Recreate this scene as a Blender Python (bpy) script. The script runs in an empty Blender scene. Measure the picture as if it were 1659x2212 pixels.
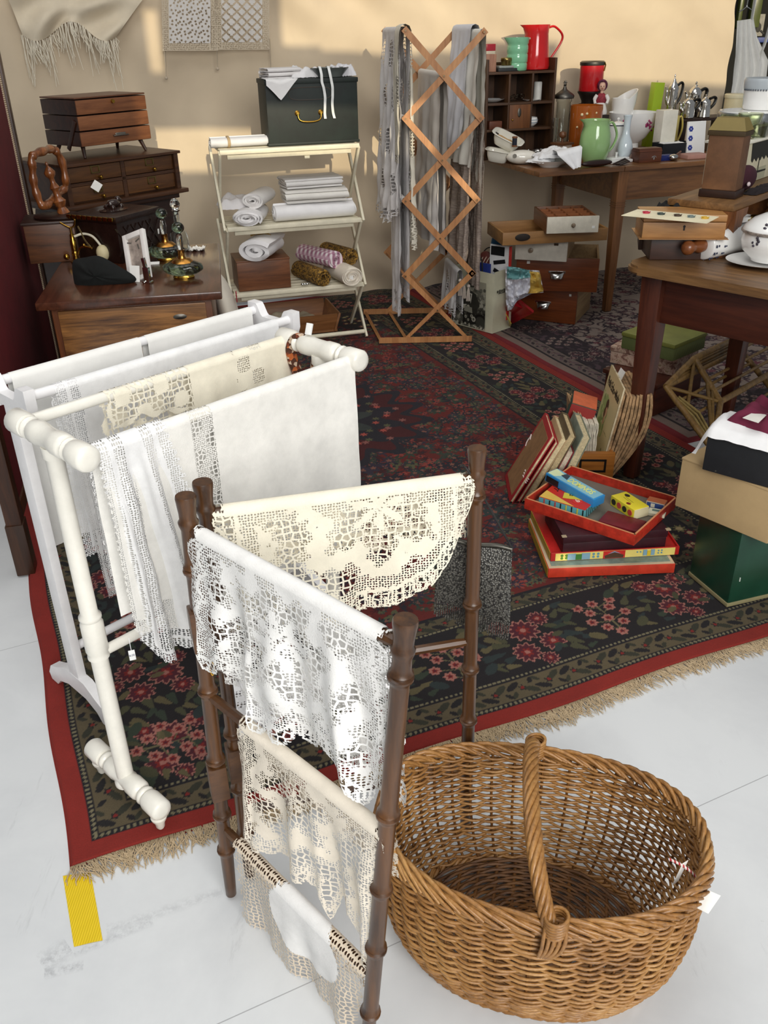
import bpy, bmesh, math, random
import numpy as np
from mathutils import Vector, Matrix, Euler, noise
PI = math.pi
rnd = random.Random(7)
S = bpy.context.scene
COL = S.collection
# ------------------------------------------------------------------ camera
F, PITCH, ROLL, CH = 1880.0, math.radians(29), math.radians(-1.2), 1.42
_f = Vector((0, math.cos(PITCH), -math.sin(PITCH))); _u = Vector((0, math.sin(PITCH), math.cos(PITCH))); _r = Vector((1, 0, 0))
CR = _r*math.cos(ROLL) + _u*math.sin(ROLL); CU = _u*math.cos(ROLL) - _r*math.sin(ROLL)
CAM = Vector((0, 0, CH))
cam_d = bpy.data.cameras.new('camera'); cam = bpy.data.objects.new('camera', cam_d); COL.objects.link(cam)
cam_d.sensor_fit = 'HORIZONTAL'; cam_d.sensor_width = 36; cam_d.lens = 36*F/1659
cam.matrix_world = Matrix(((CR.x, CU.x, -_f.x, 0), (CR.y, CU.y, -_f.y, 0), (CR.z, CU.z, -_f.z, CH), (0, 0, 0, 1)))
cam_d.clip_start = .05
S.camera = cam
def ray(x, y): return _f + CR*((x-829.5)/F) - CU*((y-1106)/F)
def P(x, y, z=0.0):                     # measured point of the photo at height z
    d = ray(x, y); return CAM + d*((z-CH)/d.z)
def V(x, y, Y):                         # measured point at distance Y
    d = ray(x, y); return CAM + d*(Y/d.y)
def PL(x, y, A, B):                     # measured point on the upright plane through A and B
    d = ray(x, y); n = Vector((-(B[1]-A[1]), B[0]-A[0], 0)); q = Vector((A[0], A[1], 0))
    return CAM + d*((q-CAM).dot(n)/d.dot(n))
def mpp(p): return (Vector(p)-CAM).dot(_f)/F   # metres per photo pixel at p
def dirv(a): return Vector((math.cos(math.radians(a)), math.sin(math.radians(a)), 0))
# ------------------------------------------------------------------ naming
def setp(o, label=None, cat=None, group=None, kind=None):
    if label: o['label'] = label
    if cat: o['category'] = cat
    if group: o['group'] = group
    if kind: o['kind'] = kind
    return o
class T:                                # a thing: Empty at its base with parts
    def __init__(s, name, label, cat, loc=(0, 0, 0), rz=0, group=None, rx=0, ry=0):
        o = bpy.data.objects.new(name, None); COL.objects.link(o); o.empty_display_size = .05
        s.M = Matrix.Translation(Vector(loc)) @ Euler((math.radians(rx), math.radians(ry), math.radians(rz))).to_matrix().to_4x4()
        o.matrix_world = s.M; s.o = o; setp(o, label, cat, group); s.I = s.M.inverted()
    def p(s, name, b, mat, label=None, parent=None, kind=None):      # part in the thing's own coordinates
        o = b.build(name, mat, parent or s.o); setp(o, label, None, None, kind); return o
    def w(s, name, b, mat, label=None, parent=None, kind=None):      # part given in world coordinates
        b.bm.transform(s.I); return s.p(name, b, mat, label, parent, kind)
def one(name, b, mat, label, cat, loc=(0, 0, 0), rz=0, group=None, rx=0, ry=0, kind=None):   # a thing that is one mesh
    o = b.build(name, mat, None)
    o.matrix_world = Matrix.Translation(Vector(loc)) @ Euler((math.radians(rx), math.radians(ry), math.radians(rz))).to_matrix().to_4x4()
    return setp(o, label, cat, group, kind)
def onew(name, b, mat, label, cat, group=None, kind=None):           # same, geometry in world coordinates: origin moved to its base
    c = [0.0, 0.0, 1e9]; n = len(b.bm.verts)
    for v in b.bm.verts: c[0] += v.co.x/n; c[1] += v.co.y/n; c[2] = min(c[2], v.co.z)
    b.bm.transform(Matrix.Translation(-Vector(c)))
    return one(name, b, mat, label, cat, c, 0, group, kind=kind)
def struct(name, b, mat): return setp(b.build(name, mat, None), kind='structure')
# ------------------------------------------------------------------ mesh builder
def smooth_path(pts, n=6):
    pts = [Vector(p) for p in pts]
    if len(pts) < 3: return pts
    out = []
    for i in range(len(pts)-1):
        p0 = pts[max(i-1, 0)]; p1 = pts[i]; p2 = pts[i+1]; p3 = pts[min(i+2, len(pts)-1)]
        for k in range(n):
            t = k/n
            out.append(.5*((2*p1) + (p2-p0)*t + (2*p0-5*p1+4*p2-p3)*t*t + (3*p1-p0-3*p2+p3)*t**3))
    out.append(pts[-1]); return out
class B:
    def __init__(s, ang=40): s.bm = bmesh.new(); s.ang = ang; s.mi = 0; s.uv = None
    def _m(s, vs, fs):
        bv = [s.bm.verts.new(v) for v in vs]
        for f in fs:
            try: s.bm.faces.new([bv[i] for i in f]).material_index = s.mi
            except ValueError: pass
        return bv
    def box(s, c, d, rz=0, bev=0, rx=0, ry=0, taper=(1, 1)):
        x, y, z = d[0]/2, d[1]/2, d[2]/2
        M = Matrix.Translation(Vector(c)) @ Euler((math.radians(rx), math.radians(ry), math.radians(rz))).to_matrix().to_4x4()
        vs = [Vector((sx*x*(taper[0] if sz < 0 else 1), sy*y*(taper[1] if sz < 0 else 1), sz*z)) for sz in (-1, 1) for sy in (-1, 1) for sx in (-1, 1)]
        fs = [(0, 2, 3, 1), (4, 5, 7, 6), (0, 1, 5, 4), (2, 6, 7, 3), (1, 3, 7, 5), (0, 4, 6, 2)]
        if bev > 0:
            t = bmesh.new(); bv = [t.verts.new(v) for v in vs]
            for f in fs: t.faces.new([bv[i] for i in f])
            bmesh.ops.bevel(t, geom=t.edges[:], offset=min(bev, x*.9, y*.9, z*.9), segments=2, profile=.6, affect='EDGES')
            t.verts.index_update(); vs = [v.co.copy() for v in t.verts]; fs = [[v.index for v in f.verts] for f in t.faces]; t.free()
        s._m([M @ v for v in vs], fs); return s
    def lathe(s, prof, c=(0, 0, 0), seg=28, M=None, cap=True, sy=1.0):
        n = len(prof); vs = []; fs = []
        for (r, z) in prof:
            for k in range(seg):
                a = 2*PI*k/seg; vs.append(Vector((max(r, 1e-4)*math.cos(a), sy*max(r, 1e-4)*math.sin(a), z)))
        for i in range(n-1):
            for k in range(seg):
                k2 = (k+1) % seg; fs.append((i*seg+k, i*seg+k2, (i+1)*seg+k2, (i+1)*seg+k))
        if cap: fs.append(tuple(range(seg-1, -1, -1))); fs.append(tuple((n-1)*seg+k for k in range(seg)))
        if M is not None: vs = [M @ v for v in vs]
        s._m([v+Vector(c) for v in vs], fs); return s
    def rod(s, a, b, prof=None, r=.01, seg=16, sy=1.0):           # turned rod from a to b; prof = [(radius, t)]
        a, b = Vector(a), Vector(b); d = b-a; L = d.length
        q = Vector((0, 0, 1)).rotation_difference(d.normalized()).to_matrix().to_4x4()
        pr = [(r, 0), (r, L)] if prof is None else [(rr, t*L) for rr, t in prof]
        return s.lathe(pr, a, seg, q, True, sy)
    def tube(s, pts, r=.005, seg=8, closed=False, flat=1.0):
        pts = [Vector(p) for p in pts]; n = len(pts); rs = r if isinstance(r, (list, tuple)) else [r]*n
        vs = []; fs = []; up = None
        for i, p in enumerate(pts):
            if closed: t = (pts[(i+1) % n]-pts[i-1]).normalized()
            else: t = (pts[min(i+1, n-1)]-pts[max(i-1, 0)]).normalized()
            if up is None:
                up = Vector((0, 0, 1)) if abs(t.z) < .9 else Vector((1, 0, 0))
            up = (up - t*up.dot(t)).normalized(); w = t.cross(up)
            for k in range(seg):
                a = 2*PI*k/seg; vs.append(p + up*(rs[i]*flat*math.cos(a)) + w*(rs[i]*math.sin(a)))
        for i in range(n if closed else n-1):
            j = (i+1) % n
            for k in range(seg):
                k2 = (k+1) % seg; fs.append((i*seg+k, i*seg+k2, j*seg+k2, j*seg+k))
        if not closed: fs.append(tuple(range(seg-1, -1, -1))); fs.append(tuple((n-1)*seg+k for k in range(seg)))
        s._m(vs, fs); return s
    def prism(s, poly, z0, z1, M=None):                            # outline in xy pulled from z0 to z1
        n = len(poly); vs = [Vector((x, y, z0)) for x, y in poly]+[Vector((x, y, z1)) for x, y in poly]
        fs = [tuple(range(n-1, -1, -1)), tuple(range(n, 2*n))]+[(i, (i+1) % n, n+(i+1) % n, n+i) for i in range(n)]
        if M is not None: vs = [M @ v for v in vs]
        s._m(vs, fs); return s
    def ball(s, c, r, sc=(1, 1, 1), seg=16, M=None):
        k = seg//2; pr = [(math.sin(PI*i/k), -math.cos(PI*i/k)) for i in range(k+1)]
        A = Matrix.Diagonal((r*sc[0], r*sc[1], r*sc[2], 1))
        return s.lathe(pr, c, seg, (M @ A) if M is not None else A, False)
    def grid(s, pts, uvs=None, attr=None):                         # rows of points
        lys = {nm: (s.bm.verts.layers.float.get(nm) or s.bm.verts.layers.float.new(nm)) for nm in (attr or {})}
        n, m = len(pts), len(pts[0]); bv = [[s.bm.verts.new(p) for p in row] for row in pts]
        L = s.bm.loops.layers.uv.verify() if uvs is not None else None
        for i in range(n-1):
            for j in range(m-1):
                f = s.bm.faces.new((bv[i][j], bv[i][j+1], bv[i+1][j+1], bv[i+1][j])); f.material_index = s.mi
                if L:
                    for lp, (a, b) in zip(f.loops, ((i, j), (i, j+1), (i+1, j+1), (i+1, j))): lp[L].uv = uvs[a][b]
        if attr is not None:
            for nm, val in attr.items():
                ly = lys[nm]
                for i in range(n):
                    for j in range(m): bv[i][j][ly] = val[i][j]
        return s
    def quad(s, a, b, c, d): s._m([Vector(a), Vector(b), Vector(c), Vector(d)], [(0, 1, 2, 3)]); return s
    def xf(s, M): s.bm.transform(M); return s
    def build(s, name, mat, parent=None):
        me = bpy.data.meshes.new(name); bmesh.ops.recalc_face_normals(s.bm, faces=s.bm.faces[:]) if s.ang is not None else None
        s.bm.to_mesh(me); s.bm.free()
        for m in (mat if isinstance(mat, (list, tuple)) else [mat]): me.materials.append(m)
        me.polygons.foreach_set('use_smooth', [True]*len(me.polygons))
        if s.ang is not None and s.ang < 180: me.set_sharp_from_angle(angle=math.radians(s.ang))
        o = bpy.data.objects.new(name, me); COL.objects.link(o)
        if parent: o.parent = parent
        return o
def text_mesh(txt, size, depth=.0008, M=None, bold=0.0, sx=1.0):
    c = bpy.data.curves.new('lettering', 'FONT'); c.body = txt; c.size = size; c.extrude = depth; c.align_x = 'CENTER'; c.align_y = 'CENTER'; c.offset = bold
    c.resolution_u = 3
    o = bpy.data.objects.new('lettering', c); COL.objects.link(o)
    dg = bpy.context.evaluated_depsgraph_get(); me = bpy.data.meshes.new_from_object(o.evaluated_get(dg))
    bpy.data.objects.remove(o); bpy.data.curves.remove(c)
    b = B(30); b.bm.from_mesh(me); bpy.data.meshes.remove(me)
    if sx != 1.0: b.xf(Matrix.Diagonal((sx, 1, 1, 1)))
    if M is not None: b.xf(M)
    return b
def copy_tree(o, parent=None):
    c = o.copy(); COL.objects.link(c)
    if parent: c.parent = parent
    for ch in list(o.children): copy_tree(ch, c)
    return c
# ------------------------------------------------------------------ materials
def lin(c):
    if isinstance(c, str): c = [int(c[i:i+2], 16)/255 for i in (0, 2, 4)]
    return tuple(x/12.92 if x <= .04045 else ((x+.055)/1.055)**2.4 for x in c[:3])+(1,)
class N:                                # small node-tree helper
    def __init__(s, name):
        s.m = bpy.data.materials.new(name); s.m.use_nodes = True; s.t = s.m.node_tree
        s.b = s.t.nodes['Principled BSDF']; s.out = s.t.nodes['Material Output']
    def n(s, typ, **kw):
        x = s.t.nodes.new('ShaderNode'+typ)
        for k, v in kw.items():
            if hasattr(x, k) and k not in x.inputs: setattr(x, k, v)
            else: s.set(x, k, v)
        return x
    def set(s, x, k, v):
        i = x.inputs[k]
        if hasattr(v, 'links') or isinstance(v, bpy.types.NodeSocket): s.t.links.new(v, i)
        else: i.default_value = v
    def l(s, a, b): s.t.links.new(a, b)
    def math(s, op, a, b=None, c=None, clamp=False):
        x = s.t.nodes.new('ShaderNodeMath'); x.operation = op; x.use_clamp = clamp
        for i, v in enumerate((a, b, c)):
            if v is None: continue
            if isinstance(v, bpy.types.NodeSocket): s.l(v, x.inputs[i])
            else: x.inputs[i].default_value = v
        return x.outputs[0]
    def mix(s, f, a, b):
        x = s.t.nodes.new('ShaderNodeMix'); x.data_type = 'RGBA'
        for i, v in ((0, f), (6, a), (7, b)):
            if isinstance(v, bpy.types.NodeSocket): s.l(v, x.inputs[i])
            else: x.inputs[i].default_value = v
        return x.outputs[2]
    def coord(s, kind='Object', scale=(1, 1, 1)):
        t = s.t.nodes.new('ShaderNodeTexCoord'); m = s.t.nodes.new('ShaderNodeMapping'); s.l(t.outputs[kind], m.inputs[0]); m.inputs[3].default_value = scale
        return m.outputs[0]
    def noise(s, vec, scale, detail=4, rough=.6, dist=0):
        x = s.t.nodes.new('ShaderNodeTexNoise'); s.l(vec, x.inputs['Vector']); x.inputs['Scale'].default_value = scale
        x.inputs['Detail'].default_value = detail; x.inputs['Roughness'].default_value = rough; x.inputs['Distortion'].default_value = dist
        return x.outputs[0]
    def ramp(s, f, stops, interp='LINEAR'):
        x = s.t.nodes.new('ShaderNodeValToRGB'); s.l(f, x.inputs[0]); e = x.color_ramp.elements; x.color_ramp.interpolation = interp
        while len(e) < len(stops): e.new(.5)
        for q, (p, c) in zip(e, stops): q.position = p; q.color = c
        return x.outputs[0]
    def bump(s, h, st=.3, d=.002):
        x = s.t.nodes.new('ShaderNodeBump'); s.l(h, x.inputs['Height']); x.inputs['Strength'].default_value = st; x.inputs['Distance'].default_value = d
        s.l(x.outputs[0], s.b.inputs['Normal'])
    def base(s, c, rough=.5, metal=0, **kw):
        if isinstance(c, bpy.types.NodeSocket): s.l(c, s.b.inputs['Base Color'])
        else: s.b.inputs['Base Color'].default_value = c
        s.b.inputs['Roughness'].default_value = rough; s.b.inputs['Metallic'].default_value = metal
        for k, v in kw.items(): s.b.inputs[k].default_value = v
        return s
_mc = {}
def paint(col, rough=.45, var=.06, scale=8, metal=0, coat=0, bump=0, bscale=60):          # plain coloured surface with a little unevenness
    k = ('paint', str(col), rough, var, scale, metal, coat, bump, bscale)
    if k in _mc: return _mc[k]
    q = N('paint_%d' % len(_mc)); c = lin(col); v = q.coord()
    nz = q.noise(v, scale, 5, .65)
    dk = tuple(x*(1-var*2.2) for x in c[:3])+(1,); lt = tuple(min(1, x*(1+var)) for x in c[:3])+(1,)
    q.base(q.ramp(nz, [(.3, dk), (.62, lt)]), rough, metal, **({'Coat Weight': coat} if coat else {}))
    if bump: q.bump(q.noise(v, bscale, 3, .6), bump, .002)
    _mc[k] = q.m; return q.m
def wood(c1, c2, axis='X', scale=1.0, rough=.42, coat=.1, fig=0):
    k = ('wood', c1, c2, axis, scale, rough, fig)
    if k in _mc: return _mc[k]
    q = N('wood_%d' % len(_mc)); sc = {'X': (2.2, 26, 26), 'Y': (26, 2.2, 26), 'Z': (26, 26, 2.2)}[axis]
    v = q.coord('Object', tuple(x*scale*(.35 if fig else 1) for x in sc))
    a = q.noise(v, 1.0, 6, .62, .9+fig); b = q.noise(v, 4.5, 5, .7, .3)
    mx = q.math('ADD', q.math('MULTIPLY', a, .7), q.math('MULTIPLY', b, .35))
    q.base(q.ramp(mx, [(.36, lin(c1)), (.52, tuple((x+y)/2 for x, y in zip(lin(c1), lin(c2)))), (.66, lin(c2))]), rough, 0, **{'Coat Weight': coat, 'Coat Roughness': .3})
    q.bump(b, .12, .001); _mc[k] = q.m; return q.m
def glass(col='ffffff', rough=.02, ior=1.45):
    k = ('glass', col, rough)
    if k in _mc: return _mc[k]
    q = N('glass_%d' % len(_mc)); q.base(lin(col), rough, 0, **{'Transmission Weight': 1.0, 'IOR': ior}); _mc[k] = q.m; return q.m
def cloth(col, rough=.9, weave=900, var=.04, sheen=0.0):
    k = ('cloth', col, weave, var)
    if k in _mc: return _mc[k]
    q = N('cloth_%d' % len(_mc)); c = lin(col); v = q.coord()
    nz = q.noise(v, 14, 4, .6); fine = q.noise(v, weave, 2, .5)
    q.base(q.ramp(nz, [(.3, tuple(x*(1-var*2) for x in c[:3])+(1,)), (.65, c)]), rough, 0, **{'Sheen Weight': sheen})
    q.bump(q.math('ADD', fine, q.math('MULTIPLY', q.noise(v, 45, 3, .6), 2.0)), .25, .0012); _mc[k] = q.m; return q.m
def metal(col, rough=.2, var=.05):
    return paint(col, rough, var, 20, 1.0)
def attr_mat(name, rough=.85, fuzz=0, bumpd=.0015):      # colour comes from the pattern laid into the mesh
    q = N(name); a = q.t.nodes.new('ShaderNodeAttribute'); a.attribute_name = 'pattern'
    c = a.outputs['Color']
    if fuzz:
        v = q.coord(); nz = q.noise(v, 330, 2, .6); n2 = q.noise(v, 9, 4, .6)
        k = q.math('MULTIPLY_ADD', nz, fuzz, 1-fuzz*.5); k = q.math('MULTIPLY', k, q.math('MULTIPLY_ADD', n2, .5, .75))
        mx = q.t.nodes.new('ShaderNodeVectorMath'); mx.operation = 'SCALE'; q.l(c, mx.inputs[0]); q.l(k, mx.inputs['Scale']); c = mx.outputs[0]
        q.bump(nz, .6, bumpd)
    q.base(c, rough); return q.m
M_ = {}
def lace(col, net=.0058, web=.017, soft=1.0):
    k = ('lace', col, net, web)
    if k in _mc: return _mc[k]
    q = N('lace_%d' % len(_mc)); c = lin(col)
    uv = q.t.nodes.new('ShaderNodeUVMap').outputs[0]
    a = q.t.nodes.new('ShaderNodeAttribute'); a.attribute_name = 'reg'; r = a.outputs['Fac']
    vn = q.n('TexVoronoi', feature='F1', voronoi_dimensions='2D', Scale=1/net, Randomness=.35); q.l(uv, vn.inputs['Vector'])
    vw = q.n('TexVoronoi', feature='DISTANCE_TO_EDGE', voronoi_dimensions='2D', Scale=1/web, Randomness=.5); q.l(uv, vw.inputs['Vector'])
    hn = q.math('LESS_THAN', vn.outputs['Distance'], .33); hw = q.math('GREATER_THAN', vw.outputs['Distance'], .125)
    isn = q.math('MULTIPLY', q.math('GREATER_THAN', r, .5), q.math('LESS_THAN', r, 1.5))
    isw = q.math('MULTIPLY', q.math('GREATER_THAN', r, 1.5), q.math('LESS_THAN', r, 2.5))
    hole = q.math('ADD', q.math('ADD', q.math('MULTIPLY', hn, isn), q.math('MULTIPLY', hw, isw)), q.math('GREATER_THAN', r, 2.5), clamp=True)
    nz = q.noise(q.coord(), 30, 4, .6)
    q.base(q.ramp(nz, [(.3, tuple(x*.9 for x in c[:3])+(1,)), (.62, c)]), .95, 0)
    th = q.noise(q.coord(), 420, 2, .6); q.bump(th, .5, .001)
    tr = q.t.nodes.new('ShaderNodeBsdfTransparent'); mxs = q.t.nodes.new('ShaderNodeMixShader')
    q.l(hole, mxs.inputs[0]); q.l(q.b.outputs[0], mxs.inputs[1]); q.l(tr.outputs[0], mxs.inputs[2]); q.l(mxs.outputs[0], q.out.inputs[0])
    _mc[k] = q.m; return q.m
# ------------------------------------------------------------------ lights and hall
S.view_settings.view_transform = 'Standard'; S.view_settings.look = 'None'; S.view_settings.gamma = 1; S.view_settings.exposure = 0.0
S.view_settings.use_curve_mapping = False
w = bpy.data.worlds.new('hall_daylight'); S.world = w; w.use_nodes = True
bg = w.node_tree.nodes['Background']; bg.inputs[0].default_value = (.93, .96, 1.0, 1); bg.inputs[1].default_value = .22
def area(name, loc, tgt, size, power, col=(1, 1, 1), sy=None):
    d = bpy.data.lights.new(name, 'AREA'); d.energy = power; d.color = col; d.shape = 'RECTANGLE'; d.size = size; d.size_y = sy or size
    o = bpy.data.objects.new(name, d); COL.objects.link(o); o.location = loc
    o.rotation_euler = (Vector(tgt)-Vector(loc)).to_track_quat('-Z', 'Y').to_euler(); return o
area('hall_window_light', (1.3, -2.6, 2.7), (-.1, 1.5, .5), 3.0, 215, (1.0, .985, .955), 2.2)
area('hall_fill_light', (-1.0, 1.2, 4.6), (-.2, 1.9, 0), 2.6, 56, (1.0, .985, .96))  # added overhead fill in place of ambient light, no known lamp
area('stall_fill_light', (.6, 3.4, 4.4), (.3, 4.6, .5), 2.5, 30, (1.0, .95, .87))  # added warm fill above the stall, stands in for ambient light
sd = bpy.data.lights.new('low_sun', 'SUN'); sd.energy = 2.6; sd.angle = math.radians(.3); sd.color = (1.0, .86, .60)
so = bpy.data.objects.new('low_sun', sd); COL.objects.link(so)
SUN = Vector((-.20, .955, -.20)).normalized()
so.rotation_euler = SUN.to_track_quat('-Z', 'Y').to_euler(); so.location = (2, -7, 4)
WA = (-.42, 5.245); WD = dirv(15); WB = (WA[0]+WD.x, WA[1]+WD.y); WN = Vector((WD.y, -WD.x, 0))   # fabric wall
def wpt(px, py): return PL(px, py, WA, WB)
# added unseen wall behind the visitor, its openings shaped to cast the sun patches
FY = -4.2
def back_to_front(p): t = (p.y-FY)/SUN.y; q = p - SUN*t; return q.x, q.z
sun_gaps = []
for poly in ([(330, 282), (832, 282), (832, 362), (330, 372)], [(1215, -60), (1640, -60), (1640, 150), (1215, 175)], [(1020, -60), (1215, -60), (1215, 95), (1020, 60)],
             [(690, -60), (905, -60), (860, 118), (690, 60)], [(905, -60), (1020, -60), (1020, 40), (940, 110)], [(318, 22), (338, 20), (342, 150), (326, 156)], [(600, -60), (690, -60), (690, 90), (640, 100)]):
    q = [back_to_front(wpt(*p)) for p in poly]
    sun_gaps.append((min(a for a, _ in q), max(a for a, _ in q), min(b for _, b in q), max(b for _, b in q)))
for c, hw, hh in ((P(1372, 1335, .14), .022, .02), (P(1345, 556, .76), .03, .012), (P(1500, 413, .93), .03, .02), (P(1560, 275, 1.2), .12, .06)):
    a, b_ = back_to_front(c); sun_gaps.append((a-hw, a+hw, b_-hh, b_+hh))
xs = sorted({-6.5, 5.5} | {v for q in sun_gaps for v in q[:2]}); zs = sorted({0.0, 4.2} | {v for q in sun_gaps for v in q[2:]})
b = B(30)
for i in range(len(xs)-1):
    run = None
    for j in range(len(zs)-1):
        cx, cz = (xs[i]+xs[i+1])/2, (zs[j]+zs[j+1])/2
        opened = any(q[0] < cx < q[1] and q[2] < cz < q[3] for q in sun_gaps)
        if not opened:
            if run is None: run = zs[j]
        if run is not None and (opened or j == len(zs)-2):
            top = zs[j] if opened else zs[j+1]
            if xs[i+1]-xs[i] > 1e-4 and top-run > 1e-4: b.box(((xs[i]+xs[i+1])/2, FY, (run+top)/2), (xs[i+1]-xs[i], .02, top-run))
            run = None
struct('wall_sun_mask', b, paint('d9d6cf', .9))
# ------------------------------------------------------------------ floor
q = N('white_painted_floor'); v = q.coord()
sA, sB = P(1480, 1755), P(1659, 1674); sd_ = (sB-sA).normalized(); sn = Vector((-sd_.y, sd_.x, 0))
dt = q.n('VectorMath', operation='DOT_PRODUCT'); q.l(v, dt.inputs[0]); dt.inputs[1].default_value = sn
ln = q.math('ABSOLUTE', q.math('SUBTRACT', q.math('FRACT', q.math('MULTIPLY_ADD', dt.outputs['Value'], 1/1.22, .5-sA.dot(sn)/1.22)), .5))
seam = q.math('LESS_THAN', ln, .0008)
n1 = q.noise(v, 2.2, 6, .65, .4); n2 = q.noise(v, 38, 5, .7)
c0 = q.ramp(n1, [(.3, lin('cfd2d5')), (.6, lin('dcdfe1'))])
sc = q.coord('Object', (16, 3.2, 5)); n3 = q.noise(sc, 1.0, 6, .75, .3)
c1 = q.mix(q.math('MULTIPLY', q.ramp(n3, [(.62, (0, 0, 0, 1)), (.74, (1, 1, 1, 1))]), .28), c0, lin('8b8c90'))
c2 = q.mix(q.math('MULTIPLY', q.ramp(n2, [(.70, (0, 0, 0, 1)), (.75, (1, 1, 1, 1))]), .35), c1, lin('6d6e72'))
def smear(px0, py0, px1, py1, wd, st):                              # dragged grey dirt mark on the floor
    A_, B_ = P(px0, py0), P(px1, py1); d_ = (B_-A_).normalized(); n_ = Vector((-d_.y, d_.x, 0)); L_ = (B_-A_).length
    def dot(vec, off):
        x = q.n('VectorMath', operation='DOT_PRODUCT'); q.l(v, x.inputs[0]); x.inputs[1].default_value = vec; return q.math('SUBTRACT', x.outputs['Value'], off)
    ac = q.math('SUBTRACT', 1.0, q.math('MULTIPLY', q.math('ABSOLUTE', dot(n_, A_.dot(n_))), 1/wd), clamp=True); al = dot(d_, A_.dot(d_)); ins = q.math('MULTIPLY', q.math('GREATER_THAN', al, 0.0), q.math('LESS_THAN', al, L_))
    return q.math('MULTIPLY', q.math('MULTIPLY', q.math('MULTIPLY', ac, ins), q.ramp(q.noise(v, 60, 6, .8), [(.42, (0, 0, 0, 1)), (.58, (1, 1, 1, 1))])), st)
for sm in ((90, 2085, 150, 2045, .03, .5), (160, 2060, 330, 1990, .012, .4), (230, 2010, 480, 1925, .016, .3), (95, 2105, 180, 2085, .012, .6)): c2 = q.mix(smear(*sm), c2, lin('8f9196'))
q.base(q.mix(q.math('MULTIPLY', seam, .55), c2, lin('6c6d72')), .42, 0); q.bump(n2, .04, .001)
b = B(30); b.box((0, 1.8, -.03), (12, 12, .06)); struct('floor', b, q.m)
# scuffed grey marks on the floor are part of its wear; the yellow tape is a thing of its own
b = B(30); t4 = [P(*p) for p in ((136, 1915), (203, 1905), (222, 2032), (160, 2046))]
t4[0] = P(136, 1893); t4[1] = P(196, 1885)
rows = [[t4[0].lerp(t4[3], i/14).lerp(t4[1].lerp(t4[2], i/14), j/6)+Vector((0, 0, .0012+.0005*math.sin(i*2.1+j))) for j in range(7)] for i in range(15)]
b.grid(rows); q = N('yellow_tape'); v = q.coord(); wv = q.n('TexWave', wave_type='BANDS', Scale=70); q.l(v, wv.inputs['Vector'])
q.base(q.mix(wv.outputs[0], lin('d9b70e'), lin('efd024')), .35); q.bump(wv.outputs[0], .3, .0006)
onew('floor_tape', b, q.m, 'strip of yellow adhesive tape on the white floor by the rug corner', 'tape')
# ------------------------------------------------------------------ fabric wall
q = N('cream_wall_fabric'); v = q.coord(); n1 = q.noise(v, 1.6, 5, .6, .5); n2 = q.noise(v, 700, 2, .5)
q.base(q.ramp(n1, [(.3, lin('c2b199')), (.65, lin('d0bfa5'))]), .95, 0, **{'Sheen Weight': .1}); q.bump(n2, .15, .001)
rows = []
for i in range(150):
    z = .015 + 2.2*i/149; row = []
    for j in range(300):
        s = -2.6 + 5.27*j/299
        wr = .022*math.sin(3.1*s+1.3*z+1.5*noise.noise((s*.8, z*.8, 3)))+.03*noise.noise((s*1.3+z*.5, z*1.6-s*.5, 1.0))
        for (a, f, amp, ph) in ((35, 16, .022, 0), (-28, 13, .020, 2), (62, 24, .011, 4), (8, 30, .008, 9)):
            ca, sa = math.cos(math.radians(a)), math.sin(math.radians(a))
            m = .22+max(0, noise.noise((s*.7+ph, z*.9, ph)))*2.2
            wr += amp*m*math.sin(f*(s*ca+z*sa)+2*noise.noise((s*1.1, z*1.1, ph+7)))
        row.append(Vector((WA[0], WA[1], 0))+WD*(s+(.012*noise.noise((z*9, 0, 0)) if j == 299 else 0))+WN*(wr*.9)+Vector((0, 0, z)))
    rows.append(row)
b = B(180); b.grid(rows); struct('wall_back', b, q.m)
# dark neighbouring stall beyond the end of the fabric wall
b = B(30); b.box((3.6, 8.2, 1.5), (5, .1, 3.2)); struct('wall_right', b, paint('14130f', .9))
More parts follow.
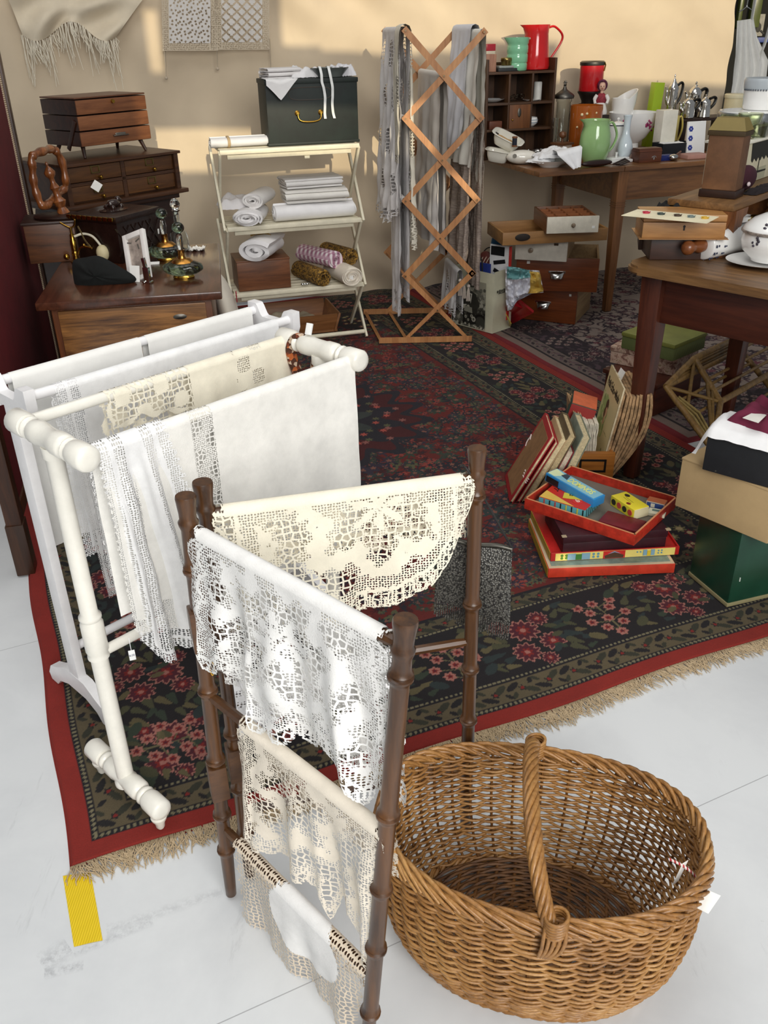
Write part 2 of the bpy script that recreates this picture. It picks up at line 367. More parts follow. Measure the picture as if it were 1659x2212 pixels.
# ------------------------------------------------------------------ rugs
K = P(152, 1885); K.z = 0; E1 = dirv(113.0); E2 = dirv(23.0)
def rgb(h): return np.array([x for x in lin(h)[:3]], dtype=np.float32)
class Canvas:                           # pattern painter: colours laid over a fine mesh
    def __init__(s, W, H, step, col):
        s.W, s.H = W, H; s.nx, s.ny = int(W/step)+1, int(H/step)+1
        s.u = np.linspace(0, W, s.nx, dtype=np.float32); s.v = np.linspace(0, H, s.ny, dtype=np.float32)
        s.c = np.empty((s.ny, s.nx, 3), np.float32); s.c[:] = rgb(col)
    def win(s, x0, x1, y0, y1):
        i0, i1 = np.searchsorted(s.u, [x0, x1]); j0, j1 = np.searchsorted(s.v, [y0, y1])
        return slice(j0, j1), slice(i0, i1), s.u[None, i0:i1], s.v[j0:j1, None]
    def rect(s, x0, x1, y0, y1, col): a, b, _, _ = s.win(x0, x1, y0, y1); s.c[a, b] = rgb(col)
    def blob(s, cx, cy, r, col, n=0, dep=.2, ph=0, sx=1.0, rot=0.0, r0=0.0):
        R = r*max(1, sx)*1.05; a, b, U, W = s.win(cx-R, cx+R, cy-R, cy+R)
        if U.size == 0 or W.size == 0: return
        dx, dy = U-cx, W-cy; ca, sa = math.cos(rot), math.sin(rot); X, Y = (dx*ca+dy*sa)/sx, -dx*sa+dy*ca
        rr = np.sqrt(X*X+Y*Y); lim = r if n == 0 else r*(1-dep+dep*np.cos(n*np.arctan2(Y, X)+ph))
        m = (rr < lim) & (rr >= r0); s.c[a, b][m] = rgb(col)
    def poly(s, pts, col):
        xs_, ys_ = [p[0] for p in pts], [p[1] for p in pts]; a, b, U, W = s.win(min(xs_), max(xs_), min(ys_), max(ys_))
        U = np.broadcast_to(U, (W.shape[0], U.shape[1])); W = np.broadcast_to(W, U.shape); m = np.zeros(U.shape, bool); n = len(pts)
        for i in range(n):
            (x1, y1), (x2, y2) = pts[i], pts[(i+1) % n]
            if y1 == y2: continue
            m ^= ((y1 > W) != (y2 > W)) & (U < (x2-x1)*(W-y1)/(y2-y1)+x1)
        s.c[a, b][m] = rgb(col)
    def line(s, pts, wd, col):
        for (x1, y1), (x2, y2) in zip(pts[:-1], pts[1:]):
            L = math.hypot(x2-x1, y2-y1) or 1e-6; s.blob((x1+x2)/2, (y1+y2)/2, wd, col, sx=max(1, L/2/wd+.4), rot=math.atan2(y2-y1, x2-x1))
    def mesh(s, name, mat, parent, fn):
        U, W = np.meshgrid(s.u, s.v); co = fn(U, W).astype(np.float32).reshape(-1, 3)
        me = bpy.data.meshes.new(name); nx, ny = s.nx, s.ny
        me.vertices.add(nx*ny); me.vertices.foreach_set('co', co.ravel())
        i = (np.arange(ny-1)[:, None]*nx+np.arange(nx-1)[None, :]).ravel()
        f = np.stack([i, i+1, i+nx+1, i+nx], 1).astype(np.int32)
        me.loops.add(f.size); me.loops.foreach_set('vertex_index', f.ravel()); me.polygons.add(len(f))
        me.polygons.foreach_set('loop_start', np.arange(len(f), dtype=np.int32)*4); me.polygons.foreach_set('use_smooth', np.ones(len(f), bool))
        at = me.color_attributes.new('pattern', 'FLOAT_COLOR', 'POINT')
        at.data.foreach_set('color', np.concatenate([s.c, np.ones((ny, nx, 1), np.float32)], 2).ravel()); me.update()
        me.materials.append(mat); o = bpy.data.objects.new(name, me); COL.objects.link(o)
        if parent: o.parent = parent
        return o
    def flat(s, name, mat, parent, o, ex, ey, bend=None):          # flat panel: origin, two directions
        o, ex, ey = (np.array(list(q), np.float32) for q in (o, ex, ey)); nn = np.cross(ex, ey)
        return s.mesh(name, mat, parent, lambda U, W: o+U[..., None]*ex+W[..., None]*ey+(0 if bend is None else bend(U, W)[..., None]*nn))
def border_side(cv, L, cross, put, seed, pal):
    """flowers along one border side; put(s, t) -> (u, v, angle)"""
    rg = random.Random(seed); n = max(1, int(round(L/.24))); st = L/n
    for i in range(n):
        s0 = (i+.5)*st; u, v, a = put(s0, cross/2)
        def at(ds, dt): x, y, _ = put(s0+ds, cross/2+dt); return x, y
        big = i % 2 == 0
        for sg in (-1, 1):                                         # scrolling leaves between the bunches
            for k in range(7):
                ds, dt = sg*(.085+.03*rg.random()), (k-3)*.03+rg.uniform(-.01, .01); x, y = at(ds, dt)
                cv.blob(x, y, .008+.006*rg.random(), rg.choice(pal['leaf']), sx=2.2, rot=a+rg.uniform(-.9, .9), n=3, dep=.15)
        if big:
            for ds, dt, r in ((-.042, -.052, .036), (.045, -.04, .034), (-.005, .03, .042), (-.06, .066, .026), (.058, .06, .028), (.0, -.095, .022)):
                x, y = at(ds, dt)
                cv.blob(x, y, r*1.12, pal['pink'], 11, .12); cv.blob(x, y, r, pal['maroon'], 11, .16); cv.blob(x, y, r*.5, pal['red'], 7, .2); cv.blob(x, y, r*.2, pal['pink'])
            for k in range(6):
                x, y = at(rg.uniform(-.08, .08), rg.uniform(-.09, .09)); cv.blob(x, y, .009, rg.choice(pal['leaf']), sx=2, rot=rg.uniform(0, 3))
        else:
            cv.line([at(0, -.09), at(.005, .0), at(0, .06)], .003, pal['stem'])
            for ds, dt in ((-.055, -.02), (-.03, -.055), (.0, -.02), (.032, -.05), (.058, -.015), (-.03, .018), (.03, .022), (0, .052), (-.052, .05), (.055, .05), (.0, -.085)):
                x, y = at(ds+rg.uniform(-.004, .004), dt); cv.line([at(0, dt-.02), (x, y)], .0018, pal['stem'])
                cv.blob(x, y, .0175, pal['pink'], 7, .13, rg.random()*6); cv.blob(x, y, .0095, pal['red'], 5, .2); cv.blob(x, y, .004, pal['maroon'])
            for ds, dt in ((-.07, .075), (.07, .075), (-.072, -.075), (.075, -.072)):
                x, y = at(ds, dt); cv.blob(x, y, .014, rg.choice(pal['leaf']), sx=1.8, rot=a+ds*9)
def make_rug(W, H, step, bands, pal, border, seed):
    cv = Canvas(W, H, step, bands[0][1]); rg = random.Random(seed)
    for d, c in bands[1:]: cv.rect(d, W-d, d, H-d, c)
    def sides(t0, t1):                                             # the four sides as (length, put)
        tw = t1-t0
        return [(W-2*t0, lambda s, t: (t0+s, t0+t, 0)), (H-2*t0, lambda s, t: (W-t0-t, t0+s, PI/2)), (W-2*t0, lambda s, t: (W-t0-s, H-t0-t, PI)), (H-2*t0, lambda s, t: (t0+t, H-t0-s, -PI/2))], tw
    for t0, t1, kind in border:
        sd, tw = sides(t0, t1)
        for L, put in sd:
            if kind == 'dots':
                for i in range(int(L/.013)): x, y, a = put(i*.013+.006, tw/2); cv.blob(x, y, .0042, pal['dot'])
            elif kind == 'guard':
                for i in range(int(L/.075)):
                    s0 = (i+.5)*.075; f = 1 if i % 2 else -1
                    for ds, dt, r, sx, an, c in ((0, .0, .012, 1, 0, 'dark'), (-.022, .012*f, .009, 2.4, .5*f, 'dark'), (.02, -.013*f, .009, 2.2, -.6*f, 'gleaf'), (.03, .018*f, .006, 2, .9*f, 'dark'), (-.03, -.018*f, .006, 2, .9*f, 'gleaf')):
                        x, y, a = put(s0+ds, tw/2+dt); cv.blob(x, y, r, pal[c], n=5 if sx == 1 else 0, dep=.25, sx=sx, rot=a+an)
                    x, y, a = put(s0, tw/2); cv.blob(x, y, .005, pal['red'])
            elif kind == 'main': border_side(cv, L, tw, put, rg.randint(0, 999), pal)
    return cv, rg
pal = dict(leaf=['2c3529', '403f2b', '232c2c', '544c33'], pink='935f55', maroon='451520', red='701c19', stem='5c553c', dot='6f6850', dark='181517', gleaf='2d2d22')
cv, rg = make_rug(2.40, 3.72, .0032, [(0, '7d2018'), (.048, '141117'), (.062, '544a36'), (.128, '141117'), (.144, '171316'), (.372, '141117'), (.386, '4a4230'), (.43, '141117'), (.442, '571814')],
                  pal, [(.049, .061, 'dots'), (.062, .128, 'guard'), (.129, .143, 'dots'), (.144, .372, 'main'), (.373, .385, 'dots'), (.386, .43, 'guard')], 3)
# field: red ground with scattered dark sprays, medallion and corner pieces
x0, x1, y0, y1 = .442, 2.4-.442, .442, 3.72-.442; cx, cy = 1.2, 1.86
def mirrored(fx, fy, fn):
    for sx in (-1, 1):
        for sy in (-1, 1): fn(cx+sx*fx, cy+sy*fy, sx, sy)
def corner(u, v, sx, sy):
    pts = [(u, v)]
    for k in range(17):
        a = k/16*PI/2; r = .34*(1+.10*math.cos(a*12)); pts.append((u-sx*r*math.cos(a), v-sy*r*math.sin(a)))
    cv.poly(pts, '211b20')
    for k in range(26):
        a = rg.random()*PI/2; r = .3*math.sqrt(rg.random()); x, y = u-sx*r*math.cos(a), v-sy*r*math.sin(a); R = .012+.014*rg.random()
        cv.blob(x, y, R, rg.choice(['7a4a44', '3d4a37', '5c1a24', '6b6544']), rg.choice([5, 6, 8]), .25); cv.blob(x, y, R*.45, '9c8a66')
mirrored(x1-cx, y1-cy, corner)
for k in range(1250):
    fx, fy = rg.random()*(x1-cx-.02), rg.random()*(y1-cy-.02); r = .012+.02*rg.random()**2; n = rg.choice([5, 6, 8, 9]); c = rg.choice(['1c1a22', '1c1a22', '2b2230', '24302f', '4b4a33', '7a332c', '3a1013', '2a3328']); an = rg.random()*3; el = rg.choice([1, 1, 1.8, 2.2])
    if (x1-cx-fx)**2+(y1-cy-fy)**2 < .34**2: continue
    def one_(u, v, sx, sy, r=r, n=n, c=c, an=an, el=el):
        cv.blob(u, v, r, c, n, .28, sx=el, rot=an*sx*sy); cv.blob(u, v, r*.42, '6f463b' if c[0] in '12' else '1c1a22', 5, .2)
    mirrored(fx, fy, one_)
for k in range(90):
    fx, fy = rg.random()*(x1-cx-.06), rg.random()*(y1-cy-.06); a = rg.random()*6; pts = [(fx, fy)]
    for j in range(5): a += rg.uniform(-.9, .9); pts.append((pts[-1][0]+.028*math.cos(a), pts[-1][1]+.028*math.sin(a)))
    mirrored(0, 0, lambda u, v, sx, sy: cv.line([(cx+sx*p[0], cy+sy*p[1]) for p in pts], .0028, '1c1a22'))
for r, c, n, d in ((.46, '1d1a22', 16, .10), (.41, '3d1013', 16, .10), (.34, '1d1a22', 12, .14), (.22, '2e3331', 8, .2), (.15, '571814', 8, .2), (.07, '1d1a22', 8, .2)): cv.blob(cx, cy, r, c, n, d)
for k in range(64):
    a = k/64*2*PI; r = .27+.06*(k % 3 == 0)-.05*(k % 2); cv.blob(cx+r*math.cos(a), cy+r*math.sin(a), .017, ['7a4a44', '4b4a33', '96433a'][k % 3], 6, .25)
MR = attr_mat('red_rug_pile', .95, .5)
rug = T('oriental_rug', 'large red and black floral oriental rug with a plain red edge on the white floor', 'rug', K, 23)
def rug_surf(U, W, w_, h_):
    z = .0085+.002*np.sin(U*5.1+W*2.2)*np.sin(W*3.7)
    ed = np.minimum(np.minimum(U, w_-U), np.minimum(W, h_-W)); z = np.where(ed < .004, .0005, z)
    off = .006*np.sin(U*9+1)*np.clip(1-W/.3, 0, 1); return np.stack([U+.004*np.sin(W*11)*np.clip(1-U/.3, 0, 1), W+off, z], -1)
cv.mesh('pile', MR, rug.o, lambda U, W: rug_surf(U, W, 2.40, 3.72))
b = B(180)
for i in range(640):
    u = .004+2.39*i/639; cl = .3*math.sin(u*31)+.5*noise.noise((u*6, 0, 0))
    for k in range(3):
        a = -PI/2+cl+rnd.uniform(-.35, .35); L = rnd.uniform(.028, .06)*(1+.25*noise.noise((u*4, 5, 0))); y = .006*math.sin(u*9+1)+.003; p = Vector((u+rnd.uniform(-.002, .002), y, .006)); pts = [p]
        for j in range(4): a += rnd.uniform(-.4, .4); p = p+Vector((math.cos(a), math.sin(a), 0))*L/4; pts.append(Vector((p.x, p.y, .002+.0045*rnd.random())))
        b.tube(pts, [.0014, .0013, .0012, .0011, .0008], 4)
rug.p('fringe', b, cloth('bba686', .95), 'beige knotted fringe', kind='stuff')
pal2 = dict(leaf=['2c2226', '4a3a40', '3a3034'], pink='85756d', maroon='3a2228', red='6e4c4c', stem='2c2226', dot='a89a8c', dark='2c2226', gleaf='5a464a')
cv, rg = make_rug(1.95, 2.75, .0045, [(0, '6d1c22'), (.03, '75635a'), (.075, '1e191c'), (.09, '655852'), (.16, '1e191c'), (.175, '2a2126'), (.36, '85776e')], pal2, [(.09, .16, 'guard'), (.175, .36, 'main')], 9)
for k in range(700):
    u, v = rg.uniform(.37, 1.58), rg.uniform(.37, 2.38); a = rg.random()*6; x, y = u, v; pts = [(x, y)]
    for j in range(7): a += .55*(1 if k % 2 else -1); x += .02*math.cos(a); y += .02*math.sin(a); pts.append((x, y))
    cv.line(pts, .0062, rg.choice(['2c2228', '3b2a31', '4a3138'])); cv.blob(u, v, .016+.016*rg.random(), rg.choice(['2c2228', '5d3038', '3b2a31', '6f5a52']), rg.choice([5, 7]), .3)
rug2 = T('patterned_rug', 'taupe and dark purple scrolled rug with red edge under the back tables', 'rug', K+E2*2.4+E1*1.05, 23)
cv.mesh('pile', attr_mat('taupe_rug_pile', .95, .5), rug2.o, lambda U, W: rug_surf(U, W, 1.95, 2.75))

# ------------------------------------------------------------------ textiles pinned to the fabric wall
def wp(px, py, off=.05): return wpt(px, py)+WN*off
LINW = None
# ------------------------------------------------------------------ cloth over a rail
def interp(lst, t):
    for a, b_ in zip(lst[:-1], lst[1:]):
        if t <= b_[0]: k = (t-a[0])/max(1e-6, b_[0]-a[0]); return [a[i]+(b_[i]-a[i])*k for i in range(1, len(a))]
    return list(lst[-1][1:])
def drape(a, b_, s0, s1, outline, back=.2, r=.012, amp=.008, nf=5, seed=0, reg=None, step=.005, sag=0, flare=0.0, side=1, thick=.0):
    """sheet laid over the rail a-b; outline = [(t, px, py) or (t, s, drop)] of the front hem; returns a builder"""
    a, b_ = Vector(a), Vector(b_); L = (b_-a).length; e = (b_-a)/L; nrm = Vector((e.y, -e.x, 0)).normalized()*side
    ol = []
    for t, x, y in outline:
        if x > 3: q = PL(x, y, a, b_); ol.append((t, (q-a).dot(Vector((e.x, e.y, 0)).normalized()), (a.z+e.z*(q-a).dot(e))-q.z))
        else: ol.append((t, x, y))
    n = max(8, int((s1-s0)/step)); mx = max(o[2] for o in ol); m = max(6, int(mx/step)); mb = max(4, int(back/step/1.5)) if back else 0
    rows, uvs, at = [], [], []
    def fold(t, d, k):
        f = math.sin(2*PI*nf*t+seed+.6*math.sin(5*t+seed)+1.3*noise.noise((t*3, d*4, seed)))+.5*math.sin(2*PI*nf*2.3*t+seed*2)
        return amp*k*f*min(1, d/.12)+amp*.6*noise.noise((t*6+seed, d*14, seed))*min(1, d/.03)
    for j in range(-mb, m+1+4):
        pr, ur, ar = [], [], []
        for i in range(n+1):
            t = i/n; sb, dr = interp(ol, t); st = s0+(s1-s0)*t
            if j < 0:   # behind the rail
                d = back*(-j)/mb; s = st; off = -r-.002-abs(fold(t, d, .7)); z = -d; pl_ = -d-PI*r/2; dd = None
            elif j < 4: # over the top
                g = PI*(1-j/4*.999); s = st; off = r*math.cos(g); z = r*math.sin(g); pl_ = -r*g*.5; dd = 0
            else:
                k = (j-4)/m; d = dr*k; s = st+(sb-st)*k; off = r+.001+fold(t, d, 1.0)*(.4+k)+flare*d; z = -d; pl_ = d; dd = d
            p = a+e*s+nrm*off+Vector((0, 0, z-sag*4*t*(1-t))); pr.append(p); ur.append((s, pl_))
            ar.append(0.0 if reg is None else reg(s, pl_, min(t, 1-t)*(s1-s0), (dr-dd) if dd is not None else ((back-(-z) if j < 0 else 9)), t))
        rows.append(pr); uvs.append(ur); at.append(ar)
    q = B(180); q.grid(rows, uvs, {'reg': at}); return q
def doily(c=((.2, .15),), rings=.075, edge=.03, scal=.05, cut=.014, pet=8, thr=(.25, -.35), phase=0):
    def f(s, d, es, eb, t):
        if -.016 < d < .004 and es > .02: return 0.0
        ee = min(es, eb); ar = s*1.0 if eb < es else d; fan = abs(math.sin(PI*ar/scal)); e2 = ee-cut*(1-fan**.6)
        if e2 < 0: return 3.0
        if e2 < .0038: return 0.0
        if e2 < edge*.5: return 0.0 if (ar/scal*9 % 1) < .30 else (2.0 if fan > .35 else 1.0)
        if e2 < edge*.62: return 0.0
        if e2 < edge: return 1.0
        rr, th = min(((math.hypot(s-x, d-y), math.atan2(d-y, s-x)) for x, y in c), key=lambda q: q[0])
        m = math.sin(2*PI*rr/rings+phase+1.2*math.sin(pet*th))
        m += .55*math.sin(2*PI*s/.031)*math.sin(2*PI*d/.033+s*20)
        v_ = 0.0 if m > thr[0] else (1.0 if m > thr[1] else 2.0)
        return min(v_, 1.0) if d < .02 else v_
    return f
WHITE = paint('efece2', .32, .03, 20, 0, .25); LINEN = cloth('f1f0ec'); LINEN2 = cloth('efede6'); CREAM = cloth('ece5d3')
LW = lace('f8f7f4', .0046, .0115); LC = lace('f3ecd8', .0046, .0125); LE = lace('f1e7d6', .0046, .0115); LB = lace('e6d6c0', .0056, .0095)
LF = lace('f3f3f3', .0042, .010)
# ------------------------------------------------------------------ white turned towel rack
O1 = Vector((-.547, 1.318, .0105)); A46 = 46
r1 = T('towel_rack', 'glossy white towel rack with turned posts, standing in front of the flat white rack', 'towel rack', O1, A46)
BEAD = [(.010, 0), (.019, .006), (.0225, .025), (.0225, .16), (.0205, .19), (.0125, .2), (.0125, .205), (.018, .215), (.0205, .235), (.018, .255), (.0125, .266), (.0125, .27), (.019, .285), (.0215, .31), (.0215, .40), (.0195, .43), (.0195, .57), (.0215, .60), (.0215, .69), (.019, .715), (.0125, .73), (.0125, .734), (.018, .745), (.0205, .765), (.018, .785), (.0125, .795), (.0125, .80), (.0205, .81), (.0225, .84), (.0225, .975), (.019, .994), (.010, 1)]
L1, H1 = .605, .83
for x in (0, L1):
    b = B(50); b.rod((x, -.125, H1), (x, .125, H1), BEAD, seg=20); r1.p('end_bar', b, WHITE)
    b = B(50); b.rod((x, 0, .05), (x, 0, H1-.012), [(.0235, 0), (.0235, .012), (.0185, .02), (.0172, .03), (.0165, .4), (.0165, .425), (.0205, .428), (.0205, .435), (.0185, .442), (.0215, .45), (.0215, .53), (.0185, .54), (.021, .545), (.021, .552), (.016, .56), (.0155, .97), (.019, .975), (.019, 1)], seg=20)
    r1.p('post', b, WHITE)
    b = B(50); b.rod((x, -.135, .062), (x, .135, .062), BEAD, seg=20)
    ft = r1.p('foot', b, WHITE, 'turned white foot with chipped ends')
    for y in (-.112, .112):
        b = B(50); b.lathe([(.006, .0005), (.009, .006), (.0105, .018), (.015, .026), (.0165, .032), (.011, .036), (.017, .042), (.013, .05)], (x, y, 0), 16); r1.p('peg_foot', b, WHITE, parent=ft)
for y, z, rr in ((-.1, H1, .0105), (.1, H1, .0105), (0, .385, .0105)):
    b = B(50); b.rod((.005, y, z), (L1-.005, y, z), r=rr, seg=14); r1.p('rail' if z > .5 else 'stretcher', b, WHITE)
def r1w(x, y, z): return r1.M @ Vector((x, y, z))
# front tablecloth with lace insets
ra, rb = r1w(0, -.1, H1), r1w(L1, -.1, H1)
def front_reg(s, d, es, eb, t):
    if d < -.02 : return 0.0
    if s < .03 or eb < .03: return 3.0 if min(s-.02 if s < .03 else 9, eb) < .006*(.5+.5*math.cos(2*PI*(d if s < .03 else s)/.014)) else 1.0
    if s < .052: return 0.0
    if s < .078: return 1.0
    if .20 < s < .245: return 1.0 if abs(s-.222-.012*math.sin(2*PI*d/.06)) < .013 else (2.0 if d < .3 else 0.0)
    if eb < .07 and s < .25: return 1.0
    if abs(s-.272) < .0012: return 1.0
    return 0.0
t = T('tablecloth', 'large white linen tablecloth with lace insets on the front rail of the turned rack', 'tablecloth', ra+(rb-ra)*.5)
t.w('sheet', drape(ra, rb, .02, .595, [(0, .02, .35), (.2, .14, .41), (.4, .25, .41), (1, .595, .41)], back=.33, amp=.004, nf=2.2, seed=1, reg=front_reg, step=.004), lace('f4f2ec', .0036, .009))
def bord(s, d, es, eb, t):
    ee = min(es, eb)
    if ee < .007*(.5+.5*math.cos(2*PI*(s if eb < es else d)/.016)): return 3.0
    if ee < .024: return 1.0
    if .03 < ee < .05: return 1.0
    return 0.0
t.w('lace_edging', drape(ra, rb, .015, .15, [(0, .03, .37), (.25, .07, .445), (.7, .17, .44), (1, .24, .42)], back=.25, r=.016, amp=.011, nf=2.6, seed=4, reg=bord, step=.003), LF, 'gathered lace edging folded over the rail')
q0 = Vector(PL(278, 1378, ra, rb)); b = B(); b.tube([q0, q0-Vector((0, 0, .028))], .0006, 5)
pt = T('price_tag', 'tiny white price tag on a string below the lace tablecloth edge', 'tag', q0-Vector((0, 0, .05)))
pt.w('string', b, cloth('f3f3f3')); b = B(); b.box((0, 0, .011), (.0115, .0012, .022), 20, .0004); pt.p('card', b, paint('f4f4f2', .6)); 
tb = text_mesh('8,00', .006, .0002, Matrix.Translation((0, -.0008, .011)) @ Euler((PI/2, 0, math.radians(20))).to_matrix().to_4x4()); pt.p('lettering', tb, paint('4a4f6a', .6))
# cream lace piece on the rear rail of the turned rack
ra, rb = r1w(0, .1, H1), r1w(L1, .1, H1)
def cream_reg(s, d, es, eb, t):
    e = min(es, eb)
    if t < .42:
        if e < .012*(.5+.5*math.cos(2*PI*(s if eb < es else d)/.055)): return 3.0
        if e < .014: return 0.0
        u = math.sin(s*75)*math.sin(d*80+1)
        return 0.0 if u > .3 else 2.0
    if t < .66: return 0.0
    return 0.0 if math.sin(s*90)*math.sin(d*90) > -.1 or t > .83 else 1.0
onew('lace_runner', drape(ra, rb, .15, .60, [(0, .15, .075), (.2, .22, .06), (.42, .34, .085), (.6, .43, .11), (.8, .51, .075), (1, .6, .09)], back=.14, amp=.004, nf=4, seed=2, reg=cream_reg, step=.003), LC,
     'cream lace runner over the rear rail of the turned white rack', 'runner')
# knitted strap looped round the right end
ce = r1w(L1, .055, H1); b = B(180); pts = []
for k in range(40):
    a = 2*PI*k/40; pts.append(ce+Vector((.022*math.cos(a)+.008*math.sin(2*a), -.012*math.cos(a), -.03+.062*math.sin(a)-.016)))
b.tube(pts, .0125, 10, True, .55)
q = N('knitted_orange_brown'); vv = q.n('TexVoronoi', Scale=130.0); q.l(q.coord(), vv.inputs['Vector'])
q.base(q.ramp(vv.outputs['Color'], [(.2, lin('4d2c1c')), (.42, lin('b5602f')), (.6, lin('c9b199')), (.8, lin('7a3a22'))], 'CONSTANT'), .9); q.bump(vv.outputs['Distance'], .9, .003)
onew('knitted_strap', b, q.m, 'knitted orange and brown strap looped over the right end of the turned rack', 'strap')
p0 = r1w(L1, .03, H1+.024); b = B(); b.box((0, 0, .012), (.006, .014, .024), 20, .001, 0, 24)
one('strap_tag', b, paint('f5f5f3', .6), 'small white paper tag standing on the right end of the turned rack', 'tag', p0, 40)
# ------------------------------------------------------------------ flat white towel rack behind
O2 = Vector((-.735, 1.63, .0105)); L2 = .68
WF = paint('f0eff0', .4, .03, 15, 0, .15)
r2 = T('towel_rack', 'flat board white towel rack with S-curved brackets, behind the turned white rack', 'towel rack', O2, A46)
def lobes(y0, y1, up, th):                                         # bracket outline: two raised ends and a dipped waist
    top, bot = [], []
    for k in range(33):
        t = k/32; y = y0+(y1-y0)*t; e = min(t, 1-t)*2
        top.append((y, up*(1 if e < .34 else (.5+.5*math.cos(PI*min(1, (e-.34)/.3)))*1)))
        bot.append((y, -th+(th*.75*(1-min(1, e/.2))**2)+(.008 if e > .5 else 0)))
    return top+bot[::-1]
RZ = Matrix(((0, 0, 1, 0), (1, 0, 0, 0), (0, 1, 0, 0), (0, 0, 0, 1)))   # (x,y,z) outline -> yz plane
for x in (0, L2):
    b = B(35); b.prism(lobes(-.085, .085, .03, .032), x-.011, x+.011, RZ); b.xf(Matrix.Translation((0, 0, .79))); r2.p('bracket', b, WF)
    b = B(35); b.box((x, 0, .415), (.022, .044, .71), 0, .004); b.box((x+.0105*(1 if x == 0 else -1), 0, .415), (.004, .018, .7), 0, .0015); r2.p('post', b, WF)
    prof = [(-.135, .001), (-.105, .001), (-.085, .022), (-.04, .038), (.04, .038), (.085, .022), (.105, .001), (.135, .001), (.142, .02), (.125, .048), (.09, .062), (.045, .085), (-.045, .085), (-.09, .062), (-.125, .048), (-.142, .02)]
    b = B(35); b.prism(prof, x-.012, x+.012, RZ); r2.p('foot', b, WF, 'S-curved white foot')
for y in (-.065, .065):
    b = B(50); b.rod((0, y, .80), (L2, y, .80), r=.0105, seg=14); r2.p('rail', b, WF)
for z in (.16,):
    b = B(50); b.rod((0, 0, z), (L2, 0, z), r=.0105, seg=14); r2.p('stretcher', b, WF)
def r2w(x, y, z): return r2.M @ Vector((x, y, z))
ra, rb = r2w(0, .065, .80), r2w(L2, .065, .80)
onew('linen_towel', drape(ra, rb, .03, .335, [(0, .03, .4), (1, .335, .4)], .38, amp=.003, nf=1.5, seed=3), LINEN, 'plain white linen towel, left one on the rearmost rail of the flat rack', 'towel', 'towels on the rearmost rail')
onew('linen_towel', drape(ra, rb, .352, .655, [(0, .352, .42), (1, .655, .42)], .4, amp=.003, nf=1.5, seed=5), LINEN, 'plain white linen towel, right one on the rearmost rail of the flat rack', 'towel', 'towels on the rearmost rail')
ra, rb = r2w(0, -.065, .80), r2w(L2, -.065, .80)
def r3reg(s, d, es, eb, t):
    if t > .25: return 0.0
    e = min(s-.055, eb)
    if e < .006*(.5+.5*math.cos(2*PI*(d+s)/.014)): return 3.0
    return 1.0 if e < .05 and not .024 < e < .03 else 0.0
onew('lace_edged_cloth', drape(ra, rb, .055, .63, [(0, .075, .5), (.15, .15, .52), (1, .63, .44)], .4, amp=.006, nf=3.3, seed=8, reg=r3reg, step=.004), LF, 'white lace-edged cloth on the front rail of the flat rack', 'cloth')
# ------------------------------------------------------------------ bamboo clothes horse
BAM = wood('28170c', '65401f', 'Z', 1.0, .35, .25); BAMX = wood('38200f', '64401f', 'X', 1, .4, .2)
pLa, pLb = Vector((-.302, 1.085, 0)), Vector((-.279, 1.085, .852)); pMa, pMb = Vector((-.272, 1.128, 0)), Vector((-.262, 1.125, .853))
pRa, pRb = Vector((-.045, .80, 0)), Vector((.022, .80, .838)); pBa, pBb = Vector((.150, 1.223, 0)), Vector((.146, 1.223, .852))
bh = T('clothes_horse', 'dark bamboo folding clothes horse in two hinged panels, hung with crochet', 'clothes horse', (-.1, 1.05, 0))
def bamboo(a, b_, nodes, r=.0122):
    L = (b_-a).length; pr = [(.004, 0), (r*.8, .008), (r*.86, .04)]; cur = .04
    ts = sorted(nodes)
    for z in ts:
        t = z/L; k = 1.0 if z > .1 else .9
        pr += [(r*k*.98, t-.018), (r*1.06, t-.010), (r*1.34, t-.006), (r*1.36, t-.002), (r*1.05, t+.001), (r*1.28, t+.005), (r*1.04, t+.011), (r, t+.02)]
    pr = [p for p in pr if p[1] < .93]; pr.sort(key=lambda p: p[1])
    pr += [(r*.97, .935), (r*1.2, .945), (r*1.24, .951), (r*1.02, .956), (r*1.05, .968), (r*1.22, .99), (r*1.26, .996), (r*1.18, 1)]
    q = B(50); q.rod(a, b_, pr, seg=18); return q
posts = []
for a, b_, nd in ((pLa, pLb, (.13, .22, .35, .5, .73)), (pMa, pMb, (.12, .24, .37, .52, .74)), (pRa, pRb, (.10, .255, .385, .53, .76)), (pBa, pBb, (.11, .3, .42, .56, .77))):
    posts.append(bh.w('post', bamboo(a, b_, nd), BAM))
for z in (.30, .62):                                               # hinge blocks between the left posts
    for a, b_ in ((pLa, pLb), (pMa, pMb)):
        c = a.lerp(b_, z/.85); b = B(30); b.box(c, (.031, .031, .075), 20, .003); bh.w('hinge_block', b, BAMX)
def onp(a, b_, z): return a.lerp(b_, z/b_.z)
for z in (.80, .49, .185):
    b = B(30); b.rod(onp(pLa, pLb, z), onp(pRa, pRb, z), [(.006, 0), (.0085, .06), (.0085, .94), (.006, 1)], seg=8); bh.w('rail', b, BAMX)
for z in (.80, .48, .18):
    b = B(30); b.rod(onp(pMa, pMb, z), onp(pBa, pBb, z), [(.006, 0), (.0085, .06), (.0085, .94), (.006, 1)], seg=8); bh.w('rail', b, BAMX)
A_, B_ = onp(pLa, pLb, .80), onp(pRa, pRb, .80); LA = (B_-A_).length
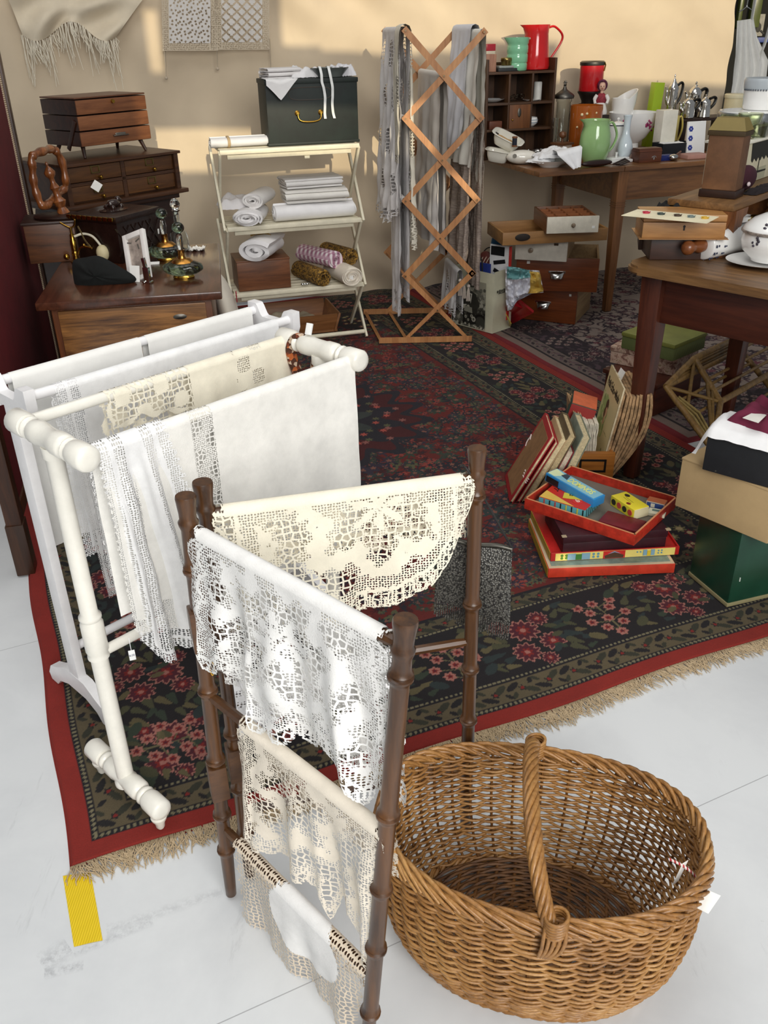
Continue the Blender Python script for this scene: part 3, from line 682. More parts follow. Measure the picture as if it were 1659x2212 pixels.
onew('crochet_cloth', drape(A_, B_, .012, LA-.012, [(0, 416, 1310), (.1, 455, 1440), (.2, 500, 1455), (.3, 548, 1500), (.38, 562, 1565), (.5, 640, 1605), (.62, 700, 1620), (.72, 760, 1660), (.8, 800, 1735), (.84, 812, 1735), (.88, 828, 1640), (1, 848, 1590)], back=.29, r=.011, amp=.009, nf=3.1, seed=6,
     reg=doily(((.20, .10), (.37, .26), (.05, .2)), .085, .05, .052, .024, 8, (.42, -.35)), step=.003), LW, 'white crochet cloth with scalloped hem on the near top rail of the bamboo horse', 'crochet cloth')
A_, B_ = onp(pMa, pMb, .80), onp(pBa, pBb, .80); LB_ = (B_-A_).length
onew('crochet_cloth', drape(A_, B_, .006, LB_-.006, [(0, .01, .17), (.2, .1, .22), (.4, .19, .255), (.55, 770, 1318), (.68, 850, 1300), (.8, 925, 1255), (.9, 975, 1180), (.96, 1005, 1110), (1, 1022, 1050)], back=.12, r=.012, amp=.005, nf=2.2, seed=9,
     reg=doily(((.26, .02),), .10, .06, .020, .006, 7, (.35, -.4), 1), step=.003), LC, 'cream round crochet cloth on the far top rail of the bamboo horse', 'crochet cloth')
A_, B_ = onp(pLa, pLb, .49), onp(pRa, pRb, .49)
onew('crochet_cloth', drape(A_, B_, .09, LA-.004, [(0, 530, 1730), (.08, 552, 1800), (.2, 565, 1825), (.35, 640, 1870), (.5, 700, 1905), (.58, 722, 1985), (.62, 738, 1945), (.72, 762, 1970), (.85, 800, 2050), (.93, 818, 2082), (1, 836, 2030)], back=.1, r=.011, amp=.008, nf=2.7, seed=12,
     reg=doily(((.22, .06), (.42, .2)), .09, .036, .030, .012, 6, (.45, -.25), 2), step=.003), LE, 'ecru lace cloth with pointed hem on the near middle rail of the bamboo horse', 'lace cloth')
A_, B_ = onp(pLa, pLb, .185), onp(pRa, pRb, .185)
def low_c(s, d): return ((s-.235)/.085)**2+((d-.045)/.07)**2
def low_reg(s, d, es, eb, t):
    if low_c(s, d) < 1.0: return 0.0
    e = min(es, eb)
    if e < .014*(.5+.5*math.cos(2*PI*(s+d)/.03)): return 3.0
    return 1.0 if -.02 < d < .004 else 2.0
low_ol = [(0, 538, 1970), (.25, 600, 2075), (.5, 668, 2170), (.7, 715, 2225), (.9, 772, 2225), (1, 795, 2130)]
dl = T('lace_doily', 'beige crocheted doily with plain white centre on the lowest rail of the bamboo horse', 'doily', (A_+B_)/2)
dl.w('crochet_border', drape(A_, B_, .045, LA-.03, low_ol, back=.1, r=.012, amp=.007, nf=2.3, seed=15, reg=low_reg, step=.003), LB)
dl.w('linen_centre', drape(A_, B_, .045, LA-.03, low_ol, back=.1, r=.0132, amp=.007, nf=2.3, seed=15, reg=lambda s, d, es, eb, t: 0.0 if low_c(s, d) < 1.12 else 3.0, step=.003), lace('f4f3f1', .0036, .009), 'plain white linen centre')
A_, B_ = onp(pMa, pMb, .48), onp(pBa, pBb, .48)
onew('openwork_cloth', drape(A_, B_, .01, .30, [(0, .01, .12), (.3, .1, .07), (.6, .2, .1), (1, .3, .06)], .1, amp=.005, nf=2, seed=17, reg=lambda s, d, es, eb, t: 1.0 if (s*38) % 1 > .45 and (d*40) % 1 > .5 else 0.0, step=.003), lace('f2f2f4', .006, .016), 'white openwork cloth on the far middle rail of the bamboo horse', 'cloth')
# yellow thread on the near left post
q0 = V(457, 1428, 1.07); b = B(); b.tube(smooth_path([q0, q0+Vector((-.004, -.002, -.012)), q0+Vector((-.001, -.003, -.026)), q0+Vector((.003, -.001, -.014)), q0+Vector((.001, 0, -.002))]), .0007, 5)
onew('thread_loop', b, paint('d9a62a', .6), 'yellow thread loop dangling by the near left bamboo post', 'thread')
# ------------------------------------------------------------------ black beaded bag
BAGA, BAGB = V(935, 1190, 1.27), V(1105, 1190, 1.245)
def bg_(x, y): return PL(x, y, BAGA, BAGB)
bag = T('beaded_bag', 'small grey-black beaded bag with fringe hanging from the far right bamboo post', 'bag', bg_(1020, 1390))
q = N('grey_beads'); v = q.coord(); vo = q.n('TexVoronoi', Scale=300.0, Randomness=1.0); q.l(v, vo.inputs['Vector'])
q.base(q.ramp(vo.outputs['Distance'], [(.1, lin('7d7b74')), (.7, lin('2b2a29'))]), .35, .4); q.bump(vo.outputs['Distance'], .8, .002)
tl, tr, br, bl = bg_(950, 1165), bg_(1106, 1185), bg_(1101, 1352), bg_(938, 1292); nb = Vector((0, 1, 0))
b = B(60); fr, bk = [], []
for i in range(17):
    for lst, sg in ((fr, -1), (bk, 1)):
        lst.append([tl.lerp(bl, i/16).lerp(tr.lerp(br, i/16), j/16)+nb*(sg*.011*(math.sin(PI*i/16)**.6)*(math.sin(PI*j/16)**.6)+sg*.002) for j in range(17)])
b.grid(fr); b.grid(bk)
bag.w('pouch', b, q.m)
b = B(60); b.tube([tl.lerp(tr, k/10)+Vector((0, 0, .002*math.sin(k))) for k in range(11)], .0045, 8); bag.w('clasp_frame', b, metal('5d5b55', .35))
b = B(60)
for k in range(34): p = bl.lerp(br, (k+.5)/34); b.tube([p+Vector((0, 0, .004)), p-Vector((.0, 0, .016)), p-Vector((.001, 0, .033+.003*math.sin(k*1.3)))], .0017, 5)
bag.w('fringe', b, q.m)
b = B(60); top = V(1012, 1018, 1.215); b.tube(smooth_path([top+Vector((-.01, .02, 0)), top, top.lerp(tr, .5)+Vector((.003, 0, -.004)), tr], 6), .0022, 6); bag.w('cord', b, paint('1d1b1a', .6))
# ------------------------------------------------------------------ wicker basket
BC = Vector((.243, .996, 0)); WK = -12.5
q = N('wicker_cane'); v = q.coord(); n1 = q.noise(v, 9, 5, .6); n2 = q.noise(v, 150, 3, .6)
q.base(q.ramp(q.math('ADD', q.math('MULTIPLY', n1, .65), q.math('MULTIPLY', n2, .35)), [(.33, lin('714c28')), (.5, lin('9f713d')), (.66, lin('bb8f56'))]), .42, 0, **{'Coat Weight': .12}); q.bump(n2, .25, .001); WICK = q.m
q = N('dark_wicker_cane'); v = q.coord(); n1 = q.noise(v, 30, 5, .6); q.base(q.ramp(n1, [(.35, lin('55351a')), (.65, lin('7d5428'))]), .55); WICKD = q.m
bk = T('wicker_basket', 'large oval wicker basket with a twisted handle on the white floor', 'basket', BC, WK)
prof = [(0, .205, .146), (.02, .224, .158), (.06, .244, .170), (.11, .257, .1765), (.16, .262, .178), (.21, .2635, .177), (.262, .264, .176)]
def bpr(z):
    for a, c in zip(prof[:-1], prof[1:]):
        if z <= c[0]: k = (z-a[0])/(c[0]-a[0]); return a[1]+(c[1]-a[1])*k, a[2]+(c[2]-a[2])*k
    return prof[-1][1:]
def bpt(th, z, off=0):
    a, c = bpr(max(0, z)); ct, st = math.cos(th), math.sin(th); x = abs(ct)**.9*math.copysign(1, ct)*a; y = abs(st)**.9*math.copysign(1, st)*c
    n = Vector((x/a/a, y/c/c, 0)).normalized(); lift = .014*max(0, z/.26)**2*ct*ct
    return Vector((x, y, z+lift))+n*off
NS = 40; b = B(70)
for k in range(NS): b.tube([bpt(2*PI*(k+.02*math.sin(k*3))/NS, z) for z in (.006, .03, .07, .12, .17, .22, .265)], .0026, 6)
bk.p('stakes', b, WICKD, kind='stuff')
b = B(70); z = .012; row = 0
while z < .252:
    up = .075 < z < .19; n = NS*5; ph = row % 2; pts = []
    for k in range(n):
        th = 2*PI*k/n; w_ = math.cos(NS/2*th+PI*ph+.35*math.sin(row)); wob = .0016*noise.noise((math.cos(th)*4, math.sin(th)*4, row*.7))
        pts.append(bpt(th, z+wob+.0013*math.sin(NS/2*th+row*1.1), .0048*w_))
    b.tube(pts, .0028 if not up else .0026, 6, True); row += 1; z += .0054 if not up else .0066
bk.p('woven_side', b, WICK, kind='stuff')
b = B(70)
for sgn in range(4):                                               # plaited rim: leaning overlapping canes
    for k in range(46):
        t0 = 2*PI*(k+sgn*.25)/46; pts = []
        for j in range(7):
            th = t0+j/6*2*PI/46*2.6; u = j/6
            pts.append(bpt(th, .256+.016*math.sin(PI*u)*(1 if sgn % 2 else .55)+.004*sgn-.004, -.008+.018*u-.004*sgn*.3))
        b.tube(pts, [.0028, .0036, .0038, .0038, .0038, .0034, .002], 6)
bk.p('plaited_rim', b, WICK)
b = B(70)
for s_ in range(3):
    pts = [bpt(2*PI*k/120, .006+.004*math.sin(2*PI*k/120*24+s_*2.1), .004*math.cos(2*PI*k/120*24+s_*2.1)+.003) for k in range(120)]
    b.tube(pts, .0042, 6, True)
bk.p('foot_braid', b, WICK)
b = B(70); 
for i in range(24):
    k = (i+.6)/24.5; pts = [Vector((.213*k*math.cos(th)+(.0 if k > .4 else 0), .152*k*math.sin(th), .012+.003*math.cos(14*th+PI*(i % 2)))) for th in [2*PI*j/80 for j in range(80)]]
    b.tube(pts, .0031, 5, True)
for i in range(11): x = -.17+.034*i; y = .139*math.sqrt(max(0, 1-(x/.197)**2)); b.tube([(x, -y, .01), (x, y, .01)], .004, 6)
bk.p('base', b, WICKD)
# handle: seven twisted canes over the short axis
hb, hf = bpt(PI*.5, .25), bpt(-PI*.5, .25); hp = []
for k in range(49):
    t = k/48; a = PI*t; hp.append(Vector((-.016-.026*math.sin(a)+.050*t, .180*math.cos(a), .245+.098*math.sin(a)**.85)))
b = B(70)
for sidx in range(7):
    pts = []
    for k, p in enumerate(hp):
        tg = (hp[min(k+1, 48)]-hp[max(k-1, 0)]).normalized(); sd_ = Vector((1, 0, 0)); up = tg.cross(sd_).normalized(); ph = 2*PI*sidx/7+k/48*2*PI*3.4
        pts.append(p+(sd_*math.cos(ph)+up*math.sin(ph))*.0095)
    b.tube(pts, .0046, 7)
hd = bk.p('handle', b, WICK, 'twisted cane handle')
for y, z0, xo in ((-.18, .262, .034), (.18, .262, -.016)):
    b = B(70)
    for i in range(6):
        zz = z0+.018-.006*i+.012; pts = [Vector((xo+.0165*math.cos(a), y*.985+.0165*math.sin(a), zz+.003*math.cos(a))) for a in [2*PI*j/16 for j in range(16)]]; b.tube(pts, .003, 6, True)
    for i in range(5):
        x = -.012+.006*i; b.tube(smooth_path([(xo+x*1.1, y*1.0, z0+.02), (xo+x*1.3, y*1.06, z0), (xo+x*1.1-.004, y*1.065, z0-.03), (xo+x*.6-.014, y*1.05, z0-.052)], 4), [.0032]*12+[.002], 6)
    bk.p('handle_binding', b, WICK, parent=hd)
# tags on the basket
tp = Vector(P(1490, 1880, .268))
tg = T('price_tag', 'square white price tag tied with red-white string to the right rim of the wicker basket', 'tag', tp)
b = B(60); b.tube(smooth_path([tp+Vector((-.03, .012, .012)), tp+Vector((-.012, -.004, .014)), tp+Vector((.004, -.012, .002)), tp+Vector((.012, -.018, -.012)), tp+Vector((.002, -.012, -.018))], 6), .0021, 6)
q = N('red_white_string'); wv = q.n('TexWave', Scale=60.0); q.l(q.coord(), wv.inputs['Vector']); q.base(q.ramp(wv.outputs[0], [(.45, lin('f0e6e0')), (.55, lin('b5363a'))], 'CONSTANT'), .8); tg.w('string', b, q.m)
c = [P(1505, 1912, .262), P(1557, 1935, .262), P(1530, 1974, .245), P(1482, 1950, .245)]
b = B(); nn = (c[1]-c[0]).cross(c[3]-c[0]).normalized()*.0008; b._m([x+nn for x in c]+[x-nn for x in c], [(0, 1, 2, 3), (7, 6, 5, 4), (0, 4, 5, 1), (1, 5, 6, 2), (2, 6, 7, 3), (3, 7, 4, 0)]); tg.w('card', b, paint('f4f3ee', .6))
c = [P(1487, 1858, .285), P(1474, 1866, .285), P(1452, 1912, .26), P(1466, 1902, .26)]
b = B(); nn = Vector((0, 0, .0008)); b._m([x+nn for x in c]+[x-nn for x in c], [(0, 1, 2, 3), (7, 6, 5, 4), (0, 4, 5, 1), (1, 5, 6, 2), (2, 6, 7, 3), (3, 7, 4, 0)]); tg.w('folded_card', b, paint('f4f3ee', .6))
# ------------------------------------------------------------------ small helpers for household things
G0 = .0115                                                          # top of the rugs
def fb(x0, y0, x1, y1, Y): a, b_ = V(x0, y1, Y), V(x1, y0, Y); return (a.x+b_.x)/2, a.z, b_.x-a.x, b_.z-a.z   # centre x, base z, width, height
def ribbon(path, th, length, M=None, wob=0, seed=0, n=6):         # folded or rolled sheet: side profile pulled along x
    q = B(60); P2 = [Vector((0, a, c)) for a, c in path]; m = len(P2); nor = []
    for i in range(m):
        t = (P2[min(i+1, m-1)]-P2[max(i-1, 0)]); t = t.normalized() if t.length > 1e-9 else Vector((0, 1, 0)); nor.append(Vector((0, -t.z, t.y)))
    def ring(x, s):
        w_ = 1+(.03*math.sin(x*40+seed) if wob else 0)
        return [Vector((x+(wob*noise.noise((i*.12, s, seed+x*3)) if abs(x) > length*.49 else 0), 0, 0))+Vector((0, p.y*w_, p.z))+nor[i]*(th/2*s) for i, p in enumerate(P2)]
    xs_ = [-length/2+length*k/n for k in range(n+1)]
    A1 = [ring(x, 1) for x in xs_]; A2 = [ring(x, -1) for x in xs_]
    q.grid(A1); q.grid(A2)
    for k in (0, n): q.grid([A1[k], A2[k]])
    q.grid([[r[0] for r in A1], [r[0] for r in A2]]); q.grid([[r[-1] for r in A1], [r[-1] for r in A2]])
    bmesh.ops.remove_doubles(q.bm, verts=q.bm.verts[:], dist=1e-5)
    if M is not None: q.xf(M)
    return q
def spiral(r, turns, r0=.006, flat=1.0): n = int(turns*22); return [((r0+(r-r0)*k/n)*math.cos(2*PI*turns*k/n), r*flat+(r0+(r-r0)*k/n)*flat*math.sin(2*PI*turns*k/n)) for k in range(n+1)]
def serp(d, h, layers):                                            # folded stack profile
    o = []; st = h/layers
    for i in range(layers):
        z = st*(i+.5); ys = (-d/2, d/2) if i % 2 == 0 else (d/2, -d/2)
        for k in range(9): t = k/8; o.append((ys[0]+(ys[1]-ys[0])*t, z+.1*st*math.sin(t*9+i)))
        if i < layers-1:
            for k in range(1, 5): a = -PI/2+PI*k/5; o.append((ys[1]+math.copysign(st/2*math.cos(a), ys[1]), z+st/2+st/2*math.sin(a)))
    return o
def mat4(loc, rz=0, rx=0, ry=0): return Matrix.Translation(Vector(loc)) @ Euler((math.radians(rx), math.radians(ry), math.radians(rz))).to_matrix().to_4x4()
def paper(label, loc, w, h, rz=0, rx=0, cat='tag', name='price_tag', col='f4f3ee', ry=0):
    b = B(); b.box((0, 0, h/2), (w, .001, h)); return one(name, b, paint(col, .7), label, cat, loc, rz, None, rx, ry)
def shell(prof, th=.004): return prof+[(max(r-th, .0005), z+(th if i == 0 else 0)) for i, (r, z) in list(enumerate(prof))[::-1]]   # hollow vessel profile
def loop_handle(b, x0, z0, z1, out, r=.006, y=0, n=10, flat=.7): b.tube(smooth_path([(x0, y, z1), (x0+out*.75, y, z1+.004), (x0+out, y, z0+(z1-z0)*.6), (x0+out*.7, y, z0+(z1-z0)*.2), (x0, y, z0)], n), r, 8, False, flat); return b
BRASS = metal('b08a3c', .25); STEEL = metal('c9c9c6', .18); SILVER = metal('dedcd8', .09); OLDM = metal('6b6862', .4)
PORC = paint('f0f0ee', .15, .02, 6, 0, .4); MAHO = wood('2a130b', '4f2716', 'X', 1, .3, .3); OAKB = wood('3b2212', '6b4022', 'X', 1, .4, .1); DARKW = wood('1b0e09', '331b10', 'X', 1, .45, .1); DARKZ = wood('2b170d', '553018', 'Z', 1, .45)
# ------------------------------------------------------------------ red folding screen at the left edge
n0, n1 = Vector((-1.085, 2.235, 0)), Vector((-1.405, 3.64, 0)); d = n1-n0
sc = T('screen_panel', 'dark red fabric screen with wooden posts and braid at the left edge', 'screen', n0, math.degrees(math.atan2(d.y, d.x))); Ls = d.length
for x in (0, Ls):
    b = B(30); b.box((x, 0, .90), (.052, .045, 1.78), 0, .004); sc.p('post', b, DARKZ)
b = B(30); b.box((0, 0, .09), (.06, .052, .17), 0, .003); sc.p('foot', b, wood('241309', '472914', 'Z'))
b = B(30); b.box((Ls/2, 0, .98), (Ls-.05, .022, 1.56), 0, .004); sc.p('fabric_panel', b, cloth('6a0712', .9, 500, .12))
for z in (.19, 1.77): b = B(30); b.box((Ls/2, 0, z), (Ls-.05, .035, .05), 0, .003); sc.p('cross_rail', b, DARKZ)
q = N('gold_white_braid'); wv = q.n('TexWave', Scale=45.0, bands_direction='Z'); q.l(q.coord(), wv.inputs['Vector']); q.base(q.mix(wv.outputs[0], lin('7d6238'), lin('d6c4b0')), .7)
for x in (.04, Ls-.045):
    b = B(30); b.box((x, -.013, .98), (.012, .006, 1.55), 0, .001); b.box((x+.011 if x < 1 else x-.011, -.0125, .98), (.003, .004, 1.55)); sc.p('braid_trim', b, q.m)
# ------------------------------------------------------------------ walnut chest and what stands on it
CZ = .70; c0 = P(75, 655, CZ); CA = 9.5
ch = T('walnut_chest', 'figured walnut chest with dark polished top by the red screen', 'chest', (c0.x, c0.y, 0), CA)
b = B(30); b.box((.285, .37, CZ-.013), (.572, .745, .026), 0, .006); ch.p('top', b, wood('33190d', '5a3220', 'Y', 1, .16, .5))
b = B(30); b.box((.285, .385, .34+.01), (.50, .69, .655), 0, .004); b.box((.285, .385, .03), (.53, .71, .05), 0, .004); ch.p('carcass', b, wood('4a2714', '7a4524', 'Z', 1, .35, .2))
b = B(30); b.box((.285, .037, .46), (.46, .012, .40), 0, .003); pn = ch.p('front_panel', b, wood('3d200f', 'b07a42', 'X', 1.7, .28, .4, fig=3.0), 'swirling figured walnut front')
b = B(30); b.lathe([(.02, 0), (.022, .003), (.004, .006)], (0, 0, 0), 14, Matrix.Rotation(PI/2, 4, 'X'), sy=.4); b.xf(Matrix.Translation((.43, .03, .62))); ch.p('escutcheon', b, OLDM, parent=pn)
def onchest(px, py): return P(px, py, CZ)
# black evening bag, slumped
q0 = onchest(215, 612); s = mpp(q0)
def puff(outl, Yd, th, n=7, lean=0.0):                              # soft stuffed shape with a given outline
    o_ = [V(x, y, Yd) for x, y in outl]; o_ = smooth_path(o_+[o_[0]], 4); c_ = sum(o_, Vector())/len(o_); b = B(180); zl = min(p.z for p in o_)
    for sg in (-1, 1):
        rows = []
        for i in range(n+1):
            k = i/n; rows.append([c_.lerp(p, k)+Vector((0, sg*th*math.sqrt(max(0, 1-k*k))*(1+.25*noise.noise((p.x*30, p.z*30, sg+k*2)))+lean*(p.z-zl)*(1), 0)) for p in o_])
        b.grid(rows)
    return b
b = puff([(157, 590), (158, 563), (184, 556), (214, 553), (248, 570), (291, 597), (286, 611), (232, 620), (182, 631), (163, 618)], q0.y, .034)
eb = T('evening_bag', 'small black velvet evening bag slumped on the walnut chest', 'bag', q0, -14)
eb.w('pouch', b, cloth('0b0f0e', .95, 600, .3))
b = B(60); b.tube(smooth_path([(-.05, 0, .062), (-.04, 0, .083), (-.02, 0, .09), (.005, 0, .086)], 5), .0035, 8); b.ball((-.02, -.004, .096), .005); b.xf(Matrix.Translation((-.01, 0, .028))); eb.p('clasp', b, BRASS)
b = B(60)
cp = smooth_path([(-.01, 0, .118), (-.026, 0, .14), (-.04, .01, .16), (-.055, .02, .178)], 8)
for k, p in enumerate(cp[:-1]): b.tube([p+Vector((.0018*math.cos(a), .001*(k % 2)*math.sin(a), .0026*math.sin(a))) for a in [2*PI*j/8 for j in range(8)]], .0007, 5, True)
eb.p('chain', b, metal('9a8a60', .3))
# perfume atomiser behind the bag
q0 = onchest(166, 566); at = T('perfume_atomiser', 'tall brass perfume atomiser with white hose behind the black bag', 'atomiser', q0, 0)
b = B(50); b.lathe([(.02, 0), (.022, .004), (.012, .008), (.009, .02), (.013, .03), (.009, .04)], seg=18); at.p('base', b, BRASS)
b = B(50); b.lathe([(.010, .04), (.011, .045), (.011, .075), (.008, .08), (.008, .098), (.0045, .1), (.0045, .122)], seg=16); at.p('stem', b, BRASS)
b = B(60); b.tube(smooth_path([(-.034, 0, .14), (-.012, 0, .126), (.002, 0, .121), (.016, 0, .13), (.024, -.01, .15)], 5), .0032, 7); at.p('spray_head', b, BRASS)
b = B(60); b.tube(smooth_path([(.008, 0, .09), (.04, .005, .098), (.075, -.005, .09), (.1, -.012, .06)], 6), .0045, 8); at.p('hose', b, paint('d8d2bc', .6))
b = B(60); b.ball((.105, -.015, .034), .024, (1, .8, 1.2)); at.p('bulb', b, paint('d5c9a0', .6))
b = B(60); b.ball((-.03, -.01, .022), .011); at.p('brass_ball', b, BRASS)
# white leaning frame
q0 = onchest(304, 606); fr = T('picture_frame', 'small white picture frame leaning back on the walnut chest', 'frame', q0, -20, rx=-26, ry=-20)
W_, H_ = .092, .165; b = B(30)
for x, z, w_, h_ in ((-W_/2+.008, H_/2, .016, H_), (W_/2-.008, H_/2, .016, H_), (0, .008, W_-.03, .016), (0, H_-.009, W_-.03, .018)): b.box((x, 0, z), (w_, .016, h_), 0, .002)
fr.p('surround', b, paint('e9e6e2', .4)); b = B(30); b.box((0, .004, H_/2), (W_-.02, .004, H_-.02)); fr.p('picture', b, paint('a79a90', .5, .25, 25))
b = B(30)
for x, z, ro in ((-.018, .132, 20), (.018, .132, -20), (.018, .11, 80)): b.box((x, -.0085, z), (.018, .002, .004), 0, .001, 0, ro)
fr.p('inlay', b, paint('5d5a55', .4))
q0 = onchest(297, 603); paper('white square price tag leaning against the small white frame', q0+Vector((0, -.035, 0)), .036, .052, -14, -14)
q0 = onchest(320, 612); lt = T('silver_lighter', 'silver table lighter beside the small white frame', 'lighter', q0, -20)
b = B(30); b.box((0, 0, .028), (.022, .012, .05), 0, .002); b.box((0, 0, .003), (.03, .02, .006), 0, .002); lt.p('case', b, STEEL); b = B(30); b.box((-.004, 0, .068), (.012, .01, .03), 0, .002, 0, -8); lt.p('cap', b, STEEL); b = B(60)
for sx in (-1, 1): b.rod((sx*.011, -.012, .0045), (sx*.011, .012, .0045), r=.004)
lt.p('rollers', b, STEEL)
# two green swirled glass bottles and the clear decanter
GREEN = glass('8aa593', .12); CLEAR = glass('f6faf8', .01); AMB = glass('c08a4e', .05)
def flask(px, py, R, label, rz, name='perfume_bottle'):
    q0 = onchest(px, py); t = T(name, label, 'bottle', q0, rz); b = B(60)
    rows = []
    for i in range(19):
        a = i/18; z = .006+.036*a; rr = R*(1-abs(2*a-1)**2.4*.62)
        rows.append([Vector(((rr*(1+.025*math.sin(14*th+a*6)))*math.cos(th), .62*(rr*(1+.025*math.sin(14*th+a*6)))*math.sin(th), z)) for th in [2*PI*k/90 for k in range(91)]])
    b.grid(rows); b.lathe([(R*.38, .006), (R*.38, .0062)], seg=30, sy=.62); b.lathe([(R*.38, .0418), (R*.38, .042)], seg=30, sy=.62); t.p('body', b, GREEN)
    b = B(50); b.lathe([(R*.52, 0), (R*.55, .003), (R*.5, .007)], seg=30, sy=.62); t.p('gilt_foot', b, BRASS)
    b = B(50); b.lathe([(.62*R, .037), (.4*R, .046), (.014, .047), (.011, .052), (.011, .064), (.013, .066)], seg=28, sy=.75); t.p('collar', b, metal('a8793c', .25))
    b = B(50); b.lathe([(.008, .066), (.012, .085), (.010, .1), (.006, .104)], seg=10); t.p('stopper', b, CLEAR)
    b = B(50); b.ball((0, 0, .117), .021, (1, .7, .62)); t.p('finial', b, GREEN); t.o.scale = (1, 1, 1.4); return t
flask(398, 600, .066, 'green swirled glass perfume bottle with gilt foot at the front of the chest', 6)
flask(362, 562, .066, 'green swirled glass perfume bottle with white tag, behind the front one', 10)
p0 = onchest(342, 530); paper('white slanted tag on the rear green perfume bottle', p0+Vector((.0, -.02, .045)), .034, .02, -15, -30, ry=-12)
p0 = onchest(332, 572); paper('white tag lying beside the front green perfume bottle', p0+Vector((0, 0, .001)), .04, .02, 8, -75)
q0 = onchest(390, 540); dc = T('decanter', 'clear cut glass decanter with ball stopper at the back of the walnut chest', 'decanter', q0, 0)
b = B(60); b.lathe(shell([(.034, 0), (.037, .01), (.035, .045), (.031, .062), (.015, .085), (.011, .1), (.011, .14), (.017, .144)], .003), seg=20); dc.p('body', b, CLEAR)
b = B(25); b.lathe([(.008, .13), (.006, .145), (.012, .15), (.019, .163), (.019, .17), (.011, .184), (.002, .188)], seg=10); dc.p('stopper', b, CLEAR)
b = B(180); rows = []; q0 = onchest(424, 540)
for i in range(9): rows.append([q0+Vector(((j/16-.5)*.07, (i/8-.5)*.06, .002+.008*abs(math.sin(j*1.1))*(i in (0, 8) or j in (0, 16))+.003*math.sin(j*.9+i))) for j in range(17)])
b.grid(rows); onew('small_doily', b, cloth('e8e4dc'), 'small ruffled white doily at the back right of the walnut chest', 'doily')
# carved box with animal finial on the lid
bz = .85; n_, l_, r_ = P(250, 478, bz), P(142, 468, bz), P(347, 452, bz)
ang = math.degrees(math.atan2(r_.y-n_.y, r_.x-n_.x)); bw, bd = (r_-n_).length*.95, (l_-n_).length*.9; bd = min(bd, .24)
CARV = paint('23140f', .35, .2, 30, 0, .2, .9, 55)
cb = T('carved_box', 'dark carved wooden box with brass studded lid edge on the chest', 'box', (n_.x, n_.y, CZ), ang)
b = B(30); b.box((bw/2, bd/2, .07), (bw*.92, bd*.92, .14), 0, .004); cb.p('body', b, CARV)
b = B(30); b.box((bw/2, bd/2, .152), (bw*1.04, bd*1.04, .022), 0, .006); ld = cb.p('lid', b, CARV)
b = B(30)
for k in range(9): b.box((.0-.012, .012+bd*.96*k/8.5, .156), (.008, bd/11, .014), 0, .003)
cb.p('brass_edge', b, BRASS, parent=ld)
b = B(60); b.lathe([(.06, 0), (.062, .004), (.045, .007), (.03, .012), (.02, .012)], (bw/2, bd/2, .162), 26, sy=.75); b.ball((bw/2, bd/2, .186), .02, (1.5, .9, .75)); b.ball((bw/2+.026, bd/2, .197), .011); b.ball((bw/2+.036, bd/2-.002, .194), .006)
for sx, sy in ((-1, -1), (-1, 1), (1, -1), (1, 1)): b.ball((bw/2+sx*.022, bd/2+sy*.016, .175), .009)
b.tube(smooth_path([(bw/2-.028, bd/2, .186), (bw/2-.04, bd/2, .18), (bw/2-.036, bd/2, .172)], 4), .003, 6); cb.p('carved_finial', b, paint('2c1c17', .2, .1, 20, 0, .5), parent=ld)
b = B(30)
for k in range(5): b.box((bw*.15+bw*.7*k/4, -.001+.04*bd*0, .075), (.004, .006, .12), 0, 0, 0, 35); b.box((bw*.15+bw*.7*k/4, -.0, .075), (.004, .006, .12), 0, 0, 0, -35)
b.xf(Matrix.Translation((0, bd*.035, 0))); cb.p('lattice_carving', b, CARV)
# dark small box with toilet mirror, left
x_, z_, w_, h_ = fb(84, 484, 156, 640, 3.22); sb = T('wooden_casket', 'plain dark wooden box carrying the toilet mirror at the back left of the chest', 'box', (x_, 3.22, CZ), 14)
b = B(30); b.box((0, .09, (z_+h_-CZ)/2), (w_, .17, z_+h_-CZ), 0, .003); sb.p('body', b, OAKB); b = B(30); b.box((0, .09, z_+h_-CZ+.004), (w_+.014, .185, .01), 0, .003); sb.p('lid', b, DARKW)
mz = z_+h_+.0095; tm = T('toilet_mirror', 'turned wooden toilet mirror frame on a dark round base beside the red screen', 'mirror', (x_+.015, 3.3, mz), 0)
b = B(50); b.lathe([(.085, 0), (.09, .006), (.08, .012), (.03, .016), (.016, .02)], (.0, 0, 0), 28, sy=.75); tm.p('base', b, DARKW)
OR = wood('4a2410', '96592c', 'Z', 1.5, .25, .4)
b = B(50); b.rod((.02, 0, .014), (-.008, 0, .19), [(.024, 0), (.02, .06), (.014, .12), (.02, .18), (.024, .24), (.012, .32), (.012, .45), (.018, .5), (.009, .6), (.009, .68), (.018, .74), (.02, .8), (.01, .88), (.004, .92), (.006, .96), (.002, 1)]); tm.p('support', b, OR)
fp = [V(x, y, Y) for x, y, Y in ((70, 360, 3.22), (68, 342, 3.22), (78, 332, 3.24), (98, 325, 3.3), (112, 322, 3.36), (122, 328, 3.38), (134, 350, 3.4), (141, 385, 3.4), (140, 405, 3.4), (128, 418, 3.36), (110, 434, 3.28), (98, 446, 3.23), (88, 440, 3.22), (78, 415, 3.22), (72, 388, 3.22))]
cl = fp+[fp[0]]; pth = smooth_path(fp[-1:]+fp+fp[:2], 5)[5:-5]
b = B(60); b.tube(pth, [.0135+.0022*math.sin(k*1.1) for k in range(len(pth))], 10, True); tm.w('frame', b, OR)
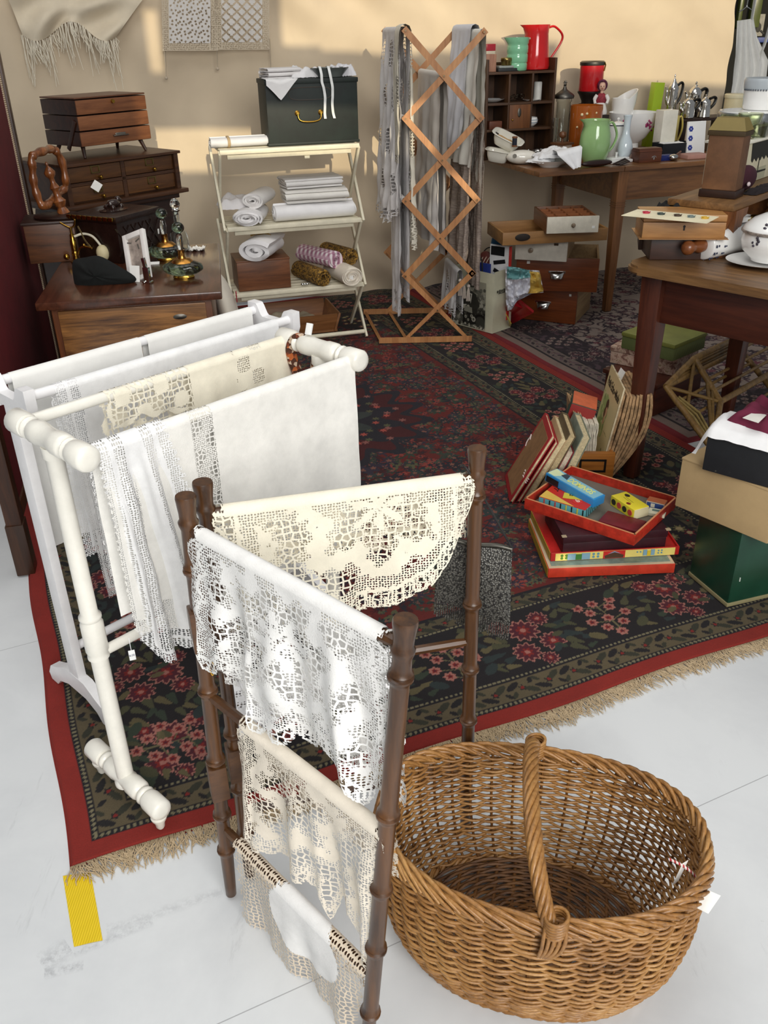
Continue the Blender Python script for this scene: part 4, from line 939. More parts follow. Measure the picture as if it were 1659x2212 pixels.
# ------------------------------------------------------------------ four-drawer cabinet, sewing box, trunk below
zc = .985; a0, a1 = P(136, 358, zc), P(387, 325, zc); ca = math.degrees(math.atan2(a1.y-a0.y, a1.x-a0.x)); cw = (a1-a0).length
tr = T('bow_trunk', 'dark bow-sided trunk standing behind the walnut chest', 'trunk', (a0.x, a0.y, 0), ca)
b = B(60); rows = []
for i in range(13):
    t = i/12; k = .03*math.sin(PI*t)**.8-.015
    rows.append([Vector((x, y, .0095+.80*t)) for x, y in ((.03-k, .03-k), (cw-.03+k, .03-k), (cw-.03+k, .36+k), (.03-k, .36+k), (.03-k, .03-k))])
b.grid(rows); b.box((cw/2, .195, .805), (cw-.03, .36, .02), 0, .004); tr.p('body', b, DARKW)
db = T('drawer_cabinet', 'dark wooden tabletop cabinet of four small drawers with brass label holders', 'cabinet', (a0.x, a0.y, .816), ca)
DKC = wood('2a180e', '54341d', 'X', 1, .4, .15); hh = zc-.816
b = B(30); b.box((cw/2, .19, hh-.005), (cw+.006, .385, .011), 0, .002); b.box((cw/2, .19, .009), (cw+.04, .40, .018), 0, .005); b.box((cw/2, .21, hh/2), (cw-.01, .34, hh-.012))
b.box((.014, .03, hh/2), (.02, .04, hh-.02)); b.box((cw-.014, .03, hh/2), (.02, .04, hh-.02)); b.box((cw/2, .035, hh/2), (.018, .03, hh-.02)); b.box((cw/2, .035, hh/2+.005), (cw-.04, .03, .012)); db.p('case', b, DKC)
for ix in (0, 1):
    for iz in (0, 1):
        xx = cw*(.265+.47*ix); zz = .018+.034+iz*.072; b = B(30); b.box((xx, .028, zz+.002), (cw*.43, .016, .056), 0, .002); dr = db.p('drawer', b, wood('3a2213', '64401f', 'X', 1, .4, .15))
        b = B(30); Hx = .036
        for dx, dz, w2, h2 in ((-Hx/2, 0, .005, .026), (Hx/2, 0, .005, .026), (0, .013, Hx+.005, .005), (0, -.011, Hx+.005, .004)): b.box((xx+dx, .018, zz+.013+dz), (w2, .005, h2), 0, .001)
        db.p('label_holder', b, metal('8a7a4e', .35), parent=dr)
        b = B(50); b.rod((xx+.012, .02, zz-.014), (xx+.012, -.004, zz-.016), [(.004, 0), (.004, .4), (.008, .55), (.009, .8), (.005, 1)], seg=12); db.p('knob', b, BRASS, parent=dr)
paper('white diamond-shaped price tag hanging on the drawer cabinet', V(204, 410, 3.62), .034, .034, 20, 0, ry=38)
z0 = 1.207; a2, a3 = P(159, 213, z0), P(303, 200, z0); sa = 52; swd = .345
sx_ = T('sewing_box', 'brown cantilever sewing box on splayed legs on top of the drawer cabinet', 'sewing box', (a2.x, a2.y, zc+.0015), sa)
SW = wood('5d3620', '8a5836', 'X', 1, .45, .1); SWD = wood('1f0f09', '3c2012', 'X', 1, .4, .1); bh_ = z0-zc
for i in range(3):
    z1 = .045+i*(bh_-.05)/3; h2 = (bh_-.05)/3-.003; g = .006*(2-i)/2
    b = B(30); b.box((swd/2, .115, z1+h2/2), (swd+g, .23, h2), 0, .0025); ti = sx_.p('tray', b, SWD)
    b = B(30); b.box((swd/2, -.0015, z1+h2/2), (swd-.004+g, .006, h2-.003), 0, .002); sx_.p('front_board', b, SW, parent=ti)
b = B(30); b.box((swd/2, .115, bh_-.002), (swd, .232, .006), 0, .002); sx_.p('lid', b, wood('49291a', '6d4730', 'X'))
for x in (.03, swd-.03):
    for y in (.03, .2):
        b = B(30); s_ = -1 if x < .1 else 1; tq = -1 if y < .1 else 1
        b.rod((x+s_*.012, y+tq*.012, .0), (x-s_*.002, y-tq*.012, .06), [(.006, 0), (.0105, 1)], seg=8); sx_.p('leg', b, SWD)
b = B(30); b.box((-.004, .05, .085), (.006, .02, .13), 0, .002, 34); sx_.p('hinge_arm', b, SWD)
b = B(50); b.rod((swd*.5, 0, bh_-.02), (swd*.5, -.016, bh_-.021), [(.004, 0), (.004, .4), (.008, .6), (.007, 1)], seg=12); sx_.p('knob', b, BRASS)
b = B(60); b.box((swd*.55, -.009, .075), (.075, .012, .004), 0, .0015, 12); b.box((swd*.55, -.005, .079), (.05, .008, .01), 0, .002); sx_.p('drawer_pull', b, metal('9c978d', .3))
# floral cushion beside the chest
q0 = V(482, 655, 3.55); b = B(180); b.ball((0, 0, 0), 1, (.045, .16, .15), 24); cu = T('cushion', 'white cushion with red flower embroidery wedged behind the walnut chest', 'cushion', (q0.x, 3.62, .0115), 12); b.xf(Matrix.Translation((0, 0, .40)) @ Matrix.Rotation(math.radians(-12), 4, 'Y'))
cu.p('cover', b, cloth('e3dbcc')); b = B(60)
for k in range(9): a = 2*PI*k/9; b.ball((.042+.0*a, -.07+.018*math.cos(a), .46+.018*math.sin(a)), .006, (.4, 1, 1))
cu.p('embroidery', b, cloth('a03a44'))
b = B(30); b.box((0, .0, .13), (.10, .28, .26), 0, .02); cu.p('filling', b, cloth('d9d0bf'))
# ------------------------------------------------------------------ folding white shelf unit
FO = Vector((-.08, 4.42, 0))-dirv(16)*.655; SWp = .655; SH = (.955, .617, .303)
CRM = paint('e3dcc4', .5, .06, 12)
sh = T('folding_shelf', 'cream painted folding shelf unit with three tiers and crossed legs by the fabric wall', 'shelf unit', FO, 16)
for z in SH:
    b = B(30); b.box((SWp/2, .012, z-.010), (SWp, .03, .02), 0, .003); b.box((SWp/2, .03, z-.032), (SWp-.07, .018, .022), 0, .003)
    for k in range(5): b.box((SWp/2, .055+.058*k, z-.009), (SWp-.01, .048, .014), 0, .002)
    sh.p('tier', b, CRM)
lv = [(.955, .617), (.617, .303), (.303, .0)]
for x in (-.012, SWp+.012):
    for i, (zt, zb) in enumerate(lv):
        for j, (ya, yb) in enumerate(((.01, .29), (.29, .01))):
            b = B(30); A_ = Vector((x+(.0 if j else .013*(1 if x < 0 else -1)), ya, zt-.012)); Bv = Vector((A_.x, yb, max(zb-.02, .0125))); dd = Bv-A_; ln = dd.length
            b.box((0, 0, 0), (.012, .026, ln), 0, .003); b.xf(Matrix.Translation((A_+Bv)/2) @ Vector((0, 0, 1)).rotation_difference(dd.normalized()).to_matrix().to_4x4())
            if i == 2:
                for vv in b.bm.verts: vv.co.z = max(vv.co.z, .0115)
            sh.p('leg', b, CRM)
b = B(30); b.rod((0, .012, .045), (SWp, .012, .045), r=.011, seg=12); sh.p('stretcher', b, CRM)
b = B(30); b.box((SWp*.62, .025, SH[0]-.05), (.025, .015, .012), 0, .002); sh.p('catch', b, CRM)
def sw(x, y, z): return sh.M @ Vector((x, y, z))
def atx(px, py, z, yy=None):                                       # shelf coordinates of a photo point at height z
    q_ = sh.I @ P(px, py, z); return q_
def loc_on(x, y, i): return sw(x, y, SH[i]+.0005)
SHX = lambda px: (sh.I @ PL(px, 480, FO, FO+dirv(16))).x
# green box on the top tier
gx0, gx1 = .243, .672
gb = T('document_box', 'dark green document box with brass drop handle on the top tier of the shelf', 'box', sw((gx0+gx1)/2-.005, .05, SH[0]+.0005), 16); gw = gx1-gx0; gh = .262
DG = paint('0d1a16', .6, .25, 14); b = B(30); b.box((0, .105, gh/2), (gw, .21, gh), 0, .004); b.box((0, .105, .006), (gw+.008, .218, .012), 0, .003); gb.p('body', b, DG)
b = B(30); b.box((0, .105, gh+.004), (gw+.008, .218, .02), 0, .004); gb.p('lid', b, DG)
b = B(50)
for x in (-.055, .055): b.rod((x-.02, 0, .135), (x-.02, -.012, .135), [(.012, 0), (.012, .3), (.007, .5), (.007, 1)], seg=14)
gb.p('handle_mount', b, BRASS); b = B(60); b.tube(smooth_path([(-.075, -.012, .135), (-.07, -.017, .11), (-.045, -.02, .1), (.005, -.02, .1), (.03, -.017, .11), (.035, -.012, .135)], 6), .0035, 8); gb.p('drop_handle', b, BRASS)
b = B(60); pts = []
for k in range(28):
    a = 2*PI*k/28; pts.append((.0+(.07+.03)*math.copysign(abs(math.cos(a))**.5, math.cos(a))-.01, -.0005, .215+.026*math.copysign(abs(math.sin(a))**.7, math.sin(a))))
b.tube(pts, .0016, 5, True); gb.p('worn_oval', b, paint('4a4038', .7))
TOPZ = SH[0]+gh+.0155
def rumple(w_, d_, h_, seed, edge=.0):                             # softly crumpled folded linen
    q = B(180); top, bot = [], []
    for i in range(17):
        for lst, sg in ((top, 1), (bot, 0)):
            row = []
            for j in range(25):
                u, v = j/24*2-1, i/16*2-1; e = max(abs(u), abs(v)); k = (1-e**6)
                wx = 1+.12*noise.noise((v*1.5, seed, 0)); wy = 1+.16*noise.noise((u*1.7, seed, 5))
                row.append(Vector((u*w_/2*wx, v*d_/2*wy, (h_*k*(.7+.5*noise.noise((u*2, v*2, seed)))+.004*noise.noise((u*7, v*7, seed))*sg if sg else 0)+.001)))
            lst.append(row)
    q.grid(top); q.grid(bot); return q
# linens and a dish on the green box
onew('folded_linen', ribbon(serp(.10, .045, 5), .006, .16, gb.M @ mat4((-.125, .10, gh+.015), 12), .01, 3), cloth('dcd9d8'), 'bundle of folded grey-white napkins on the left of the green box', 'linen')
b = B(180); rows = []
for i in range(15):
    t = i/14; rows.append([gb.M @ Vector((-.215+.125*u-.0*t+(.02 if t > .5 else 0)*u, .10-.135*min(t*1.9, 1)-.006*(t > .52), gh+.0175+.002*math.sin(u*9)-(max(0, t-.5)*2)*(.085*(1-abs(u-.42)*1.7) if abs(u-.42) < .58 else .0))) for u in [j/14 for j in range(15)]])
b.grid(rows); onew('napkin', b, cloth('e9e8e8'), 'white napkin with its corner hanging over the front left of the green box', 'napkin')
onew('folded_linen', rumple(.15, .13, .05, 21).xf(gb.M @ mat4((-.02, .12, gh+.0155), 15)), cloth('e2e1e2'), 'loose white linen heap in the middle of the green box', 'linen')
b = B(50); b.lathe([(.058, 0), (.06, .006), (.085, .034), (.092, .038), (.088, .039), (.06, .012), (.0, .01)], seg=32, sy=.7); one('oval_dish', b, paint('5d6360', .35, .1), 'grey oval dish on the right of the green box lid', 'dish', gb.M @ Vector((.105, .075, gh+.0155)), 16)
for k, (x, L_) in enumerate(((.045, .155), (.085, .155))):
    b = B(180); pth = [(x, .05, gh+.058), (x-.002, .01, gh+.06), (x, -.012, gh+.03)]+[(x+.006*math.sin(j*.7+k)+.002*j, -.014-.002*(j % 2), gh-.0-.022*j) for j in range(8)]
    pp = smooth_path([gb.M @ Vector(p) for p in pth], 4); b.grid([[p+dirv(16)*.006, p-dirv(16)*.006] for p in pp]); onew('ribbon', b, cloth('e6e8e6'), ['white ribbon hanging down the green box, left of two', 'white ribbon hanging down the green box, right of two'][k], 'ribbon', 'ribbons on the green box')
onew('lace_cloth', rumple(.11, .12, .06, 33).xf(gb.M @ mat4((.17, .13, gh+.0155), 20)), cloth('dfdfe4'), 'white lace cloth bunched at the right end of the green box', 'cloth')
# tied roll on the left of the top tier
onew('tied_linen', ribbon(spiral(.042, 3.2, .012, .5), .007, .26, mat4(sw(.105, .11, SH[0]+.002), 16+2, 0, 0), .012, 2), cloth('d7d8dc'), 'flat roll of grey-white linen tied with tape at the left of the top tier', 'linen roll')
b = B(60); rr = [(.0, .045*math.cos(a)*1.02, .0215+.0235*math.sin(a)) for a in [2*PI*k/20 for k in range(20)]]; b.tube(rr, .003, 6, True, 2.2); b.xf(mat4(sw(.055, .11, SH[0]+.002), 18)); onew('linen_tape', b, cloth('b09a78'), 'beige tape tied round the flat roll of linen', 'tape')
# second tier
def lroll(nm, lab, x, y, i, L_, r, turns, rz, col, flat=.6, dz=0, th=None, group=None):
    o = ribbon(spiral(r, turns, .01, flat), th or (r/turns*.66), L_, mat4(sw(x, y, SH[i]+.001+dz), 16+rz), .012, r*100); o = onew(nm, o, col if not isinstance(col, str) else cloth(col), lab, 'linen roll', group); return o
lroll('linen_roll', 'rolled white linen with open end towards us, lowest on the left of the middle tier', .13, .10, 1, .24, .070, 4.6, 72, 'eceaea', .52)
lroll('linen_roll', 'smaller rolled white linen resting on the lower roll, left of the middle tier', .18, .13, 1, .22, .052, 3.8, 64, 'e9e6e4', .62, .074)
onew('folded_linen', rumple(.19, .18, .06, 41).xf(mat4(sw(.08, .17, SH[1]+.066), 16)), cloth('dedbdc'), 'loose grey-white fringed linen at the far left of the middle tier', 'linen')
lroll('linen_roll', 'long smooth white linen roll lying along the front of the middle tier', .435, .07, 1, .40, .048, 3.2, 2, 'f0eff0', .8)
onew('folded_linen', ribbon(serp(.16, .062, 4), .011, .30, mat4(sw(.45, .12, SH[1]+.078), 14), .012, 7), cloth('e8e5df'), 'folded cream linen on top of the long white roll', 'linen')
onew('folded_linen', ribbon(serp(.16, .045, 4), .008, .28, mat4(sw(.44, .15, SH[1]+.142), 19), .012, 9), cloth('e6e4e2'), 'topmost folded napkins of the middle tier with pale stripe', 'linen')
# third tier: wooden box and rolls
wb = T('wooden_box', 'brown wooden box under folded white linen on the lowest tier', 'box', sw(.025, .02, SH[2]+.0005), 16)
b = B(30); b.box((.135, .11, .07), (.26, .2, .14), 0, .003); wb.p('body', b, wood('4a2814', '7f4c2a', 'X', 1, .45)); b = B(30); b.box((.135, .11, .143), (.264, .204, .008), 0, .002); wb.p('lid', b, wood('4a2814', '7f4c2a', 'X', 1, .45))
lroll('folded_blanket', 'thick folded white linen with gold cord on the brown wooden box', .175, .085, 2, .24, .088, 2.4, 62, 'efedee', .55, .149, .020)
b = B(60); c_ = sw(.17, .10, SH[2]+.149+.103); b.tube(smooth_path([c_+Vector((-.05, .0, -.004)), c_+Vector((-.02, 0, .004)), c_, c_+Vector((.03, 0, .004)), c_+Vector((.05, -.01, -.004))], 5), .004, 6); onew('cord_bow', b, cloth('a9853f'), 'gold cord bow on the thick folded white linen', 'cord')
q = N('pink_gingham'); v = q.coord('Object', (1, 1, 1)); w1 = q.n('TexWave', Scale=14.0, bands_direction='X'); w2 = q.n('TexWave', Scale=14.0, bands_direction='Y'); q.l(v, w1.inputs['Vector']); q.l(v, w2.inputs['Vector'])
s_ = q.math('ADD', q.math('GREATER_THAN', w1.outputs[0], .5), q.math('GREATER_THAN', w2.outputs[0], .5)); q.base(q.ramp(q.math('MULTIPLY', s_, .5), [(0, lin('e9e2e4')), (.5, lin('c9a3b4')), (1, lin('a4738a'))]), .9)
q2 = N('brown_gold_brocade'); v = q2.coord(); n_ = q2.noise(v, 85, 3, .6, 1.2); q2.base(q2.ramp(n_, [(.4, lin('33200f')), (.5, lin('6d5120')), (.6, lin('a67d2e'))]), .8)
lroll('brocade_roll', 'brown and gold brocade roll lowest, beside the brown wooden box', .41, .11, 2, .25, .042, 4, 108, q2.m, 1.0)
lroll('gingham_roll', 'pink and white gingham roll lying on the brocade roll', .465, .15, 2, .26, .044, 4, 118, q.m, .95, .074)
lroll('brocade_roll', 'brown and gold brocade roll at the right rear of the lowest tier', .57, .17, 2, .22, .044, 4, 112, q2.m, .95, .074)
lroll('linen_roll', 'ecru linen roll with white tag at the right front of the lowest tier', .56, .055, 2, .24, .054, 4.6, 100, 'e6dccb', .85)
p0 = V(762, 598, 4.33); paper('white gift-shaped tag on the ecru linen roll', sw(.575, -.062, SH[2]+.03), .024, .026, 16)
b = B(50)
for k in range(3): b.ball(sw(.345+.012*k, .02, SH[2]+.011), .008, (1, .7, 1))
onew('steel_clips', b, STEEL, 'small cluster of shiny steel clips on the lowest tier', 'clips')
# wooden tray with crochet on the floor under the shelf
tr_ = T('wooden_tray', 'shallow flared wooden tray holding crochet on the rug under the shelf', 'tray', P(650, 724, G0), 16)
TW = wood('6d4324', 'a06c40', 'X', .8, .5); wv_, dv, hv = .40, .30, .10
for nm, A_, in (('front', 0), ('back', 1), ('left', 2), ('right', 3)):
    b = B(30)
    if A_ < 2: y = 0 if A_ == 0 else dv; b.box((0, y, hv/2+.002), (wv_, .012, hv), 0, .002, (18 if A_ == 0 else -18)); 
    else: x = -wv_/2 if A_ == 2 else wv_/2; b.box((x, dv/2, hv/2+.002), (.012, dv+.02, hv), 0, .002, 0, (-18 if A_ == 2 else 18))
    tr_.p('side_board', b, TW)
b = B(30); b.box((0, dv/2, .007), (wv_, dv, .012)); tr_.p('bottom_board', b, TW)
onew('crochet_bundle', rumple(.30, .22, .07, 51).xf(mat4(tr_.M @ Vector((-.02, .15, .014)), 20)), cloth('b9ae99', .95, 200, .2), 'beige crochet cloth lying in the flared wooden tray', 'crochet')
# ------------------------------------------------------------------ concertina airer
AY = 4.345; DV = Vector((-.085, .525, 0))
BW_ = wood('9a6338', 'c08a56', 'Z', 1, .5, .05)
base_z = G0
ar = T('folding_airer', 'tall wooden concertina airer with crossed slats hung with old linens', 'airer', (V(940, 745, AY).x, AY, base_z))
J = {k: V(x, y, AY) for k, (x, y) in dict(a0=(876, 66), a1=(1046, 69), b0=(876, 256), b1=(1038, 255), c0=(876, 434), c1=(1030, 431), d0=(876, 596), d1=(1020, 590), e0=(873, 746), e1=(1010, 738)).items()}
def slat(b, p0, p1, wd=.028, th=.0075, ext=.012, dy=0):
    d_ = (p1-p0).normalized(); n_ = Vector((d_.z, 0, -d_.x)); A_, Bv = p0-d_*ext, p1+d_*ext; y = Vector((0, 1, 0)); q = []
    for p in (A_, Bv): q += [p+n_*wd/2+y*(dy-th/2), p-n_*wd/2+y*(dy-th/2), p-n_*wd/2+y*(dy+th/2), p+n_*wd/2+y*(dy+th/2)]
    b._m(q, [(0, 1, 2, 3), (7, 6, 5, 4), (0, 4, 5, 1), (1, 5, 6, 2), (2, 6, 7, 3), (3, 7, 4, 0)])
for off in (Vector((0, 0, 0)), DV):
    for k, (p, q_, dy) in enumerate((('a0', 'b1', -.005), ('a1', 'b0', .005), ('b0', 'c1', -.005), ('b1', 'c0', .005), ('c0', 'd1', -.005), ('c1', 'd0', .005), ('d0', 'e1', .005), ('d1', 'e0', -.005))):
        A_, Bv = J[p].copy(), J[q_].copy(); b = B(30); slat(b, A_+off, Bv+off, dy=dy*(1 if k < 6 else 1))
        for vv in b.bm.verts: vv.co.z = max(vv.co.z, base_z)
        ar.w('slat', b, BW_)
mids = {}
for n_, (p, q_, r_, s_) in dict(ab=('a0', 'b1', 'a1', 'b0'), bc=('b0', 'c1', 'b1', 'c0'), cd=('c0', 'd1', 'c1', 'd0'), de=('d0', 'e1', 'd1', 'e0')).items(): mids[n_] = (J[p]+J[q_]+J[r_]+J[s_])/4
for n_, p in list(J.items())+list(mids.items()):
    if n_[0] == 'e': continue
    b = B(30); b.rod(p-Vector((0, .012, 0)), p+DV+Vector((0, .012, 0)), r=.0065, seg=8); ar.w('dowel', b, BW_)
    b = B(30); b.rod(p-Vector((0, .0105, 0)), p-Vector((0, .0135, 0)), r=.004, seg=8); ar.w('rivet', b, metal('6a5c48', .4))
for off in (Vector((0, 0, 0)), DV):
    b = B(30); A_, Bv = P(824, 744, G0)+off, P(1014, 738, G0)+off; A_.z = Bv.z = G0+.0145; A_.y = Bv.y = AY-.016+off.y; slat(b, A_, Bv, .028, .009); ar.w('base_bar', b, BW_)
for f_ in (.0, .30):
    A_ = P(824, 744, G0).lerp(P(1014, 738, G0), f_); A_.z = G0+.005; A_.y = AY-.016; b = B(30); b.tube([A_+Vector((0, -.0, .004)), A_+DV+Vector((0, 0, .004))], .009, 4); ar.w('base_slat', b, BW_)
def hang(name, lab, cat, p, col, f, bk_, s0=.03, s1=.5, amp=.012, r=.012, nf=4, seed=0, reg=None, flare=.02, mat=None, side=-1):
    A_, Bv = p, p+DV; Ld = DV.length
    q = drape(A_, Bv, s0, s1, f, back=bk_, r=r, amp=amp, nf=nf, seed=seed, reg=reg, step=.008, flare=flare, side=side); return onew(name, q, mat or cloth(col), lab, cat)
hole = lambda s, d, es, eb, t: 3.0 if eb < .01*(.5+.5*math.cos(2*PI*s/.03)) else (2.0 if (math.sin(d*17)*math.sin(s*30+1) > .55 or eb < .04) else 0.0)
hang('lace_curtain', 'grey-white lace curtain hanging from the top left dowel of the airer', 'curtain', J['a0'], '', [(0, .03, .78), (.5, .25, .86), (1, .5, .84)], .92, .02, .5, .015, .016, 4, 2, hole, .035, lace('e0dddc', .006, .016))
hang('lace_cloth', 'ecru crinkled lace cloth over the lace curtain on the airer', 'cloth', J['a0']+Vector((0, -.012, 0)), '', [(0, .005, .95), (1, .12, .88)], .55, .005, .12, .012, .026, 3, 5, hole, .02, lace('e2dccb', .006, .014), 1)
hang('long_linen', 'long thin white linen on the middle left dowel of the airer, lace at its end', 'linen', J['b0'], '', [(0, .03, .93), (1, .3, .95)], .86, .03, .3, .008, .012, 2, 7, lambda s, d, es, eb, t: 1.0 if eb < .14 and (math.sin(s*120)+math.sin(d*130)) > .2 else 0.0, .01, lace('e6e4e4', .006, .014))
hang('lace_cloth', 'short lace-trimmed cloth on the third left dowel of the airer', 'cloth', J['c0'], '', [(0, .03, .05), (1, .2, .09)], .04, .02, .2, .006, .013, 2, 8, hole, .04, lace('dedbd8', .006, .014), 1)
hang('linen_towel', 'white linen towel on the top right dowel of the airer', 'towel', J['a1'], 'efece2', [(0, .02, .56), (1, .5, .56)], .72, .02, .5, .010, .013, 2, 9, None, .055)
hang('linen_towel', 'second white linen towel, behind the first on the top right dowel', 'towel', J['a1']+DV*.28+Vector((0, 0, .012)), 'e3e4ea', [(0, .0, .5), (1, .36, .52)], .62, .0, .36, .012, .02, 2, 10, None, .10)
hang('linen_towel', 'grey-white linen towel on the upper centre dowel of the airer', 'towel', mids['ab'], 'e2ddd6', [(0, .02, .70), (1, .5, .60)], .80, .02, .5, .012, .014, 2, 11, None, .03)
hang('linen_towel', 'long pale linen towel on the second centre dowel of the airer', 'towel', mids['bc'], 'e0ddda', [(0, .02, .42), (1, .5, .40)], .40, .02, .5, .010, .013, 2, 12, None, .03)
hang('knitted_blanket', 'taupe knitted blanket hanging from the right side dowel of the airer', 'blanket', J['b1'], '', [(0, .02, .66), (1, .45, .70)], .80, .02, .45, .014, .016, 3, 13, None, .03, (lambda: (lambda q: (q.base(q.ramp(q.noise(q.coord('Object', (30, 30, 160)), 1.0, 3, .6), [(.35, lin('9f9086')), (.62, lin('c4b5a9'))]), .95), q.bump(q.noise(q.coord('Object', (40, 40, 220)), 1.0, 3, .6), .9, .004), q.m)[-1])(N('taupe_knit')))())
for k in range(3):
    p = V(994+9*k, 606+6*k, AY+.02); b = B(60); b.ball(p, .009)
    for j in range(9): a = 2*PI*j/9; b.tube([p, p+Vector((.006*math.cos(a), .006*math.sin(a), -.03)), p+Vector((.009*math.cos(a), .008*math.sin(a), -.075))], .0016, 4)
    onew('tassel', b, cloth('c4b8ac'), ['beige tassel by the lower right joint of the airer, left of three', 'beige tassel by the lower right joint of the airer, middle of three', 'beige tassel by the lower right joint of the airer, right of three'][k], 'tassel', 'tassels on the airer')
hang('lace_cloth', 'grey lace cloth on the lower right dowel of the airer', 'cloth', J['d1']+Vector((-.055, 0, 0)), '', [(0, .02, .24), (1, .3, .25)], .22, .02, .3, .008, .012, 3, 14, hole, .02, lace('d8d8d8', .006, .014))
# ------------------------------------------------------------------ back table
TZ = .78; TO = P(1165, 372, TZ); TA = 17.8; EX, EY = dirv(TA), dirv(TA+90)
bt = T('long_table', 'long brown wooden table by the fabric wall crowded with crockery', 'table', (TO.x, TO.y, 0), TA)
TW1 = wood('55361e', '8a5c34', 'X', .8, .35, .2); TWZ = wood('5c381e', '8f5f36', 'Z', .8, .4, .1)
b = B(30); b.box((.245, .37, TZ-.0125), (.49, .745, .025), 0, .004); b.box((1.05, .37, TZ-.0125), (1.115, .745, .025), 0, .004); bt.p('top', b, TW1)
b = B(30); b.box((1.04, .045, TZ-.10), (1.08, .022, .15), 0, .002); b.box((1.04, .70, TZ-.10), (1.08, .022, .15)); b.box((.50, .37, TZ-.10), (.022, .65, .15)); bt.p('apron', b, TW1)
for x, y in ((.50, .045), (.50, .70), (1.56, .045), (1.56, .70)):
    b = B(30); b.box((x, y, (TZ-.025+G0)/2), (.062, .062, TZ-.025-G0), 0, .004, taper=(.62, .62))
    for k in range(3): b.box((x, y, .60-.012*k), (.062, .062, .003))
    bt.p('leg', b, TWZ)
def tt(px, py, ey):                     # stand point on the table below a photo point, and the height of that point
    q_ = PL(px, py, TO+EY*ey, TO+EY*ey+EX); return Vector((q_.x, q_.y, TZ+.0005)), q_.z-TZ, mpp(q_)
def pot(name, lab, cat, px, top, ey, wpx, prof, mat, handle=None, spout=False, lid=None, dz=0, hm=None, rz=TA, seg=28, sy=1.0, group=None):
    """lathe vessel: prof in fractions of radius / height"""
    q_, h_, m_ = tt(px, top, ey); q_.z += dz; h_ -= dz; R = wpx*m_/2
    t = T(name, lab, cat, q_, rz, group); b = B(55); pf = [(r*R, z*h_) for r, z in prof]
    b.lathe(shell(pf, min(.004, R*.12)), seg=seg, sy=sy)
    if spout:
        top_ = pf[-1][1]; r_ = pf[-1][0]
        for vv in b.bm.verts:
            if vv.co.z > top_*.86 and vv.co.x < 0:
                k = (vv.co.z-top_*.86)/(top_*.14)*max(0, -vv.co.x/r_-.72)/.28; vv.co.x -= k*R*.42; vv.co.z += k*.006; vv.co.y *= 1-.6*k
    t.p('body', b, mat)
    if handle:
        z0, z1, out, rr = handle; b = B(60); x0 = min(r for r, z in pf if z0*h_*.8 <= z <= z1*h_*1.05 or True) if False else R*.86
        def rad(z): 
            for (ra, za), (rb_, zb) in zip(pf[:-1], pf[1:]):
                if za <= z <= zb: return ra+(rb_-ra)*(z-za)/max(1e-6, zb-za)
            return pf[-1][0]
        a0_, a1_ = rad(z0*h_)-.003, rad(z1*h_)-.003; o_ = out*R
        b.tube(smooth_path([(a1_, 0, z1*h_), (a1_+o_*.7, 0, z1*h_+.01), (R+o_, 0, (z0*.35+z1*.65)*h_), (R+o_*.6, 0, (z0*.75+z1*.25)*h_), (a0_, 0, z0*h_)], 6), rr, 8, False, .7); t.p('handle', b, hm or mat)
    return t, R, h_
def glaze(c, r=.12): return paint(c, r, .04, 5, 0, .5)
# pigeonhole organiser
q0, hO, mO = tt(1052, 157, .52); xa = (bt.I @ q0).x; q1, _, _ = tt(1203, 150, .52); xb = (bt.I @ q1).x; ow = xb-xa; OD = .2
og = T('pigeonhole_rack', 'dark wooden pigeonhole rack of six compartments standing on the long table', 'rack', q0, TA); ODK = wood('2f1d10', '57381f', 'X', 1, .5); ODZ = wood('2f1d10', '57381f', 'Z', 1, .5)
b = B(30)
for x in (.006, ow-.006): b.box((x, OD/2, hO/2+.03), (.012, OD, hO+.06), 0, .002)
b.box((ow/2, OD-.004, hO/2+.02), (ow, .008, hO+.04)); og.p('case', b, ODZ)
rows_z = [hO-.006, hO-.155, hO-.285, .006]
for z in rows_z: b = B(30); b.box((ow/2, OD/2-.002, z), (ow-.022, OD-.01, .012), 0, .001); og.p('shelf_board', b, ODK)
for k in (1, 2): b = B(30); b.box((ow*k/3, OD/2-.004, (hO-.006+rows_z[2])/2), (.01, OD-.014, hO-.006-rows_z[2]-.012), 0, .001); og.p('divider', b, ODZ)
b = B(30); b.box((ow/2, .006, (rows_z[1]+rows_z[2])/2+.0), (ow/3-.012, .012, .118), 0, .002); dr = og.p('small_door', b, wood('5a341b', '80502a', 'Z', 1, .45))
b = B(50); b.ball((ow/2-.045, -.004, rows_z[2]+.05), .005); og.p('knob', b, BRASS, parent=dr); b = B(50); b.ball((ow/2-.005, -.001, rows_z[2]+.085), .012, (.9, .25, 1.9)); og.p('oval_plate', b, OLDM, parent=dr)
def oz(x, y, z): return og.M @ Vector((x, y, z))
def opot(name, lab, cat, fx, y, z, R, h_, prof, mat, handle=None, spout=False, sy=1.0):
    t = T(name, lab, cat, oz(fx*ow, y, z+.0065), TA); b = B(55); pf = [(r*R, zz*h_) for r, zz in prof]; b.lathe(shell(pf, .003), seg=26, sy=sy)
    if spout:
        top_ = pf[-1][1]; r_ = pf[-1][0]
        for vv in b.bm.verts:
            if vv.co.z > top_*.84 and vv.co.x < 0: k = (vv.co.z-top_*.84)/(top_*.16)*max(0, -vv.co.x/r_-.7)/.3; vv.co.x -= k*R*.4; vv.co.y *= 1-.6*k
    t.p('body', b, mat)
    if handle:
        b = B(60); b.tube(smooth_path([(R*.9, 0, h_*.93), (R*1.35, 0, h_*.95), (R*handle, 0, h_*.78), (R*handle*.98, 0, h_*.6), (R*1.3, 0, h_*.3), (R*.88, 0, h_*.14)], 6), .0085, 8, False, .7); t.p('handle', b, mat if name != 'green_jug' else paint('b9b9a4', .3))
    return t
